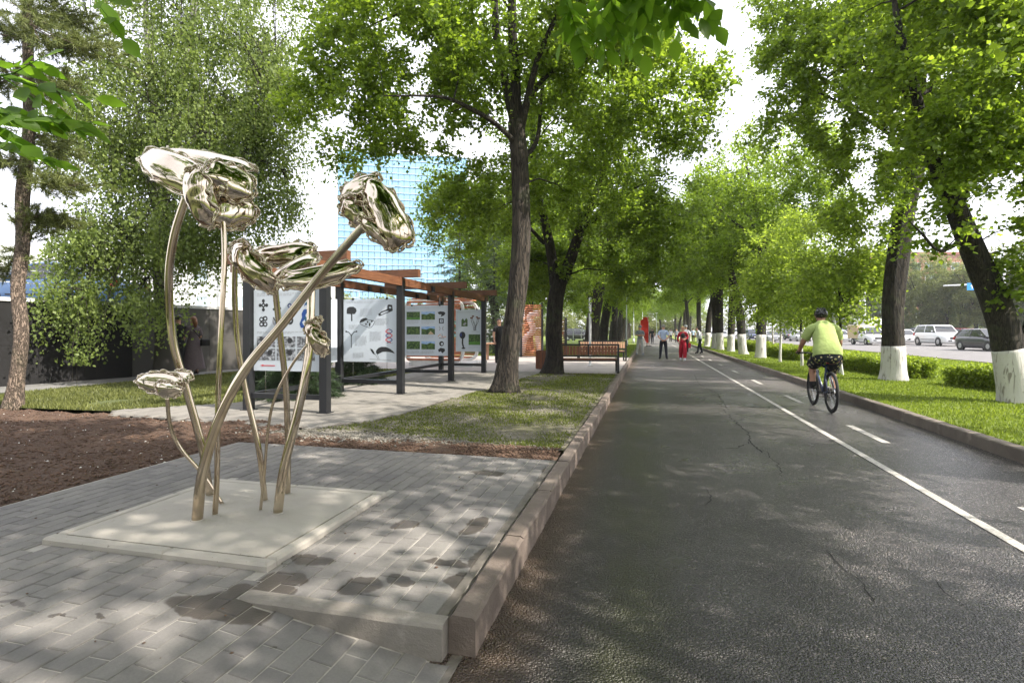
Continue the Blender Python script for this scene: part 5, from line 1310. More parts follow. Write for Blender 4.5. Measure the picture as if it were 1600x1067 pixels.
# --- overhanging ash leaves close to the camera, from a tree behind it
def ash():
    base = (-1.9, -1.0, .06); root = thing('ash_tree', base, 'ash tree just behind the camera, its leaf sprays hanging into the top of the picture', 'tree')
    O = Vector(base)
    T = [((0, 0, -.05), .16), ((0, .05, 1.5), .13), ((.1, .2, 3), .12), ((.2, .4, 4.6), .10)]
    tp, tr = resample([Vector(p) for p, r in T], [r for p, r in T]); part('trunk', MB().tube(tp, tr, 14, rough=.1), 'linden_bark', root, True, local=True)
    def spray(p, d, n, ls, seed, down=.3):
        rg = random.Random(seed); m = MB(); d = Vector(d).normalized()
        for q in range(n):
            dd_ = (d + Vector((rg.uniform(-.5, .5), rg.uniform(-.5, .5), rg.uniform(-.6, .3)))).normalized(); o = Vector(p) + Vector((rg.uniform(-.08, .08), rg.uniform(-.08, .08), rg.uniform(-.06, .06)))
            L_ = ls * rg.uniform(2.2, 3.2); m.tube([o, o + dd_ * L_ * .5 + Vector((0, 0, -.02)), o + dd_ * L_ + Vector((0, 0, -down * L_ * .5))], [.003, .002, .0015], 4)
            for s in range(9):
                t = 1.0 if s == 8 else .2 + .75 * (s // 2) / 4; pp = o + dd_ * L_ * t + Vector((0, 0, -down * L_ * .5 * t * t)); sd_ = dd_.cross(Vector((0, 0, 1))).normalized()
                ax = dd_ if s == 8 else (dd_ * .6 + sd_ * (1 if s % 2 else -1) * .8 + Vector((0, 0, -.35 + rg.uniform(-.3, .2)))).normalized()
                up = (Vector((0, -.5, .8)) + Vector((rg.uniform(-.7, .7), rg.uniform(-.7, .7), 0))).normalized(); w_ = ax.cross(up).normalized(); nn = w_.cross(ax); l = ls * rg.uniform(.75, 1.15); b = l * .30
                vs = [pp, pp + ax * l * .25 + w_ * b * .8, pp + ax * l * .55 + w_ * b, pp + ax * l * .82 + w_ * b * .45 - nn * l * .05, pp + ax * l - nn * l * .1, pp + ax * l * .82 - w_ * b * .45 - nn * l * .05, pp + ax * l * .55 - w_ * b, pp + ax * l * .25 - w_ * b * .8, pp + ax * l * .25 - nn * l * .05, pp + ax * l * .55 - nn * l * .06, pp + ax * l * .82 - nn * l * .09]
                m.add(vs, [(0, 1, 8), (1, 2, 9, 8), (2, 3, 10, 9), (3, 4, 10), (0, 8, 7), (8, 9, 6, 7), (9, 10, 5, 6), (10, 4, 5)])
        part('leaf_spray', m, 'ash_leaf', root, True)
    def bough(pts, r): part('limb', MB().tube(smooth_path(pts, 6), [r * (1 - .85 * i / (6 * (len(pts) - 1))) for i in range(6 * (len(pts) - 1) + 1)], 8), 'linden_bark', root, True)
    e1 = W(-25, 160, 1.5); bough([O + Vector((.1, .2, 3)), O + Vector((-.3, .8, 3.0)), e1 + Vector((-.25, -.1, .35)), e1], .03)
    spray(e1, (CT, ST, -.1), 5, .075, 1, .15); spray(W(0, 120, 1.5), (CT, ST, -.3), 2, .08, 2, .15); spray(e1 + Vector((-.02, 0, -.04)), (CT, ST, .1), 2, .075, 3)
    spray(W(125, -30, 1.5), (CT * .5, ST, -.3), 2, .07, 9)
    for i, (u, v, d, n) in enumerate(((1010, -60, 3.0, 8), (960, -40, 3.2, 5), (1060, -55, 3.1, 6), (900, -20, 3.0, 4), (930, 0, 3.1, 2), (1000, -40, 3.4, 5))):
        e = W(u, v, d); bough([O + Vector((.2, .4, 4.6)), O + Vector((.7, 1.2, 4.7)), e + Vector((0, -.3, .35)), e], .028)
        spray(e, (.1, .4, -.8), n, .125, 20 + i, .1)
    # unseen upper crown, spread overhead to block sky reflections and dapple the plaza
    P, D = crown_points([(.5, 3.4, 5.9, 3.4, 2.6, 1.1), (.6, .9, 5.9, 2.2, 2.2, 1.4)], 620, 4)
    mesh_obj('crown', leaves_mesh('crown', np.array([tuple(p) for p in P]), D, np.random.RandomState(3), 10, .6, .11, 3, mat='ash_leaf'), None, root)
ash()
# a limb tip of a verge tree reaching into the gap of sky at the top
# --- hedges
def hedge(label, p0, p1, hgt, wdt, seed):
    p0, p1 = Vector(p0), Vector(p1); root = thing('clipped_hedge', (p0 + p1) / 2, label, 'hedge', 'clipped hedges on the verge'); rs = np.random.RandomState(seed); L_ = (p1 - p0).length; d = (p1 - p0).normalized(); s = Vector((-d.y, d.x, 0))
    n = int(L_ * wdt * 700 + 300); t = rs.rand(n); a = (rs.rand(n) - .5); z = rs.rand(n) ** .6
    zt_ = hgt * (1 + .08 * np.sin(t * L_ * 3) + .06 * rs.randn(n)); C = np.stack([(p0.x - root.location.x) + d.x * t * L_ + s.x * a * wdt, (p0.y - root.location.y) + d.y * t * L_ + s.y * a * wdt, z * zt_ * .92], 1)
    out = np.stack([s.x * a * 2, s.y * a * 2, z], 1); out /= np.linalg.norm(out, axis=1, keepdims=True) + 1e-6
    mesh_obj('leaves', leaves_mesh('leaves', C, out, rs, 5, .11, .055, seed, mat='hedge_leaf', hang=0, twigs=4), None, root)
    m = MB(); rg = random.Random(seed)
    for k in range(int(L_ * 7)):
        q = p0.lerp(p1, rg.random()) + s * rg.uniform(-.4, .4) * wdt; m.tube([q, q + Vector((rg.uniform(-.1, .1), rg.uniform(-.1, .1), hgt * .8))], [.008, .003], 4, cap=False)
    part('stems', m, 'dark_bark', root, kind='stuff')
HX = 7.35
hd = G(1460, 606, .11); hedge('near clipped hedge between the two big verge trees', (8.3, 12.4, .11), (7.5, hd.y + 1.0, .11), .48, .75, 1)
hedge('clipped hedge behind the upright whitewashed linden and the cyclist', (7.4, 17.4, .11), (6.8, 24.0, .11), .50, .8, 2)
hedge('clipped hedge farther up the verge, left of the cyclist', (6.9, 26.5, .11), (6.9, 33.0, .11), .55, .9, 3)
hedge('farthest clipped hedge by the red flower bed', (7.0, 37, .11), (7.0, 46, .11), .6, .9, 4)
C_ = np.array([(9.0 + 1.6 * random.Random(i).random(), 36 + 9 * random.Random(i + 999).random(), .16 + .12 * random.Random(i + 5).random()) for i in range(500)])
o = mesh_obj('flower_bed', leaves_mesh('flower_bed', C_, np.tile([[0, 0, 1.]], (500, 1)), np.random.RandomState(4), 5, .15, .07, 1, mat='flower_red', twigs=3), None, None); tag(o, 'small bed of red flowers on the verge', None, None, 'stuff')

# far low wood closing the view at the end of the path and of the left lawn
def far_wood(name, pts, h, n, seed, label):
    rs = np.random.RandomState(seed); C = []
    for k in range(n):
        t = rs.rand() * (len(pts) - 1); i = int(t); a, b = pts[i], pts[i + 1]; f = t - i
        C.append((a[0] + (b[0] - a[0]) * f + rs.randn() * 2, a[1] + (b[1] - a[1]) * f + rs.randn() * 3, .3 + h * rs.rand() ** .8 * (.75 + .35 * math.sin(t * 23 + k % 3 * .2))))
    C = np.array(C); D = np.tile([[0, -.5, .6]], (n, 1)); o = mesh_obj(name, leaves_mesh(name, C, D, rs, 7, 1.6, .5, seed, mat='far_leaf', twigs=7), None); o['kind'] = 'stuff'; o['label'] = label
far_wood('far_shrubs', [(13, 175), (4, 178), (-6, 172), (-16, 150), (-28, 130), (-45, 110), (-60, 90)], 7.5, 900, 3, 'dense green shrubbery closing the far end of the path and lawn')
far_wood('far_avenue_trees', [(13, 240), (30, 260), (52, 245), (70, 200), (85, 160), (95, 120), (100, 80)], 10, 900, 4, 'mass of pale trees beyond the far side of the avenue')
# ------------------------------------------------------------------ benches and street furniture
def bench(loc, rz, label, wood, seat=True, Lb=1.95):
    root = thing('park_bench', loc, label, 'bench', 'wood and steel benches on the bright paving', rz)
    h = Lb / 2
    for s in (-1, 1):
        x = s * h
        part('side_frame', MB().box(x - .03, -.03, .0, x + .03, .03, .90).box(x - .03, .0301, .40, x + .03, .52, .46).box(x - .03, .46, .0, x + .03, .52, .3999).box(x - .03, .0301, .0, x + .03, .4599, .03), 'black_metal', root, local=True)
    part('back_rail', MB().box(-h + .031, -.03, .845, h - .031, .03, .90).box(-h + .031, -.02, .50, h - .031, .02, .55), 'black_metal', root, local=True)
    part('seat_rail', MB().box(-h + .031, .05, .355, h - .031, .10, .399).box(-h + .031, .42, .355, h - .031, .47, .399), 'black_metal', root, local=True)
    part('mid_post', MB().box(-.02, -.028, .551, .02, .028, .844), 'black_metal', root, local=True)
    n = 18; me = None
    for k in range(n):
        x = -h + .09 + (Lb - .18) * k / (n - 1)
        if abs(x) < .035: continue
        if me is None:
            o = part('back_slat', MB().cbox(-.04, -.018, .56, .04, .018, .835, .003), wood, root, local=True); me = o.data
        else: o = bpy.data.objects.new('back_slat', me); COL.objects.link(o); o.parent = root
        o.location.x = x
    for k in range(5): part('seat_slat', MB().cbox(-h + .035, .04 + k * .095, .401, h - .035, .12 + k * .095, .44, .003), wood, root, local=True)
    return root
g1, g2 = G(873, 582.5, .15), G(966, 583, .15)
mid = (g1 + g2) / 2; bench((mid.x, mid.y, .15), math.atan2(g2.y - g1.y, g2.x - g1.x), 'nearest park bench seen from behind, black frame with dark red slats', 'bench_wood', Lb=(g2 - g1).length)
g1, g2 = G(905, 564, .15), G(978, 564, .15); mid = (g1 + g2) / 2
bench((mid.x, mid.y, .15), math.atan2(g2.y - g1.y, g2.x - g1.x), 'second park bench farther off, with paler sunlit slats', 'sunlit_and_pale_wood', Lb=(g2 - g1).length)
g = G(849, 577, .15); t_ = thing('wooden_litter_bin', (g.x, g.y, .15), 'square slatted wooden litter bin left of the nearest bench', 'litter bin')
for k in range(4):
    x = -.17 + k * .115
    part('slat', MB().cbox(x - .05, -.20, .03, x + .05, -.175, .64, .003), 'bench_wood', t_, local=True); part('slat', MB().cbox(x - .05, .175, .03, x + .05, .20, .64, .003), 'bench_wood', t_, local=True)
    part('slat', MB().cbox(-.235, -.155 + k * .09, .03, -.21, -.075 + k * .09, .64, .003), 'bench_wood', t_, local=True); part('slat', MB().cbox(.21, -.155 + k * .09, .03, .235, -.075 + k * .09, .64, .003), 'bench_wood', t_, local=True)
part('liner', MB().box(-.205, -.17, .02, .205, .17, .60), 'black_metal', t_, local=True)
g = G(778, 562, .15); t_ = thing('low_table', (g.x, g.y, .15), 'small pale low table beside the man in black', 'table')
part('table_top', MB().cbox(-.55, -.25, .70, .35, .25, .76), 'sunlit_and_pale_wood', t_, local=True)
for x in (-.52, .32): part('leg', MB().box(x - .03, -.22, 0, x + .03, .22, .699), 'sunlit_and_pale_wood', t_, local=True)
g = G(922, 571, .15); t_ = thing('white_pole', (g.x, g.y, .15), 'slim white pole standing between the two benches', 'pole')
part('pole', MB().tube([(0, 0, 0), (0, 0, 2.55)], .045, 12), 'white_post', t_, local=True); part('foot_plate', MB().cyl((0, 0, 0), .11, .02, 16), 'white_post', t_, local=True)
def lamp(loc, hgt, label, group=None):
    t_ = thing('lamp_post', loc, label, 'lamp post', group)
    part('pole', MB().tube([(0, 0, 0), (0, 0, .8), (0, 0, hgt)], [.08, .055, .04], 10), 'lamp_grey', t_, True, local=True)
    part('lamp_head', MB().cbox(-.22, -.22, hgt, .22, .22, hgt + .10), 'white_post', t_, local=True); part('base', MB().cyl((0, 0, -.02), .12, .5, 12), 'lamp_grey', t_, True, local=True); return t_
l0 = lamp(G(979, 541, .13), 4.6, 'grey lamp post beyond the second bench', 'path lamp posts')
for (u, v, lb) in ((990, 536.5, 'second grey lamp post left of the path, near the red flag'), (1004, 530, 'third grey lamp post, far down the path'), (1026, 528, 'lamp post at the far end of the path')): dup(l0, G(u, v, .13), 0, lb)
# slatted pavilion (white rounded hoops with brown slats)
x0p, x1p, yp0, yp1 = -8.9, -6.55, 18.9, 20.6
t_ = thing('slatted_pavilion', ((x0p + x1p) / 2, (yp0 + yp1) / 2, .15), 'brown slatted pavilion with a rounded white frame behind the fourth poster', 'pavilion')
def rrect(y, z0, z1, xa, xb, r=.35, n=6):
    P = []
    for (cx, cz, a0) in ((xb - r, z1 - r, 0), (xa + r, z1 - r, 90), (xa + r, z0 + r * 1.0, 180), (xb - r, z0 + r, 270)):
        for k in range(n + 1): a = math.radians(a0 + 90 * k / n); P.append((cx + r * math.cos(a), y, cz + r * math.sin(a)))
    return P
for y in (yp0, yp1):
    P = rrect(y, .28, 2.62, x0p, x1p); m = MB(); n = len(P); cx, cz = (x0p + x1p) / 2, 1.45
    for (x, yy, z) in P:
        k = .93; m.v += [(x, yy - .06, z), (x, yy + .06, z), (cx + (x - cx) * k, yy + .06, cz + (z - cz) * k), (cx + (x - cx) * k, yy - .06, cz + (z - cz) * k)]
    for i in range(n):
        j = (i + 1) % n
        for q in range(4): m.f.append((i * 4 + q, i * 4 + (q + 1) % 4, j * 4 + (q + 1) % 4, j * 4 + q))
    part('hoop_frame', m, 'white_frame', t_)
for k in range(18):
    z = .36 + k * .125
    if 1.0 < z < 1.9 and k % 2: continue
    part('slat', MB().cbox(x0p + .12, yp0 - .10, z, x1p - .12, yp0 - .065, z + .07, .004), 'slat_wood', t_); part('slat', MB().cbox(x0p + .12, yp1 + .065, z, x1p - .12, yp1 + .10, z + .07, .004), 'slat_wood', t_)
for k in range(14): part('roof_slat', MB().box(x0p + .3 + k * .145, yp0 - .03, 2.63, x0p + .38 + k * .145, yp1 + .03, 2.67), 'slat_wood', t_)
part('plinth', MB().box(x0p + .2, yp0 - .1, .13, x1p + .35, yp1 + .1, .279), 'wall_cap', t_)
# tall slatted screens of a gazebo
def screen(P0, P1, hgt, label, n=22, mat='slat_wood', full=True):
    P0, P1 = Vector(P0), Vector(P1); t_ = thing('slatted_screen', (P0 + P1) / 2, label, 'screen', 'slatted screens beyond the benches'); d = (P1 - P0).normalized(); s = Vector((-d.y, d.x, 0)); L_ = (P1 - P0).length
    for q in (P0, P1): part('post', MB().obox((q.x, q.y, .14 + hgt / 2), d * .05, s * .05, (0, 0, hgt / 2)), 'charcoal_steel', t_)
    for k in range(n):
        z = .22 + k * (hgt - .12) / n; c = (P0 + P1) / 2; w_ = L_ / 2 - .055
        if not full and k > n * .6: c = P0.lerp(P1, .62); w_ = L_ * .32
        part('slat', MB().obox((c.x, c.y, z), d * w_, s * .02, (0, 0, .032)), mat, t_)
    return t_
a_, b_ = at(814, 27.4), at(847, 27.8)
screen((*a_, .14), (*b_, .14), 2.75, 'tall brown slatted screen seen between the two linden trunks', 24)
a_, b_ = at(866, 29.5), at(884, 28.6)
screen((*a_, .14), (*b_, .14), 2.0, 'dark slatted screen just right of the second linden trunk', 16, 'bench_wood')
# white art object behind the screen
t_ = MB(); c = at(830, 28.8); t_.tube(smooth_path([(c[0] - .5, c[1], .14), (c[0] - .35, c[1], 1.0), (c[0] + .1, c[1], 1.5), (c[0] - .1, c[1], 2.2), (c[0] + .4, c[1], 2.4)], 6), .16, 12); t_.tube([(c[0] + .45, c[1] + .1, .14), (c[0] + .3, c[1] + .1, 1.2)], .13, 12)
tag(part('white_sculpture', t_, 'white_frame', None, True), 'rounded white sculpture glimpsed through the tall brown screen', 'sculpture')
# flag
g = G(1003, 541, .13); t_ = thing('feather_flag', (g.x, g.y, .13), 'tall red feather flag at the left edge of the path', 'flag'); m = MB(); N = 14
for i in range(N + 1):
    z = .3 + 2.2 * i / N; wl = .18 + .50 * math.sin(min(1, i / N * 1.02) * math.pi * .62) * (1 if i < N - 1 else .6)
    m.v += [(.55, .02 * math.sin(i), z), (.55 - wl, .12 * math.sin(i * .7), z)]
for i in range(N): m.f.append((i * 2, i * 2 + 1, i * 2 + 3, i * 2 + 2))
part('banner', m, 'flag_red', t_, local=True); part('pole', MB().tube([(.57, 0, 0), (.57, 0, 1.9), (.45, 0, 2.5), (.2, 0, 2.65)], .02, 6), 'lamp_grey', t_, local=True); part('base', MB().cyl((.57, 0, 0), .25, .06, 16), 'black_metal', t_, local=True)
# wire fence far left
t_ = thing('lawn_fence', (*at(925, 60), .13), 'low grey wire fence across the left lawn in the distance', 'fence')
a_, b_ = Vector((*at(870, 62), .13)), Vector((*at(968, 66), .13))
for k in range(9): q = a_.lerp(b_, k / 8); part('post', MB().tube([q, q + Vector((0, 0, 1.5))], .03, 5), 'lamp_grey', t_)
for z in (.4, .9, 1.45): part('rail', MB().tube([a_ + Vector((0, 0, z)), b_ + Vector((0, 0, z))], .02, 4), 'lamp_grey', t_)

# ------------------------------------------------------------------ buildings
def tower():
    d = 125; c = Vector((*at(618, d), 0)); t_ = thing('glass_tower', (c.x, c.y, .1), 'tall blue glass tower with thin white floor bands behind the trees', 'building')
    a_, b_ = Vector((*at(528, d), 0)), Vector((*at(730, d + 6), 0)); s = (b_ - a_).normalized(); n = Vector((s.y, -s.x, 0)); wd = (b_ - a_).length; hg = 43.0
    cc = (a_ + b_) / 2 - n * 9
    part('core', MB().obox((cc.x, cc.y, hg / 2), s * (wd / 2 - .3), n * 8.6, (0, 0, hg / 2)), 'tower_side', t_)
    rows = 28; cols = 22; fh = hg / rows; cw = wd / cols; rg = random.Random(5)
    me = None
    base = MB().box(-cw / 2 + .08, -.12, .10, cw / 2 - .08, .0, fh - .16)
    for r in range(rows):
        for k in range(cols):
            q = a_ + s * cw * (k + .5); q += n * (-.28)
            if me is None:
                o = part('window_pane', base, 'tower_glass', t_, local=True); me = o.data
            else: 
                if (r * cols + k) >= 299: break
                o = bpy.data.objects.new('window_pane', me); COL.objects.link(o); o.parent = t_
            rr = rows - 1 - r
            o.location = (q.x - t_.location.x, q.y - t_.location.y, rr * fh - .1); o.rotation_euler = (0, 0, math.atan2(s.y, s.x))
    left = MB()
    cnt = 0
    for r in range(rows):
        for k in range(cols):
            cnt += 1
            if cnt <= 299: continue
            q = a_ + s * cw * (k + .5) - n * .22; rr = rows - 1 - r
            left.obox((q.x, q.y, rr * fh + fh / 2 - .03), s * (cw / 2 - .08), n * .06, (0, 0, fh / 2 - .13))
    part('lower_window_panes', left, 'tower_glass', t_, kind='stuff')
    for r in range(rows + 1):
        q = (a_ + b_) / 2 - n * .22; part('floor_band', MB().obox((q.x, q.y, r * fh), s * (wd / 2), n * .22, (0, 0, .10)), 'tower_band', t_)
    for k in range(26):
        r = rg.randrange(4, rows - 2); k2 = rg.randrange(1, cols - 2); q = a_ + s * cw * (k2 + .5) + n * .02
        part('white_window_frame', MB().obox((q.x, q.y, r * fh + fh - .12), s * cw * .9, n * .05, (0, 0, .09)).obox((q.x, q.y, r * fh + .12), s * cw * .9, n * .05, (0, 0, .09)).obox((q.x - s.x * cw * .9, q.y - s.y * cw * .9, r * fh + fh / 2), s * .12, n * .05, (0, 0, fh / 2 - .22)), 'tower_band', t_)
    q = a_ - s * 1.2 - n * 4; part('stair_slab', MB().obox((q.x, q.y, hg / 2 - .8), s * 1.15, n * 4, (0, 0, hg / 2 - .8)), 'tower_side', t_)
tower()
def block(name, label, c, s, wd, dp, hg, mat, wm, rows, cols, fh, z0=1.0, roof=None, cat='building', ww=.6, glass='window_dark'):
    t_ = thing(name, (c[0], c[1], .1), label, cat); s = Vector((*s, 0)).normalized(); n = Vector((s.y, -s.x, 0)); C0 = Vector((*c, 0)); q = C0 - n * dp / 2
    part('wall', MB().obox((q.x, q.y, hg / 2), s * wd / 2, n * dp / 2, (0, 0, hg / 2)), mat, t_)
    cw = wd / cols; me = None
    for r in range(rows):
        for k in range(cols):
            p = C0 + s * (cw * (k + .5) - wd / 2) + n * .02; z = z0 + r * fh
            m = MB().obox((p.x, p.y, z + fh * .30), s * cw * ww / 2, n * .05, (0, 0, fh * .28)); o = part('window', m, glass, t_)
            f = MB(); hw, hh = cw * ww / 2, fh * .28; zc = z + fh * .30
            for sx in (-1, 1): f.obox((p.x + s.x * sx * (hw + .06) + n.x * .03, p.y + s.y * sx * (hw + .06) + n.y * .03, zc), s * .06, n * .06, (0, 0, hh + .12))
            for sz in (-1, 1): f.obox((p.x + n.x * .03, p.y + n.y * .03, zc + sz * (hh + .06)), s * (hw - .001), n * .06, (0, 0, .06))
            part('frame', f, 'white_frame', o)
    if roof: part('roof', MB().obox((q.x, q.y, hg + .4), s * (wd / 2 + .4), n * (dp / 2 + .4), (0, 0, .4)), roof, t_)
    return t_
block('white_building', 'long pale building behind the birch, above the panelled wall', at(110, 48), (CT, ST), 40, 12, 9.0, 'render_white', None, 2, 12, 3.2, 2.6, ww=.3, glass='window_pale')
block('grey_annex', 'pale grey lower annex behind the left end of the pergola', at(400, 52), (CT, ST), 9, 10, 6.5, 'render_grey', None, 1, 4, 3.0, 2.6)
block('brick_building', 'red brick block rising above the trees across the avenue', at(1452, 165), (.98, .2), 34, 14, 24.5, 'brick_red', None, 6, 9, 3.6, 2, 'roof_red')
g = at(1315, 118); t_ = thing('advertising_column', (g[0], g[1], .1), 'small round kiosk with a dark pointed roof beside the avenue', 'kiosk')
part('wall', MB().cyl((0, 0, 0), 1.5, 3.0, 20), 'render_grey', t_, True, local=True); part('roof', MB().cyl((0, 0, 3.0), 1.8, .25, 20).tube([(0, 0, 3.25), (0, 0, 3.6), (0, 0, 4.3)], [1.6, .9, .08], 20), 'paint_navy', t_, True, local=True)
# avenue lamp poles and sign gantry
def avenue_pole(loc, hgt, label, arm, sign=False):
    t_ = thing('street_light', loc, label, 'street light', 'street lights of the avenue'); part('pole', MB().tube([(0, 0, 0), (0, 0, 2), (0, 0, hgt * .8), (0, 0, hgt)], [.17, .15, .12, .09], 10), 'white_post', t_, True, local=True)
    part('arm', MB().tube(smooth_path([(0, 0, hgt - .1), (arm * .3, 0, hgt + .5), (arm, 0, hgt + .9)], 6), .07, 8), 'white_post', t_, True, local=True); part('lamp_head', MB().cbox(min(arm, arm * 1.25), -.2, hgt + .82, max(arm, arm * 1.25), .2, hgt + 1.0), 'lamp_grey', t_, local=True); return t_
d = 66; t_ = avenue_pole((*at(1351, d), .2), 6.9, 'white street light with a curved arm left of the upright linden', -2.4)
part('cross_arm', MB().tube([(0, 0, 4.9), (-2.6, 0, 4.9)], .06, 8), 'white_post', t_, True, local=True); part('sign_plate', MB().box(.15, -.05, 2.3, 1.6, .0, 2.75), 'sign_white', t_, local=True)
d = 48; q = at(1568, d); t_ = avenue_pole((*q, .3), 9.0, 'white street light behind the leaning linden, with a sign arm', -3)
part('cross_arm', MB().tube([(0, 0, 5.35), (-5.0, -1.0, 5.15)], .07, 8), 'white_post', t_, True, local=True)
sg = thing('traffic_sign', (q[0] - 2.75, q[1] - .65, 5.05), 'small square blue traffic sign hanging on the horizontal arm', 'traffic sign')
part('sign_plate', MB().box(-.38, -.16, -.02, .38, -.12, .62), 'sign_blue', sg, local=True)
part('arrow_mark', MB().add([(-.035, -.164, .10), (.035, -.164, .10), (.035, -.164, .34), (.14, -.164, .34), (0, -.164, .52), (-.14, -.164, .34), (-.035, -.164, .34)], [(0, 1, 2, 3, 4, 5, 6)]), 'sign_white', sg, local=True)
avenue_pole((*at(1278, 95), .2), 8.5, 'distant white street light above the cyclist', -2.4)

# ------------------------------------------------------------------ cars: x across, -y is the front
def car(label, kind, paint, loc, rz=0, name='parked_car', cat='car', group='vehicles on the avenue', box=None):
    S = {'hatch': (4.3, 1.78, 1.50), 'sedan': (4.5, 1.75, 1.46), 'suv': (4.75, 1.88, 1.86), 'van': (4.4, 1.75, 1.80), 'suvs': (4.3, 1.8, 1.66)}[kind]
    L_, Wd, Hh = S; root = thing(name, loc, label, cat, group, rz); hl = L_ / 2; hw = Wd / 2
    belt = Hh * .655; gc = .20 if kind in ('suv', 'suvs') else .16
    hood = belt - .13
    # stations along y: (y, half width, bottom, top)
    st_ = [(-hl, hw * .72, .38, hood * .70), (-hl + .06, hw * .86, gc + .10, hood * .84), (-hl + .30, hw * .97, gc, hood * .93), (-hl + 1.0, hw, gc, hood), (-hl + 1.25, hw, gc, belt - .02), (0, hw, gc, belt), (hl - 1.0, hw, gc, belt + .03),
           (hl - .35, hw * .98, gc + .04, belt + .01 if kind != 'sedan' else belt - .02), (hl - .08, hw * .90, gc + .10, belt - .06), (hl, hw * .78, .36, belt - .18)]
    if kind == 'van': st_ = [s for s in st_ if s[0] < .4] + [(.35, hw * .96, gc + .1, belt * .9), (hl, hw * .9, gc + .15, gc + .32)]
    m = MB(); per = 10
    for (y, a, b, t) in st_:
        m.v += [(-a * .93, y, b), (-a, y, b + (t - b) * .25), (-a, y, b + (t - b) * .62), (-a * .97, y, b + (t - b) * .86), (-a * .86, y, t), (a * .86, y, t), (a * .97, y, b + (t - b) * .86), (a, y, b + (t - b) * .62), (a, y, b + (t - b) * .25), (a * .93, y, b)]
    for i in range(len(st_) - 1):
        for q in range(per): m.f.append((i * per + q, (i + 1) * per + q, (i + 1) * per + (q + 1) % per, i * per + (q + 1) % per))
    m.f.append(tuple(range(per))); m.f.append(tuple((len(st_) - 1) * per + q for q in range(per))[::-1])
    part('body', m, paint, root, True, local=True)
    # cabin: glass volume, roof and pillars
    y0, y1 = {'hatch': (-hl + 1.0, hl - .12), 'sedan': (-hl + 1.15, hl - .75), 'suv': (-hl + 1.25, hl - .10), 'suvs': (-hl + 1.15, hl - .10), 'van': (-hl + .95, .32)}[kind]
    ry0, ry1 = {'hatch': (y0 + .85, y1 - .55), 'sedan': (y0 + .85, y1 - .75), 'suv': (y0 + .62, y1 - .28), 'suvs': (y0 + .7, y1 - .35), 'van': (y0 + .70, y1 - .02)}[kind]
    bw, rw = hw * .91, hw * .74; zr = Hh - .05; zb = belt - .03
    def frus(ins, za, zb_): 
        f = lambda t, a, b: a + (b - a) * t
        ta, tb = (za - zb) / (zr - zb), (zb_ - zb) / (zr - zb); v = []
        for t, z in ((ta, za), (tb, zb_)):
            wx = f(t, bw, rw) - ins; ya = f(t, y0, ry0) + ins; yb = f(t, y1, ry1) - ins
            v += [(-wx, ya, z), (wx, ya, z), (wx, yb, z), (-wx, yb, z)]
        return v
    part('windows', MB().add(frus(0, zb, zr), [(0, 3, 2, 1), (4, 5, 6, 7), (0, 1, 5, 4), (1, 2, 6, 5), (2, 3, 7, 6), (3, 0, 4, 7)]), 'car_glass', root, local=True)
    rf = MB(); k = [(-rw - .02, ry0 - .05, zr - .03), (rw + .02, ry0 - .05, zr - .03), (rw + .02, ry1 + .06, zr - .03), (-rw - .02, ry1 + .06, zr - .03), (-rw * .86, ry0 + .06, Hh), (rw * .86, ry0 + .06, Hh), (rw * .86, ry1 - .05, Hh), (-rw * .86, ry1 - .05, Hh)]
    part('roof', rf.add(k, [(0, 3, 2, 1), (4, 5, 6, 7), (0, 1, 5, 4), (1, 2, 6, 5), (2, 3, 7, 6), (3, 0, 4, 7)]), paint, root, local=True)
    pl = MB(); ym = (y0 + y1) / 2 + .05
    for s in (-1, 1):
        pl.bar((s * (bw + .003), y0 + .02, zb), (s * (rw + .003), ry0 + .0, zr), .05, .06); pl.bar((s * (bw + .003), y1 - .02, zb), (s * (rw + .003), ry1, zr), .06, .12)
        if kind != 'van': pl.bar((s * (bw + .004), ym, zb), (s * (rw + .004), ym, zr), .04, .07, (0, 1, 0))
    part('pillars', pl, paint, root, local=True)
    r = .36 if kind == 'suv' else .31
    for yy in (-hl + .82, hl - .80):
        for s in (-1, 1):
            w_ = part('wheel', MB().tube([(s * (hw - .20), yy, r), (s * (hw - .02), yy, r), (s * (hw + .005), yy, r)], [r, r, r * .93], 18), 'tyre', root, True, local=True)
            part('rim', MB().tube([(s * (hw - .01), yy, r), (s * (hw + .012), yy, r)], [r * .64, r * .55], 12), 'rim_metal', w_, local=True)
            part('wheel_arch', MB().tube([(s * (hw - .16), yy, r + .02), (s * (hw + .002), yy, r + .02)], [r * 1.17, r * 1.17], 18), 'dark_plastic', root, local=True)
    for s in (-1, 1):
        part('headlight', MB().add([(s * hw * .93, -hl + .14, hood * .70), (s * hw * .50, -hl - .01, hood * .68), (s * hw * .52, -hl + .03, hood * .84), (s * hw * .94, -hl + .24, hood * .86)], [(0, 1, 2, 3), (3, 2, 1, 0)]), 'headlamp', root, local=True)
        part('tail_light', MB().box(min(s * hw * .72, s * hw * .94), hl - .10, belt * .72, max(s * hw * .72, s * hw * .94), hl - .01, belt * .95), 'tail_lamp', root, local=True)
        part('side_mirror', MB().sphere((s * (bw + .10), y0 + .38, belt + .06), .09, 8, 6, (1, .6, .8)), paint, root, True, local=True)
        part('side_moulding', MB().box(min(s * hw, s * (hw + .012)), -hl + 1.3, belt * .45, max(s * hw, s * (hw + .012)), hl - 1.3, belt * .49), 'dark_plastic', root, local=True)
    part('grille', MB().box(-hw * .45, -hl - .012, hood * .55, hw * .45, -hl + .02, hood * .72).box(-hw * .6, -hl - .006, .40, hw * .6, -hl + .02, .50), 'dark_plastic', root, local=True)
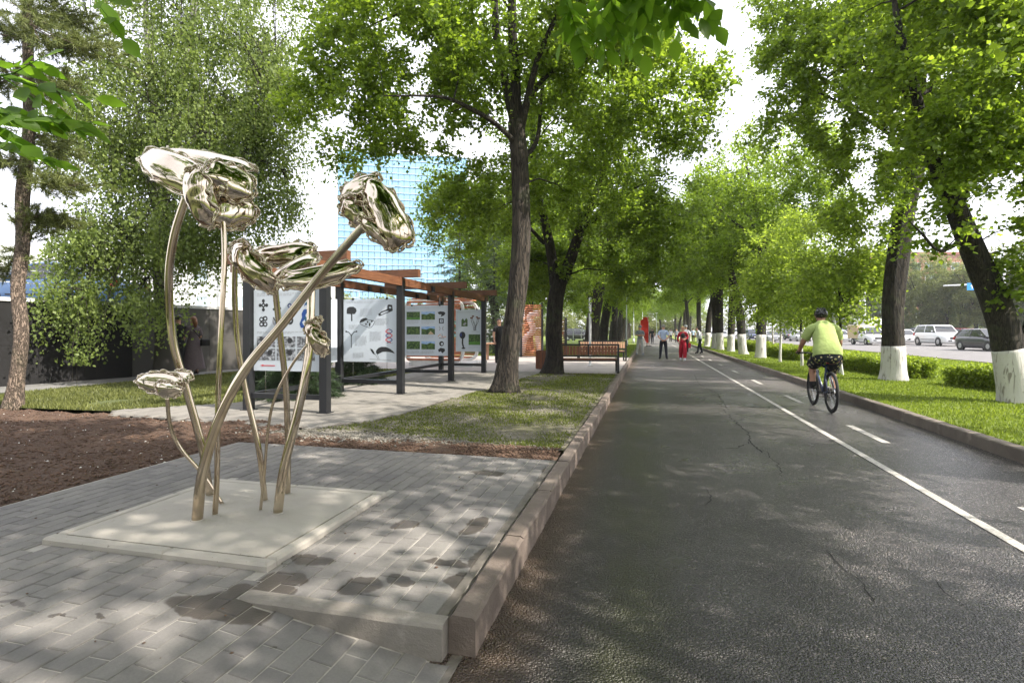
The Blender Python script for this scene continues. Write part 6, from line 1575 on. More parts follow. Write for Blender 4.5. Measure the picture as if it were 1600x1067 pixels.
    if kind == 'suv': part('grille_bars', MB().box(-.42, -hl - .025, .86, -.30, -hl - .013, .99).box(-.22, -hl - .025, .86, -.10, -hl - .013, .99).box(.0, -hl - .025, .86, .12, -hl - .013, .99).box(.22, -hl - .025, .86, .34, -hl - .013, .99), 'chrome', root, local=True)
    part('number_plate', MB().box(-.26, -hl - .02, .42, .26, -hl - .007, .53), 'sign_white', root, local=True)
    if box: part('cargo_box', MB().cbox(-hw * 1.02, .36, .62, hw * 1.02, hl + .35, 1.98, .05), box, root, local=True)
    return root
def rz_(X): return (X - 13.85) * .42 / 38.15
def place(u, d): x, y = at(u, d); return (x, y, rz_(x))
c1 = car('dark grey hatchback driving towards us, nearest car on the avenue', 'hatch', 'paint_charcoal', place(1543, 37.5), .12)
c2 = car('white off-road car with a dark grille on the avenue', 'suv', 'paint_white', place(1467, 49), .08)
c3 = car('small white van with a beige cargo box, left of the upright linden', 'van', 'paint_white', place(1357, 54), .08, 'delivery_van', 'van', box='paint_beige')
c4 = car('white saloon half hidden behind the upright linden', 'sedan', 'paint_white', place(1409, 56), .05)
c5 = car('white saloon just right of the cyclist, far up the avenue', 'sedan', 'paint_white', place(1310, 68), .05)
c6 = car('navy estate car beside the van, in the far lane', 'suvs', 'paint_navy', place(1327, 82), .05)
c7 = car('red parked car on the far side of the avenue', 'hatch', 'paint_red', place(1512, 74), .6)
c8 = car('silver saloon left of the cyclist on the avenue', 'sedan', 'paint_silver', place(1205, 72), .05)
c9 = car('black off-roader left of the cyclist, in the far lane', 'suvs', 'paint_black', place(1231, 84), .05)
for (src, u, d, a, lb) in ((c4, 1250, 74, .05, 'white saloon seen just left of the cyclist'), (c5, 1535, 57, .1, 'white saloon behind the dark grey hatchback'), (c6, 1176, 86, .05, 'navy car between two verge trunks'), (c4, 1128, 100, .05, 'white car far up the avenue between trunks'), (c8, 1108, 96, .05, 'silver car farthest up the avenue'), (c7, 1219, 108, .1, 'red car far off above the silver saloon'),
                           (c7, 1596, 62, .7, 'red parked car at the right edge behind the leaning linden'), (c9, 1484, 78, .5, 'black parked car beside the red one across the avenue'), (c8, 1425, 80, .5, 'silver parked car across the avenue behind the white off-roader'), (c2, 1150, 110, .05, 'tall white car in the distance on the avenue'), (c4, 1395, 84, .5, 'white parked car across the avenue, behind the upright linden'), (c5, 1209, 125, .05, 'very distant white car on the avenue'), (c6, 1448, 82, .6, 'navy parked car across the avenue')):
    x, y, z = place(u, d); dup(src, (x, y, min(z, .5)), a, lb)
# box lorry behind
x, y, z = place(1368, 74); t_ = thing('box_lorry', (x, y, z), 'white box lorry behind the small van on the avenue', 'lorry', 'vehicles on the avenue')
part('cargo_box', MB().cbox(-1.2, -1.0, .9, 1.2, 4.5, 3.0, .04), 'paint_white', t_, local=True); part('cab', MB().cbox(-1.05, -2.6, .5, 1.05, -1.02, 2.3, .12), 'paint_white', t_, local=True); part('windscreen', MB().box(-.9, -2.64, 1.45, .9, -2.601, 2.1), 'car_glass', t_, local=True)
for yy in (-1.9, 3.2):
    for s in (-1, 1): part('wheel', MB().tube([(s * .8, yy, .45), (s * 1.1, yy, .45)], .45, 16), 'tyre', t_, local=True)
# cars on the terrace behind the wall, and one behind the spruces
def tcar(src, u, d, z, a, lb):
    o = dup(src, (*at(u, d), z), a, lb); o['group'] = 'cars parked behind the wall'; return o
cb = car('blue parked car with a red tail light behind the left wall', 'sedan', 'paint_blue', (*at(95, 17.2), 2.1), math.pi / 2 + .25 + math.pi, group='cars parked behind the wall')
tcar(c4, -30, 17.8, 2.1, math.pi / 2 + .25, 'pale parked car at the very left edge above the wall')
tcar(c4, 205, 26, 2.1, 1.2, 'white parked car above the wall, behind the birch')
tcar(c8, 769, 46, .13, .8, 'silver car parked beyond the man in black')
tcar(c9, 905, 75, .13, 1.2, 'dark car parked far behind the benches')

# ------------------------------------------------------------------ people
def body(name, J, E, parent, reg, skinmat='skin', sub=1, hands=(), heading=0, cuts=(), hem=None):
    """J: name -> (xyz, radius); E: edges; reg(bone, t) -> material key; returns the body mesh, garments as children"""
    me = bpy.data.meshes.new(name); ks = list(J); ix = {k: i for i, k in enumerate(ks)}
    me.from_pydata([J[k][0] for k in ks], [(ix[a], ix[b]) for a, b in E], []); me.update()
    o = bpy.data.objects.new(name, me); COL.objects.link(o)
    md = o.modifiers.new('s', 'SKIN'); md.use_smooth_shade = True; md.branch_smoothing = .3
    if not me.skin_vertices: me.skin_vertices.new()
    sv = me.skin_vertices[0].data
    for k in ks:
        r = J[k][1]; sv[ix[k]].radius = r if hasattr(r, '__len__') else (r, r); sv[ix[k]].use_root = (k == 'pelvis')
    ms = o.modifiers.new('u', 'SUBSURF'); ms.levels = sub; ms.render_levels = sub
    dg = bpy.context.evaluated_depsgraph_get(); dg.update(); em = bpy.data.meshes.new_from_object(o.evaluated_get(dg))
    bpy.data.objects.remove(o); bpy.data.meshes.remove(me)
    bm = bmesh.new(); bm.from_mesh(em)
    for (a, b, t) in cuts:
        A, B = Vector(J[a][0]), Vector(J[b][0]); q = A.lerp(B, t); rr_ = .34 if a in ('pelvis',) else .16
        gm = [f for f in bm.faces if (f.calc_center_median() - q).length < rr_]; gs = set(gm)
        for f in gm: gs.update(f.edges); gs.update(f.verts)
        bmesh.ops.bisect_plane(bm, geom=list(gs), dist=.0005, plane_co=q, plane_no=(B - A).normalized())
    bm.normal_update(); bm.to_mesh(em); bm.free(); em.update()
    n = len(em.vertices); co = np.zeros(n * 3, np.float32); em.vertices.foreach_get('co', co); co = co.reshape(-1, 3).astype(float)
    nr = np.zeros(n * 3, np.float32); em.vertices.foreach_get('normal', nr); nr = nr.reshape(-1, 3).astype(float)
    fc = np.array([tuple(p.center) for p in em.polygons]); nf = len(fc)
    best = np.full(nf, 1e9); bi = np.zeros(nf, int); bt = np.zeros(nf)
    rad = lambda k: (J[k][1] if not hasattr(J[k][1], '__len__') else sum(J[k][1]) / 2)
    for i, (a, b) in enumerate(E):
        A, B = np.array(J[a][0], float), np.array(J[b][0], float); d = B - A; t = np.clip(((fc - A) @ d) / (d @ d), 0, 1); ds = np.linalg.norm(fc - A - t[:, None] * d, axis=1) - (rad(a) * (1 - t) + rad(b) * t)
        k = ds < best; best[k] = ds[k]; bi[k] = i; bt[k] = t[k]
    flab = [reg(E[bi[i]], bt[i], fc[i]) for i in range(nf)]
    if hem:                       # the shirt ends on one plane across the hips
        A, B = Vector(J['pelvis'][0]), Vector(J['waist'][0]); q = A.lerp(B, hem[0]); nn_ = (B - A).normalized()
        for i in range(nf):
            if E[bi[i]] in TORSO or E[bi[i]][1] in ('lhip', 'rhip'): flab[i] = hem[1] if (Vector(fc[i]) - q).dot(nn_) > 0 else hem[2]
    V = [tuple(c) for c in co]; Fs = [tuple(p.vertices) for p in em.polygons]; bpy.data.meshes.remove(em)
    m = MB(); m.add(V, Fs)
    for (c, dr, s, pl) in hands:      # fingers rooted inside the palm
        c = Vector(c); dr = Vector(dr).normalized(); pl = Vector(pl).normalized(); sd_ = dr.cross(pl).normalized()
        for f in range(4):
            o_ = c + sd_ * (f - 1.5) * .019 * s; l = (.070, .080, .075, .058)[f] * s
            m.tube([o_ - dr * .03, o_ + dr * l * .45 + pl * .004, o_ + dr * l * .8 + pl * .022 * s, o_ + dr * l * .85 + pl * .045 * s], [.009 * s, .009 * s, .008 * s, .006 * s], 6)
        m.tube([c - dr * .04 + sd_ * .02 * s, c + sd_ * .05 * s + pl * .01, c + dr * .025 + sd_ * .055 * s + pl * .03], [.011 * s, .010 * s, .007 * s], 6)
    bo = part(name, m, skinmat, parent, True, local=True)
    G_ = {}
    for f, k in zip(Fs, flab):
        if k: G_.setdefault(k, []).append(f)
    for (nm, mat, off), fl in G_.items():
        used = sorted({i for f in fl for i in f}); mp = {v: i for i, v in enumerate(used)}
        g_ = MB(); g_.add([tuple(co[i] + nr[i] * off) for i in used], [tuple(mp[i] for i in f) for f in fl]); part(nm, g_, mat, parent, True, local=True)
    return bo
def J_stand(h=1.75, fat=1.0, fem=False):
    s = h / 1.75; sh = .175 if not fem else .155
    J = {'pelvis': ((0, 0, .94), (.155 * fat, .11 * fat)), 'waist': ((0, .0, 1.08), (.135 * fat, .105 * fat)), 'chest': ((0, .0, 1.27), (.155 * fat, .115 * fat)), 'yoke': ((0, -.01, 1.41), (.12, .085)), 'neck': ((0, .0, 1.50), .055), 'jaw': ((0, .02, 1.575), .072), 'head': ((0, .01, 1.66), .088), 'crown': ((0, .0, 1.71), .065)}
    for q, sx in (('l', -1), ('r', 1)):
        J.update({q + 'sh': ((sx * sh, -.01, 1.41), .062 * fat), q + 'el': ((sx * (sh + .06), -.03, 1.13), .045 * fat), q + 'wr': ((sx * (sh + .07), .04, .90), .030), q + 'ha': ((sx * (sh + .07), .06, .82), .034),
                  q + 'hip': ((sx * .095, 0, .88), .095 * fat), q + 'kn': ((sx * .105, .01, .50), .062 * fat), q + 'an': ((sx * .11, -.02, .09), .042), q + 'to': ((sx * .125, .13, .04), .036), q + 'he': ((sx * .108, -.05, .04), .036)})
    return {k: (tuple(c * s for c in p), (tuple(x * s for x in r) if hasattr(r, '__len__') else r * s)) for k, (p, r) in J.items()}
EDG = [('pelvis', 'waist'), ('waist', 'chest'), ('chest', 'yoke'), ('yoke', 'neck'), ('neck', 'jaw'), ('jaw', 'head'), ('head', 'crown')]
for q in 'lr': EDG += [('yoke', q + 'sh'), (q + 'sh', q + 'el'), (q + 'el', q + 'wr'), (q + 'wr', q + 'ha'), ('pelvis', q + 'hip'), (q + 'hip', q + 'kn'), (q + 'kn', q + 'an'), (q + 'an', q + 'to'), (q + 'an', q + 'he')]
TORSO = {('pelvis', 'waist'), ('waist', 'chest'), ('chest', 'yoke')}
def dress_reg(top, legs, shoes, sleeve=.8, leglen=1.0, topname='shirt', legname='trousers', hem=None, off=.012):
    def reg(e, t, c):
        a, b = e
        if e in TORSO or b in ('lsh', 'rsh'):
            if e == ('pelvis', 'waist') and t < .25: return (legname, legs, .010)
            return (topname, top, off)
        if e == ('yoke', 'neck') and t < .35: return (topname, top, off)
        if a in ('lsh', 'rsh'): return (topname, top, off) if t < sleeve else None
        if a in ('lel', 'rel'): return (topname, top, off) if sleeve > 1 and t < sleeve - 1 else None
        if b in ('lhip', 'rhip'): return (legname, legs, .010)
        if a in ('lhip', 'rhip'): return (legname, legs, .012) if t < leglen * 2 else None
        if a in ('lkn', 'rkn'): return (legname, legs, .014) if t < leglen * 2 - 1 else (('shoes', shoes, .006) if t > .95 else None)
        if a in ('lan', 'ran'): return ('shoes', shoes, .008)
        return None
    lb = 'lhip lkn lan'.split(); reg.hem = (.12, (topname, top, off), (legname, legs, .010))
    reg.cuts = [('pelvis', 'waist', .12)]
    for q in 'lr':
        reg.cuts.append((q + 'sh', q + 'el', sleeve) if sleeve < 1 else (q + 'el', q + 'wr', min(.99, sleeve - 1)))
        if leglen < .98: reg.cuts.append((q + 'hip', q + 'kn', leglen * 2) if leglen < .5 else (q + 'kn', q + 'an', leglen * 2 - 1))
    return reg
def headstuff(root, J, hair, face=(0, 1, 0), longhair=False, hat=None, bald=False):
    p = Vector(J['head'][0]); f = Vector(face).normalized(); r = J['head'][1]; sd_ = f.cross(Vector((0, 0, 1))).normalized()
    m = MB()
    for i, (dx, dz) in enumerate(((0, 0),)):
        q = p + f * (r * .98); m.add([q + f * .022 + Vector((0, 0, -.028)), q + sd_ * .014 + Vector((0, 0, -.032)), q - sd_ * .014 + Vector((0, 0, -.032)), q + Vector((0, 0, .012)), q + Vector((0, 0, -.038))], [(0, 1, 3), (0, 3, 2), (0, 4, 1), (0, 2, 4)])
    for s in (-1, 1): m.sphere(p + sd_ * s * r * 1.02 + Vector((0, 0, -.015)), .022, 6, 5, (.5, .8, 1.2))
    part('face', m, 'skin', root, True, local=True)
    e = MB()
    for s in (-1, 1): e.sphere(p + f * r * .93 + sd_ * s * .032 + Vector((0, 0, .005)), .009, 6, 4)
    q = p + f * (r * .86) + Vector((0, 0, -.068)); e.obox(q, sd_ * .022, f * .008, (0, 0, .004)); part('eyes_and_mouth', e, 'hair_dark', root, local=True)
    hm = MB(); c = p + Vector((0, 0, .012)) - f * .012; n, k_ = 14, 9; vs = []; 
    for i in range(k_ + 1):
        ph = math.pi * .5 * i / k_ * (1.28 if not bald else .8)
        for k in range(n):
            a = 2 * math.pi * k / n; d = sd_ * math.cos(a) + f * math.sin(a); lim = 1.0
            if d.dot(f) > .3 and ph > 1.05: ph2 = 1.05
            else: ph2 = ph
            vs.append(c + (d * math.sin(ph2) + Vector((0, 0, math.cos(ph2)))) * (r * 1.12 + .004 * math.sin(k * 5)))
    fs = [(i * n + k, (i + 1) * n + k, (i + 1) * n + (k + 1) % n, i * n + (k + 1) % n) for i in range(k_) for k in range(n)]
    hm.add(vs, fs)
    if longhair: hm.tube([c - f * r * .6, c - f * r * 1.1 + Vector((0, 0, -.12)), c - f * r * 1.0 + Vector((0, 0, -.24))], [r * .75, r * .7, r * .25], 10)
    part('hair', hm, hair, root, True, local=True)
    if hat:
        h_ = MB().sphere(c + Vector((0, 0, .03)), r * 1.2, 14, 8, (1, 1, .85)); h_.obox(c + f * r * 1.35 + Vector((0, 0, .02)), f * .05, sd_ * .06, (0, 0, .006)); part('cap', h_, hat, root, True, local=True)
def person(loc, rz, label, J, reg, hair, face=(0, 1, 0), hands=None, group=None, **kw):
    root = thing('person', loc, label, 'person', group, rz)
    if hands is None:
        hands = []
        for q, s in (('l', -1), ('r', 1)): a, b = Vector(J[q + 'wr'][0]), Vector(J[q + 'ha'][0]); hands.append((b, (b - a), 1.0, (-s, 0, 0)))
    body('body', J, EDG, root, reg, hands=hands, cuts=getattr(reg, 'cuts', ()), hem=getattr(reg, 'hem', None)); headstuff(root, J, hair, face, **kw); return root
def setj(J, **k):
    for n, p in k.items(): J[n] = (p, J[n][1])
    return J
# man in a light blue shirt, back to us, hands behind his back
J = setj(J_stand(1.76, 1.05), lel=(-.27, -.10, 1.15), lwr=(-.08, -.19, 1.0), lha=(.0, -.20, .97), rel=(.27, -.10, 1.15), rwr=(.08, -.19, .98), rha=(.01, -.21, .95), lan=(-.16, -.02, .09), lto=(-.20, .12, .04), lhe=(-.15, -.05, .04), ran=(.16, -.02, .09), rto=(.22, .11, .04), rhe=(.15, -.05, .04), lkn=(-.13, .01, .5), rkn=(.13, .01, .5))
person(G(1036.5, 561.5), 0, 'man in a light blue shirt and navy trousers seen from behind, hands clasped', J, dress_reg('cloth_lightblue', 'cloth_navy', 'cloth_black', .7), 'hair_grey')
# woman in red walking towards us
J = setj(J_stand(1.66, 1.02, True), lel=(-.24, .02, 1.12), lwr=(-.12, .20, 1.05), lha=(-.05, .23, 1.06), rel=(.24, -.02, 1.10), rwr=(.20, .12, .92), rha=(.20, .16, .86), lkn=(-.09, .10, .48), lan=(-.08, .12, .09), lto=(-.08, .26, .04), lhe=(-.08, .08, .04), rkn=(.09, -.02, .47), ran=(.09, -.14, .11), rto=(.10, -.01, .04), rhe=(.09, -.18, .07))
for k_ in ('lkn', 'rkn'): J[k_] = (J[k_][0], .095)
for k_ in ('lan', 'ran'): J[k_] = (J[k_][0], .075)
r_ = person(G(1067, 563.5), math.pi, 'woman in a dark red jacket and wide red trousers walking towards us', J, dress_reg('cloth_red', 'cloth_red', 'cloth_white', 2.0, 1.0, 'jacket'), 'hair_blond')
part('top', MB().sphere((0, .085, 1.21), .10, 10, 8, (1.0, .55, 1.5)), 'cloth_dark', r_, True, local=True)
part('handbag', MB().cbox(-.36, -.05, .62, -.24, .12, .86, .02).tube([(-.30, 0, .86), (-.27, 0, 1.0), (-.24, .0, 1.1)], .01, 6), 'cloth_red', r_, local=True)
# person in white cap behind her
J = setj(J_stand(1.80, 1.0), lkn=(-.10, .08, .5), lan=(-.1, .1, .09), ran=(.1, -.12, .1))
person(G(1071.5, 553), 0, 'man in a pale shirt and white cap walking away behind the woman in red', J, dress_reg('cloth_white', 'cloth_dark', 'cloth_white', .6), 'hair_grey', hat='cloth_white')
# man leaning, white shirt, in profile on the right
J = setj(J_stand(1.74, 1.0), chest=(0, .06, 1.26), yoke=(0, .12, 1.39), neck=(0, .17, 1.47), jaw=(0, .21, 1.53), head=(0, .22, 1.61), crown=(0, .22, 1.66), lsh=(-.17, .12, 1.39), rsh=(.17, .12, 1.39), lel=(-.22, .10, 1.12), lwr=(-.12, .30, 1.05), lha=(-.05, .36, 1.07), rel=(.22, .10, 1.12), rwr=(.12, .30, 1.08), rha=(.05, .36, 1.10), lkn=(-.1, .10, .5), lan=(-.1, .18, .09), lto=(-.1, .33, .04), lhe=(-.1, .13, .04), rkn=(.1, -.03, .5), ran=(.1, -.14, .09), rto=(.1, .02, .04), rhe=(.1, -.18, .04))
person(G(1094, 552.5), math.pi / 2 + .1, 'man in a white shirt and dark trousers reading his phone by the right kerb', J, dress_reg('cloth_white', 'cloth_navy', 'cloth_black', 1.8), 'hair_dark', face=(0, .9, -.3))
# man, grey t-shirt, arms folded
J = setj(J_stand(1.76, 1.05), lel=(-.25, .05, 1.16), lwr=(-.02, .19, 1.16), lha=(.07, .18, 1.18), rel=(.25, .05, 1.16), rwr=(.02, .17, 1.21), rha=(-.07, .18, 1.23), lan=(-.17, 0, .09), ran=(.17, .05, .09), lto=(-.22, .13, .04), rto=(.22, .17, .04), lhe=(-.16, -.04, .04), rhe=(.16, .01, .04), lkn=(-.13, .03, .5), rkn=(.13, .05, .5))
person(G(1000, 555), math.pi - .1, 'man in a grey t-shirt and pale trousers with folded arms, facing us at the left', J, dress_reg('cloth_grey', 'cloth_palegrey', 'cloth_grey', .7), 'hair_grey', hat='cloth_grey')
J = setj(J_stand(1.68, .95, True), lkn=(-.09, .12, .5), lan=(-.08, .12, .1), ran=(.08, -.14, .12))
person(G(1012.5, 541.5), math.pi, 'distant person in dark clothes walking beside the red flag', J, dress_reg('cloth_dark', 'cloth_dark', 'cloth_black', .6, .6), 'hair_dark')
for (u, v, h_, rz0, tp, lg, lb) in ((1019, 537, 1.7, 0, 'cloth_dark', 'cloth_navy', 'distant walker in dark clothes just right of the red flag'), (1048, 534, 1.65, math.pi, 'cloth_white', 'cloth_dark', 'tiny distant walker in a white top on the path'), (1057, 535, 1.7, math.pi, 'cloth_grey', 'cloth_navy', 'tiny distant walker in grey between the blue and red figures'), (1083, 536, 1.75, 0, 'cloth_lightblue', 'cloth_dark', 'tiny distant walker in pale blue near the right kerb')):
    J = setj(J_stand(h_, 1.0), lkn=(-.09, .12, .5), lan=(-.08, .14, .1), ran=(.08, -.14, .12))
    person(G(u, v), rz0, lb, J, dress_reg(tp, lg, 'cloth_black', .6), 'hair_dark')
# man in black behind the linden trunk
J = setj(J_stand(1.78, 1.05), lel=(-.25, .0, 1.15), lwr=(-.14, .22, 1.12), lha=(-.06, .27, 1.13))
person((*at(779.5, 21.6), .15), math.pi + .9, 'man in black t-shirt and trousers half behind the nearest linden trunk', J, dress_reg('cloth_black', 'cloth_black', 'cloth_black', .6), 'hair_dark')
# woman in a mauve-grey dress by the wall
J = setj(J_stand(1.72, 1.0, True), lel=(-.22, .06, 1.14), lwr=(-.22, .16, .95), lha=(-.21, .18, .88), rel=(.22, -.03, 1.14), rwr=(.2, .14, 1.0), rha=(.17, .18, .96))
d_ = 16.1; wl = (*at(302, d_), .145)
def dreg(e, t, c):
    a, b = e
    if e in TORSO or b in ('lsh', 'rsh') or (e == ('yoke', 'neck') and t < .2): return ('blouse', 'cloth_mauve', .02)
    if a in ('lsh', 'rsh') and t < .95: return ('blouse', 'cloth_mauve', .03)
    if a in ('lan', 'ran'): return ('shoes', 'cloth_mauve', .006)
    return None
r_ = person(wl, 1.4, 'woman in a long mauve-grey dress with a black shoulder bag by the wall', J, dreg, 'hair_red', longhair=True)
m = MB(); N = 18; rows = 9
for i in range(rows):
    z = 1.08 - .90 * i / (rows - 1); rr = .15 + .16 * (i / (rows - 1)) ** .8
    for k in range(N): a = 6.2832 * k / N; q = rr * (1 + (.10 * i / rows) * math.sin(k * 2.6 + 1)); m.v.append((math.cos(a) * q * 1.05, math.sin(a) * q * .85, z))
for i in range(rows - 1):
    for k in range(N): m.f.append((i * N + k, (i + 1) * N + k, (i + 1) * N + (k + 1) % N, i * N + (k + 1) % N))
part('skirt', m, 'cloth_mauve', r_, True, local=True)
part('shoulder_bag', MB().cbox(.10, -.26, .86, .34, -.16, 1.06, .03).tube([(.12, -.2, 1.05), (-.05, -.12, 1.30), (-.13, -.0, 1.46), (-.02, .13, 1.3)], .010, 6), 'cloth_black', r_, local=True)
J = setj(J_stand(1.75, 1.0), rel=(.22, .10, 1.18), rwr=(.16, .28, 1.30), rha=(.14, .30, 1.38))
person((*at(279, 15.8), .145), 1.2, 'person in dark clothes mostly hidden behind the thick curved stem, by the wall', J, dress_reg('cloth_black', 'cloth_dark', 'cloth_black', .5), 'hair_dark')

# ------------------------------------------------------------------ cyclist and bicycle
BX = G(1299, 645); RB_ = .365
bk = thing('bicycle', (BX.x, BX.y, 0), 'dark mountain bike ridden along the right lane of the path', 'bicycle')
def wheel(y):
    P = [(0, y + math.cos(a) * (RB_ - .027), RB_ + math.sin(a) * (RB_ - .027)) for a in [2 * math.pi * k / 48 for k in range(48)]]
    w_ = part('wheel', MB().tube(P, .027, 8, close=True), 'tyre', bk, True, local=True)
    P2 = [(0, y + math.cos(a) * (RB_ - .062), RB_ + math.sin(a) * (RB_ - .062)) for a in [2 * math.pi * k / 48 for k in range(48)]]
    part('rim', MB().tube(P2, .013, 6, close=True), 'dark_plastic', w_, True, local=True)
    m = MB()
    for k in range(28):
        a = 2 * math.pi * k / 28; a2 = a + (.35 if k % 2 else -.35); s = .03 if k % 4 < 2 else -.03
        m.tube([(s, y + math.cos(a2) * .022, RB_ + math.sin(a2) * .022), (0, y + math.cos(a) * (RB_ - .065), RB_ + math.sin(a) * (RB_ - .065))], .0018, 4)
    part('spokes', m, 'chrome', w_, local=True); part('hub', MB().tube([(-.06, y, RB_), (.06, y, RB_)], .024, 10), 'black_metal', w_, True, local=True)
    part('brake_disc', MB().tube([(-.045, y, RB_), (-.042, y, RB_)], .08, 20), 'chrome', w_, local=True)
wheel(0); wheel(1.10)
fr = MB(); BB = (0, .44, .32); ST_ = (0, .27, .84); HT = (0, .90, .86); HB = (0, .95, .72)
fr.tube([BB, ST_], .02, 8); fr.tube([(0, .29, .78), HT], .02, 8); fr.tube([BB, HB], .026, 8); fr.tube([HB, HT], .027, 8)
for s in (-.05, .05): fr.tube([BB, (s, .25, .33), (s * 1.2, 0, RB_)], .012, 6); fr.tube([(0, .28, .76), (s, .15, .58), (s * 1.2, 0, RB_)], .010, 6)
part('frame', fr, 'paint_navy', bk, True, local=True)
fk = MB()
for s in (-.055, .055): fk.tube([(s, .965, .68), (s, 1.10, RB_)], [.019, .014], 8)
fk.tube([(-.06, .963, .69), (.06, .963, .69)], .02, 8); part('fork', fk, 'black_metal', bk, True, local=True)
part('seat_post', MB().tube([ST_, (0, .235, .95)], .015, 8), 'black_metal', bk, True, local=True)
part('saddle', MB().sphere((0, .20, .97), .1, 14, 8, (.85, 1.25, .32)).tube([(0, .25, .965), (0, .43, .97)], [.035, .018], 8), 'black_metal', bk, True, local=True)
part('handlebar', MB().tube(smooth_path([(-.37, .78, 1.03), (-.2, .84, 1.03), (0, .86, 1.01), (.2, .84, 1.03), (.37, .78, 1.03)], 5), .014, 8).tube([HT, (0, .86, 1.0)], .02, 8), 'black_metal', bk, True, local=True)
for s in (-1, 1): part('grip', MB().tube([(s * .37, .78, 1.03), (s * .26, .817, 1.03)], .02, 8), 'dark_plastic', bk, True, local=True)
part('crankset', MB().tube([(-.07, .44, .32), (.07, .44, .32)], .02, 8).tube([(.055, .44, .32), (.06, .44, .32)], .085, 20).bar((-.085, .44, .32), (-.085, .60, .38), .015, .03).bar((.085, .44, .32), (.085, .28, .26), .015, .03), 'black_metal', bk, True, local=True)
for s, y, z in ((-1, .60, .38), (1, .28, .26)): part('pedal', MB().box(min(s * .09, s * .19), y - .05, z - .012, max(s * .09, s * .19), y + .05, z + .012), 'black_metal', bk, local=True)
part('cassette', MB().tube([(.03, 0, RB_), (.055, 0, RB_)], [.06, .035], 16), 'chrome', bk, local=True)
part('chain', MB().tube([(.058, .44, .405), (.045, 0, RB_ + .05)], .006, 4).tube([(.058, .44, .235), (.045, .03, .24), (.045, 0, RB_ - .05)], .006, 4), 'black_metal', bk, local=True)
part('rear_reflector', MB().box(-.025, .215, .86, .025, .235, .90), 'tail_lamp', bk, local=True)
JC = {'pelvis': ((0, .17, 1.04), (.205, .15)), 'waist': ((0, .26, 1.20), (.215, .165)), 'chest': ((0, .38, 1.38), (.215, .15)), 'yoke': ((0, .47, 1.52), (.13, .09)), 'neck': ((0, .53, 1.60), .062), 'jaw': ((0, .60, 1.65), .076), 'head': ((0, .60, 1.735), .092), 'crown': ((0, .59, 1.785), .066),
      'lsh': ((-.205, .46, 1.49), .072), 'lel': ((-.31, .58, 1.24), .052), 'lwr': ((-.335, .75, 1.07), .034), 'lha': ((-.325, .81, 1.055), .038), 'rsh': ((.205, .46, 1.49), .072), 'rel': ((.31, .58, 1.24), .052), 'rwr': ((.335, .75, 1.07), .034), 'rha': ((.325, .81, 1.055), .038),
      'lhip': ((-.12, .22, .98), .125), 'lkn': ((-.15, .60, .80), .075), 'lan': ((-.145, .55, .47), .047), 'lto': ((-.145, .68, .415), .038), 'lhe': ((-.145, .50, .42), .038),
      'rhip': ((.12, .21, .97), .125), 'rkn': ((.15, .50, .68), .073), 'ran': ((.145, .24, .35), .047), 'rto': ((.145, .36, .295), .038), 'rhe': ((.145, .19, .32), .038)}
cy = thing('person', (BX.x, BX.y, 0), 'heavyset cyclist in a lime green t-shirt, floral shorts and black helmet, riding away', 'person')
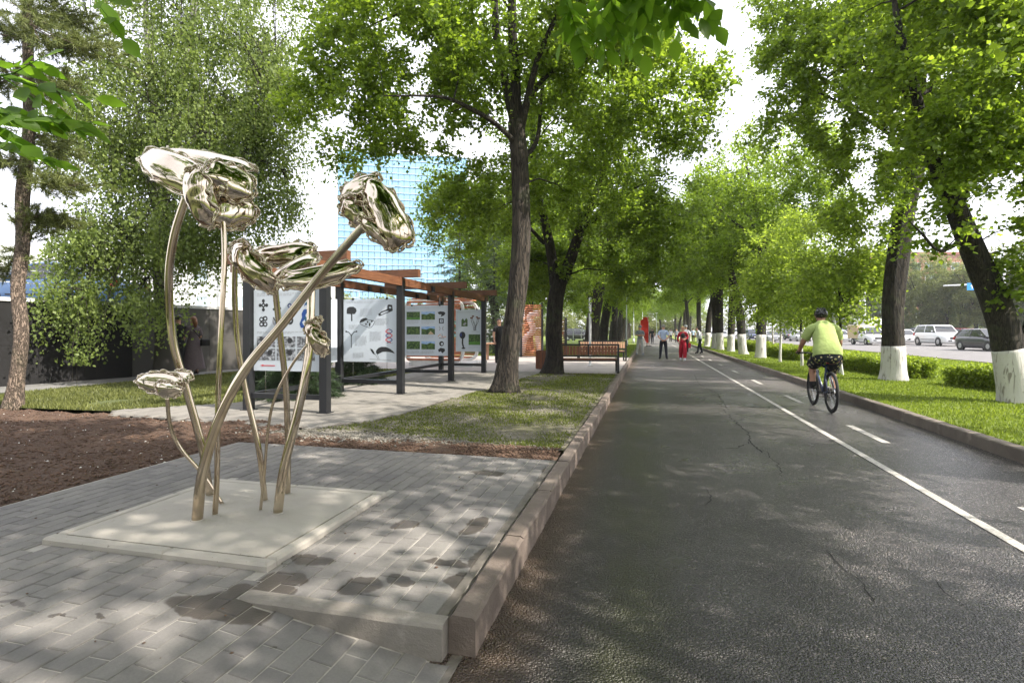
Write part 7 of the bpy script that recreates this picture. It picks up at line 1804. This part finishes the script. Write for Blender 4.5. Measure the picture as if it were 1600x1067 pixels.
def creg(e, t, c):
    a, b = e
    if e in TORSO or b in ('lsh', 'rsh'):
        if e == ('pelvis', 'waist') and t < .12: return ('shorts', 'cloth_floral', .02)
        return ('t_shirt', 'cloth_lime', .026)
    if e == ('yoke', 'neck') and t < .3: return ('t_shirt', 'cloth_lime', .018)
    if a in ('lsh', 'rsh'): return ('t_shirt', 'cloth_lime', .03) if t < .72 else None
    if b in ('lhip', 'rhip'): return ('shorts', 'cloth_floral', .03)
    if a in ('lhip', 'rhip'): return ('shorts', 'cloth_floral', .035) if t < .86 else None
    if a in ('lan', 'ran') or (a in ('lkn', 'rkn') and t > .9): return ('shoes', 'cloth_dark', .010)
    if a in ('lwr', 'rwr'): return ('gloves', 'cloth_black', .006)
    return None
body('body', JC, EDG, cy, creg, 'skin_tan', 2, cuts=[('pelvis', 'waist', -.15), ('lsh', 'lel', .72), ('rsh', 'rel', .72), ('lhip', 'lkn', .86), ('rhip', 'rkn', .86), ('lkn', 'lan', .9), ('rkn', 'ran', .9)], hem=(-.15, ('t_shirt', 'cloth_lime', .026), ('shorts', 'cloth_floral', .02)), hands=[((-.325, .80, 1.055), (0, .5, -.1), 1.0, (0, -.2, -1)), ((.325, .80, 1.055), (0, .5, -.1), 1.0, (0, -.2, -1))])
headstuff(cy, JC, 'hair_dark', (0, 1, 0))
hp = Vector(JC['head'][0]); m = MB().sphere(hp + Vector((0, .0, .035)), .118, 18, 10, (.95, 1.2, .82))
part('helmet', m, 'helmet_black', cy, True, local=True)
for s in (-1, 0, 1): part('helmet_rib', MB().tube(smooth_path([hp + Vector((s * .045, -.135, .04)), hp + Vector((s * .05, -.08, .115)), hp + Vector((s * .05, .05, .135)), hp + Vector((s * .04, .14, .06))], 5), .012, 6), 'dark_plastic', cy, True, local=True)
part('helmet_strap', MB().tube([hp + Vector((-.098, .0, .0)), hp + Vector((-.07, .05, -.10)), hp + Vector((.07, .05, -.10)), hp + Vector((.098, .0, .0))], .006, 5), 'black_metal', cy, local=True)

# ------------------------------------------------------------------ air: thin even haze over the whole place
hz = MB().box(-420, -190, -1.05, 420, 620, 47)
ho = part('haze', hz, None); ho['kind'] = 'stuff'; ho['label'] = 'thin summer haze in the air'
hm_ = bpy.data.materials.new('air_haze'); hm_.use_nodes = True; t = hm_.node_tree; t.nodes.clear()
pv = t.nodes.new('ShaderNodeVolumePrincipled'); pv.inputs['Color'].default_value = (.95, .97, 1, 1); pv.inputs['Density'].default_value = .00045; pv.inputs['Anisotropy'].default_value = .3
t.links.new(pv.outputs[0], t.nodes.new('ShaderNodeOutputMaterial').inputs['Volume']); ho.data.materials.append(hm_)
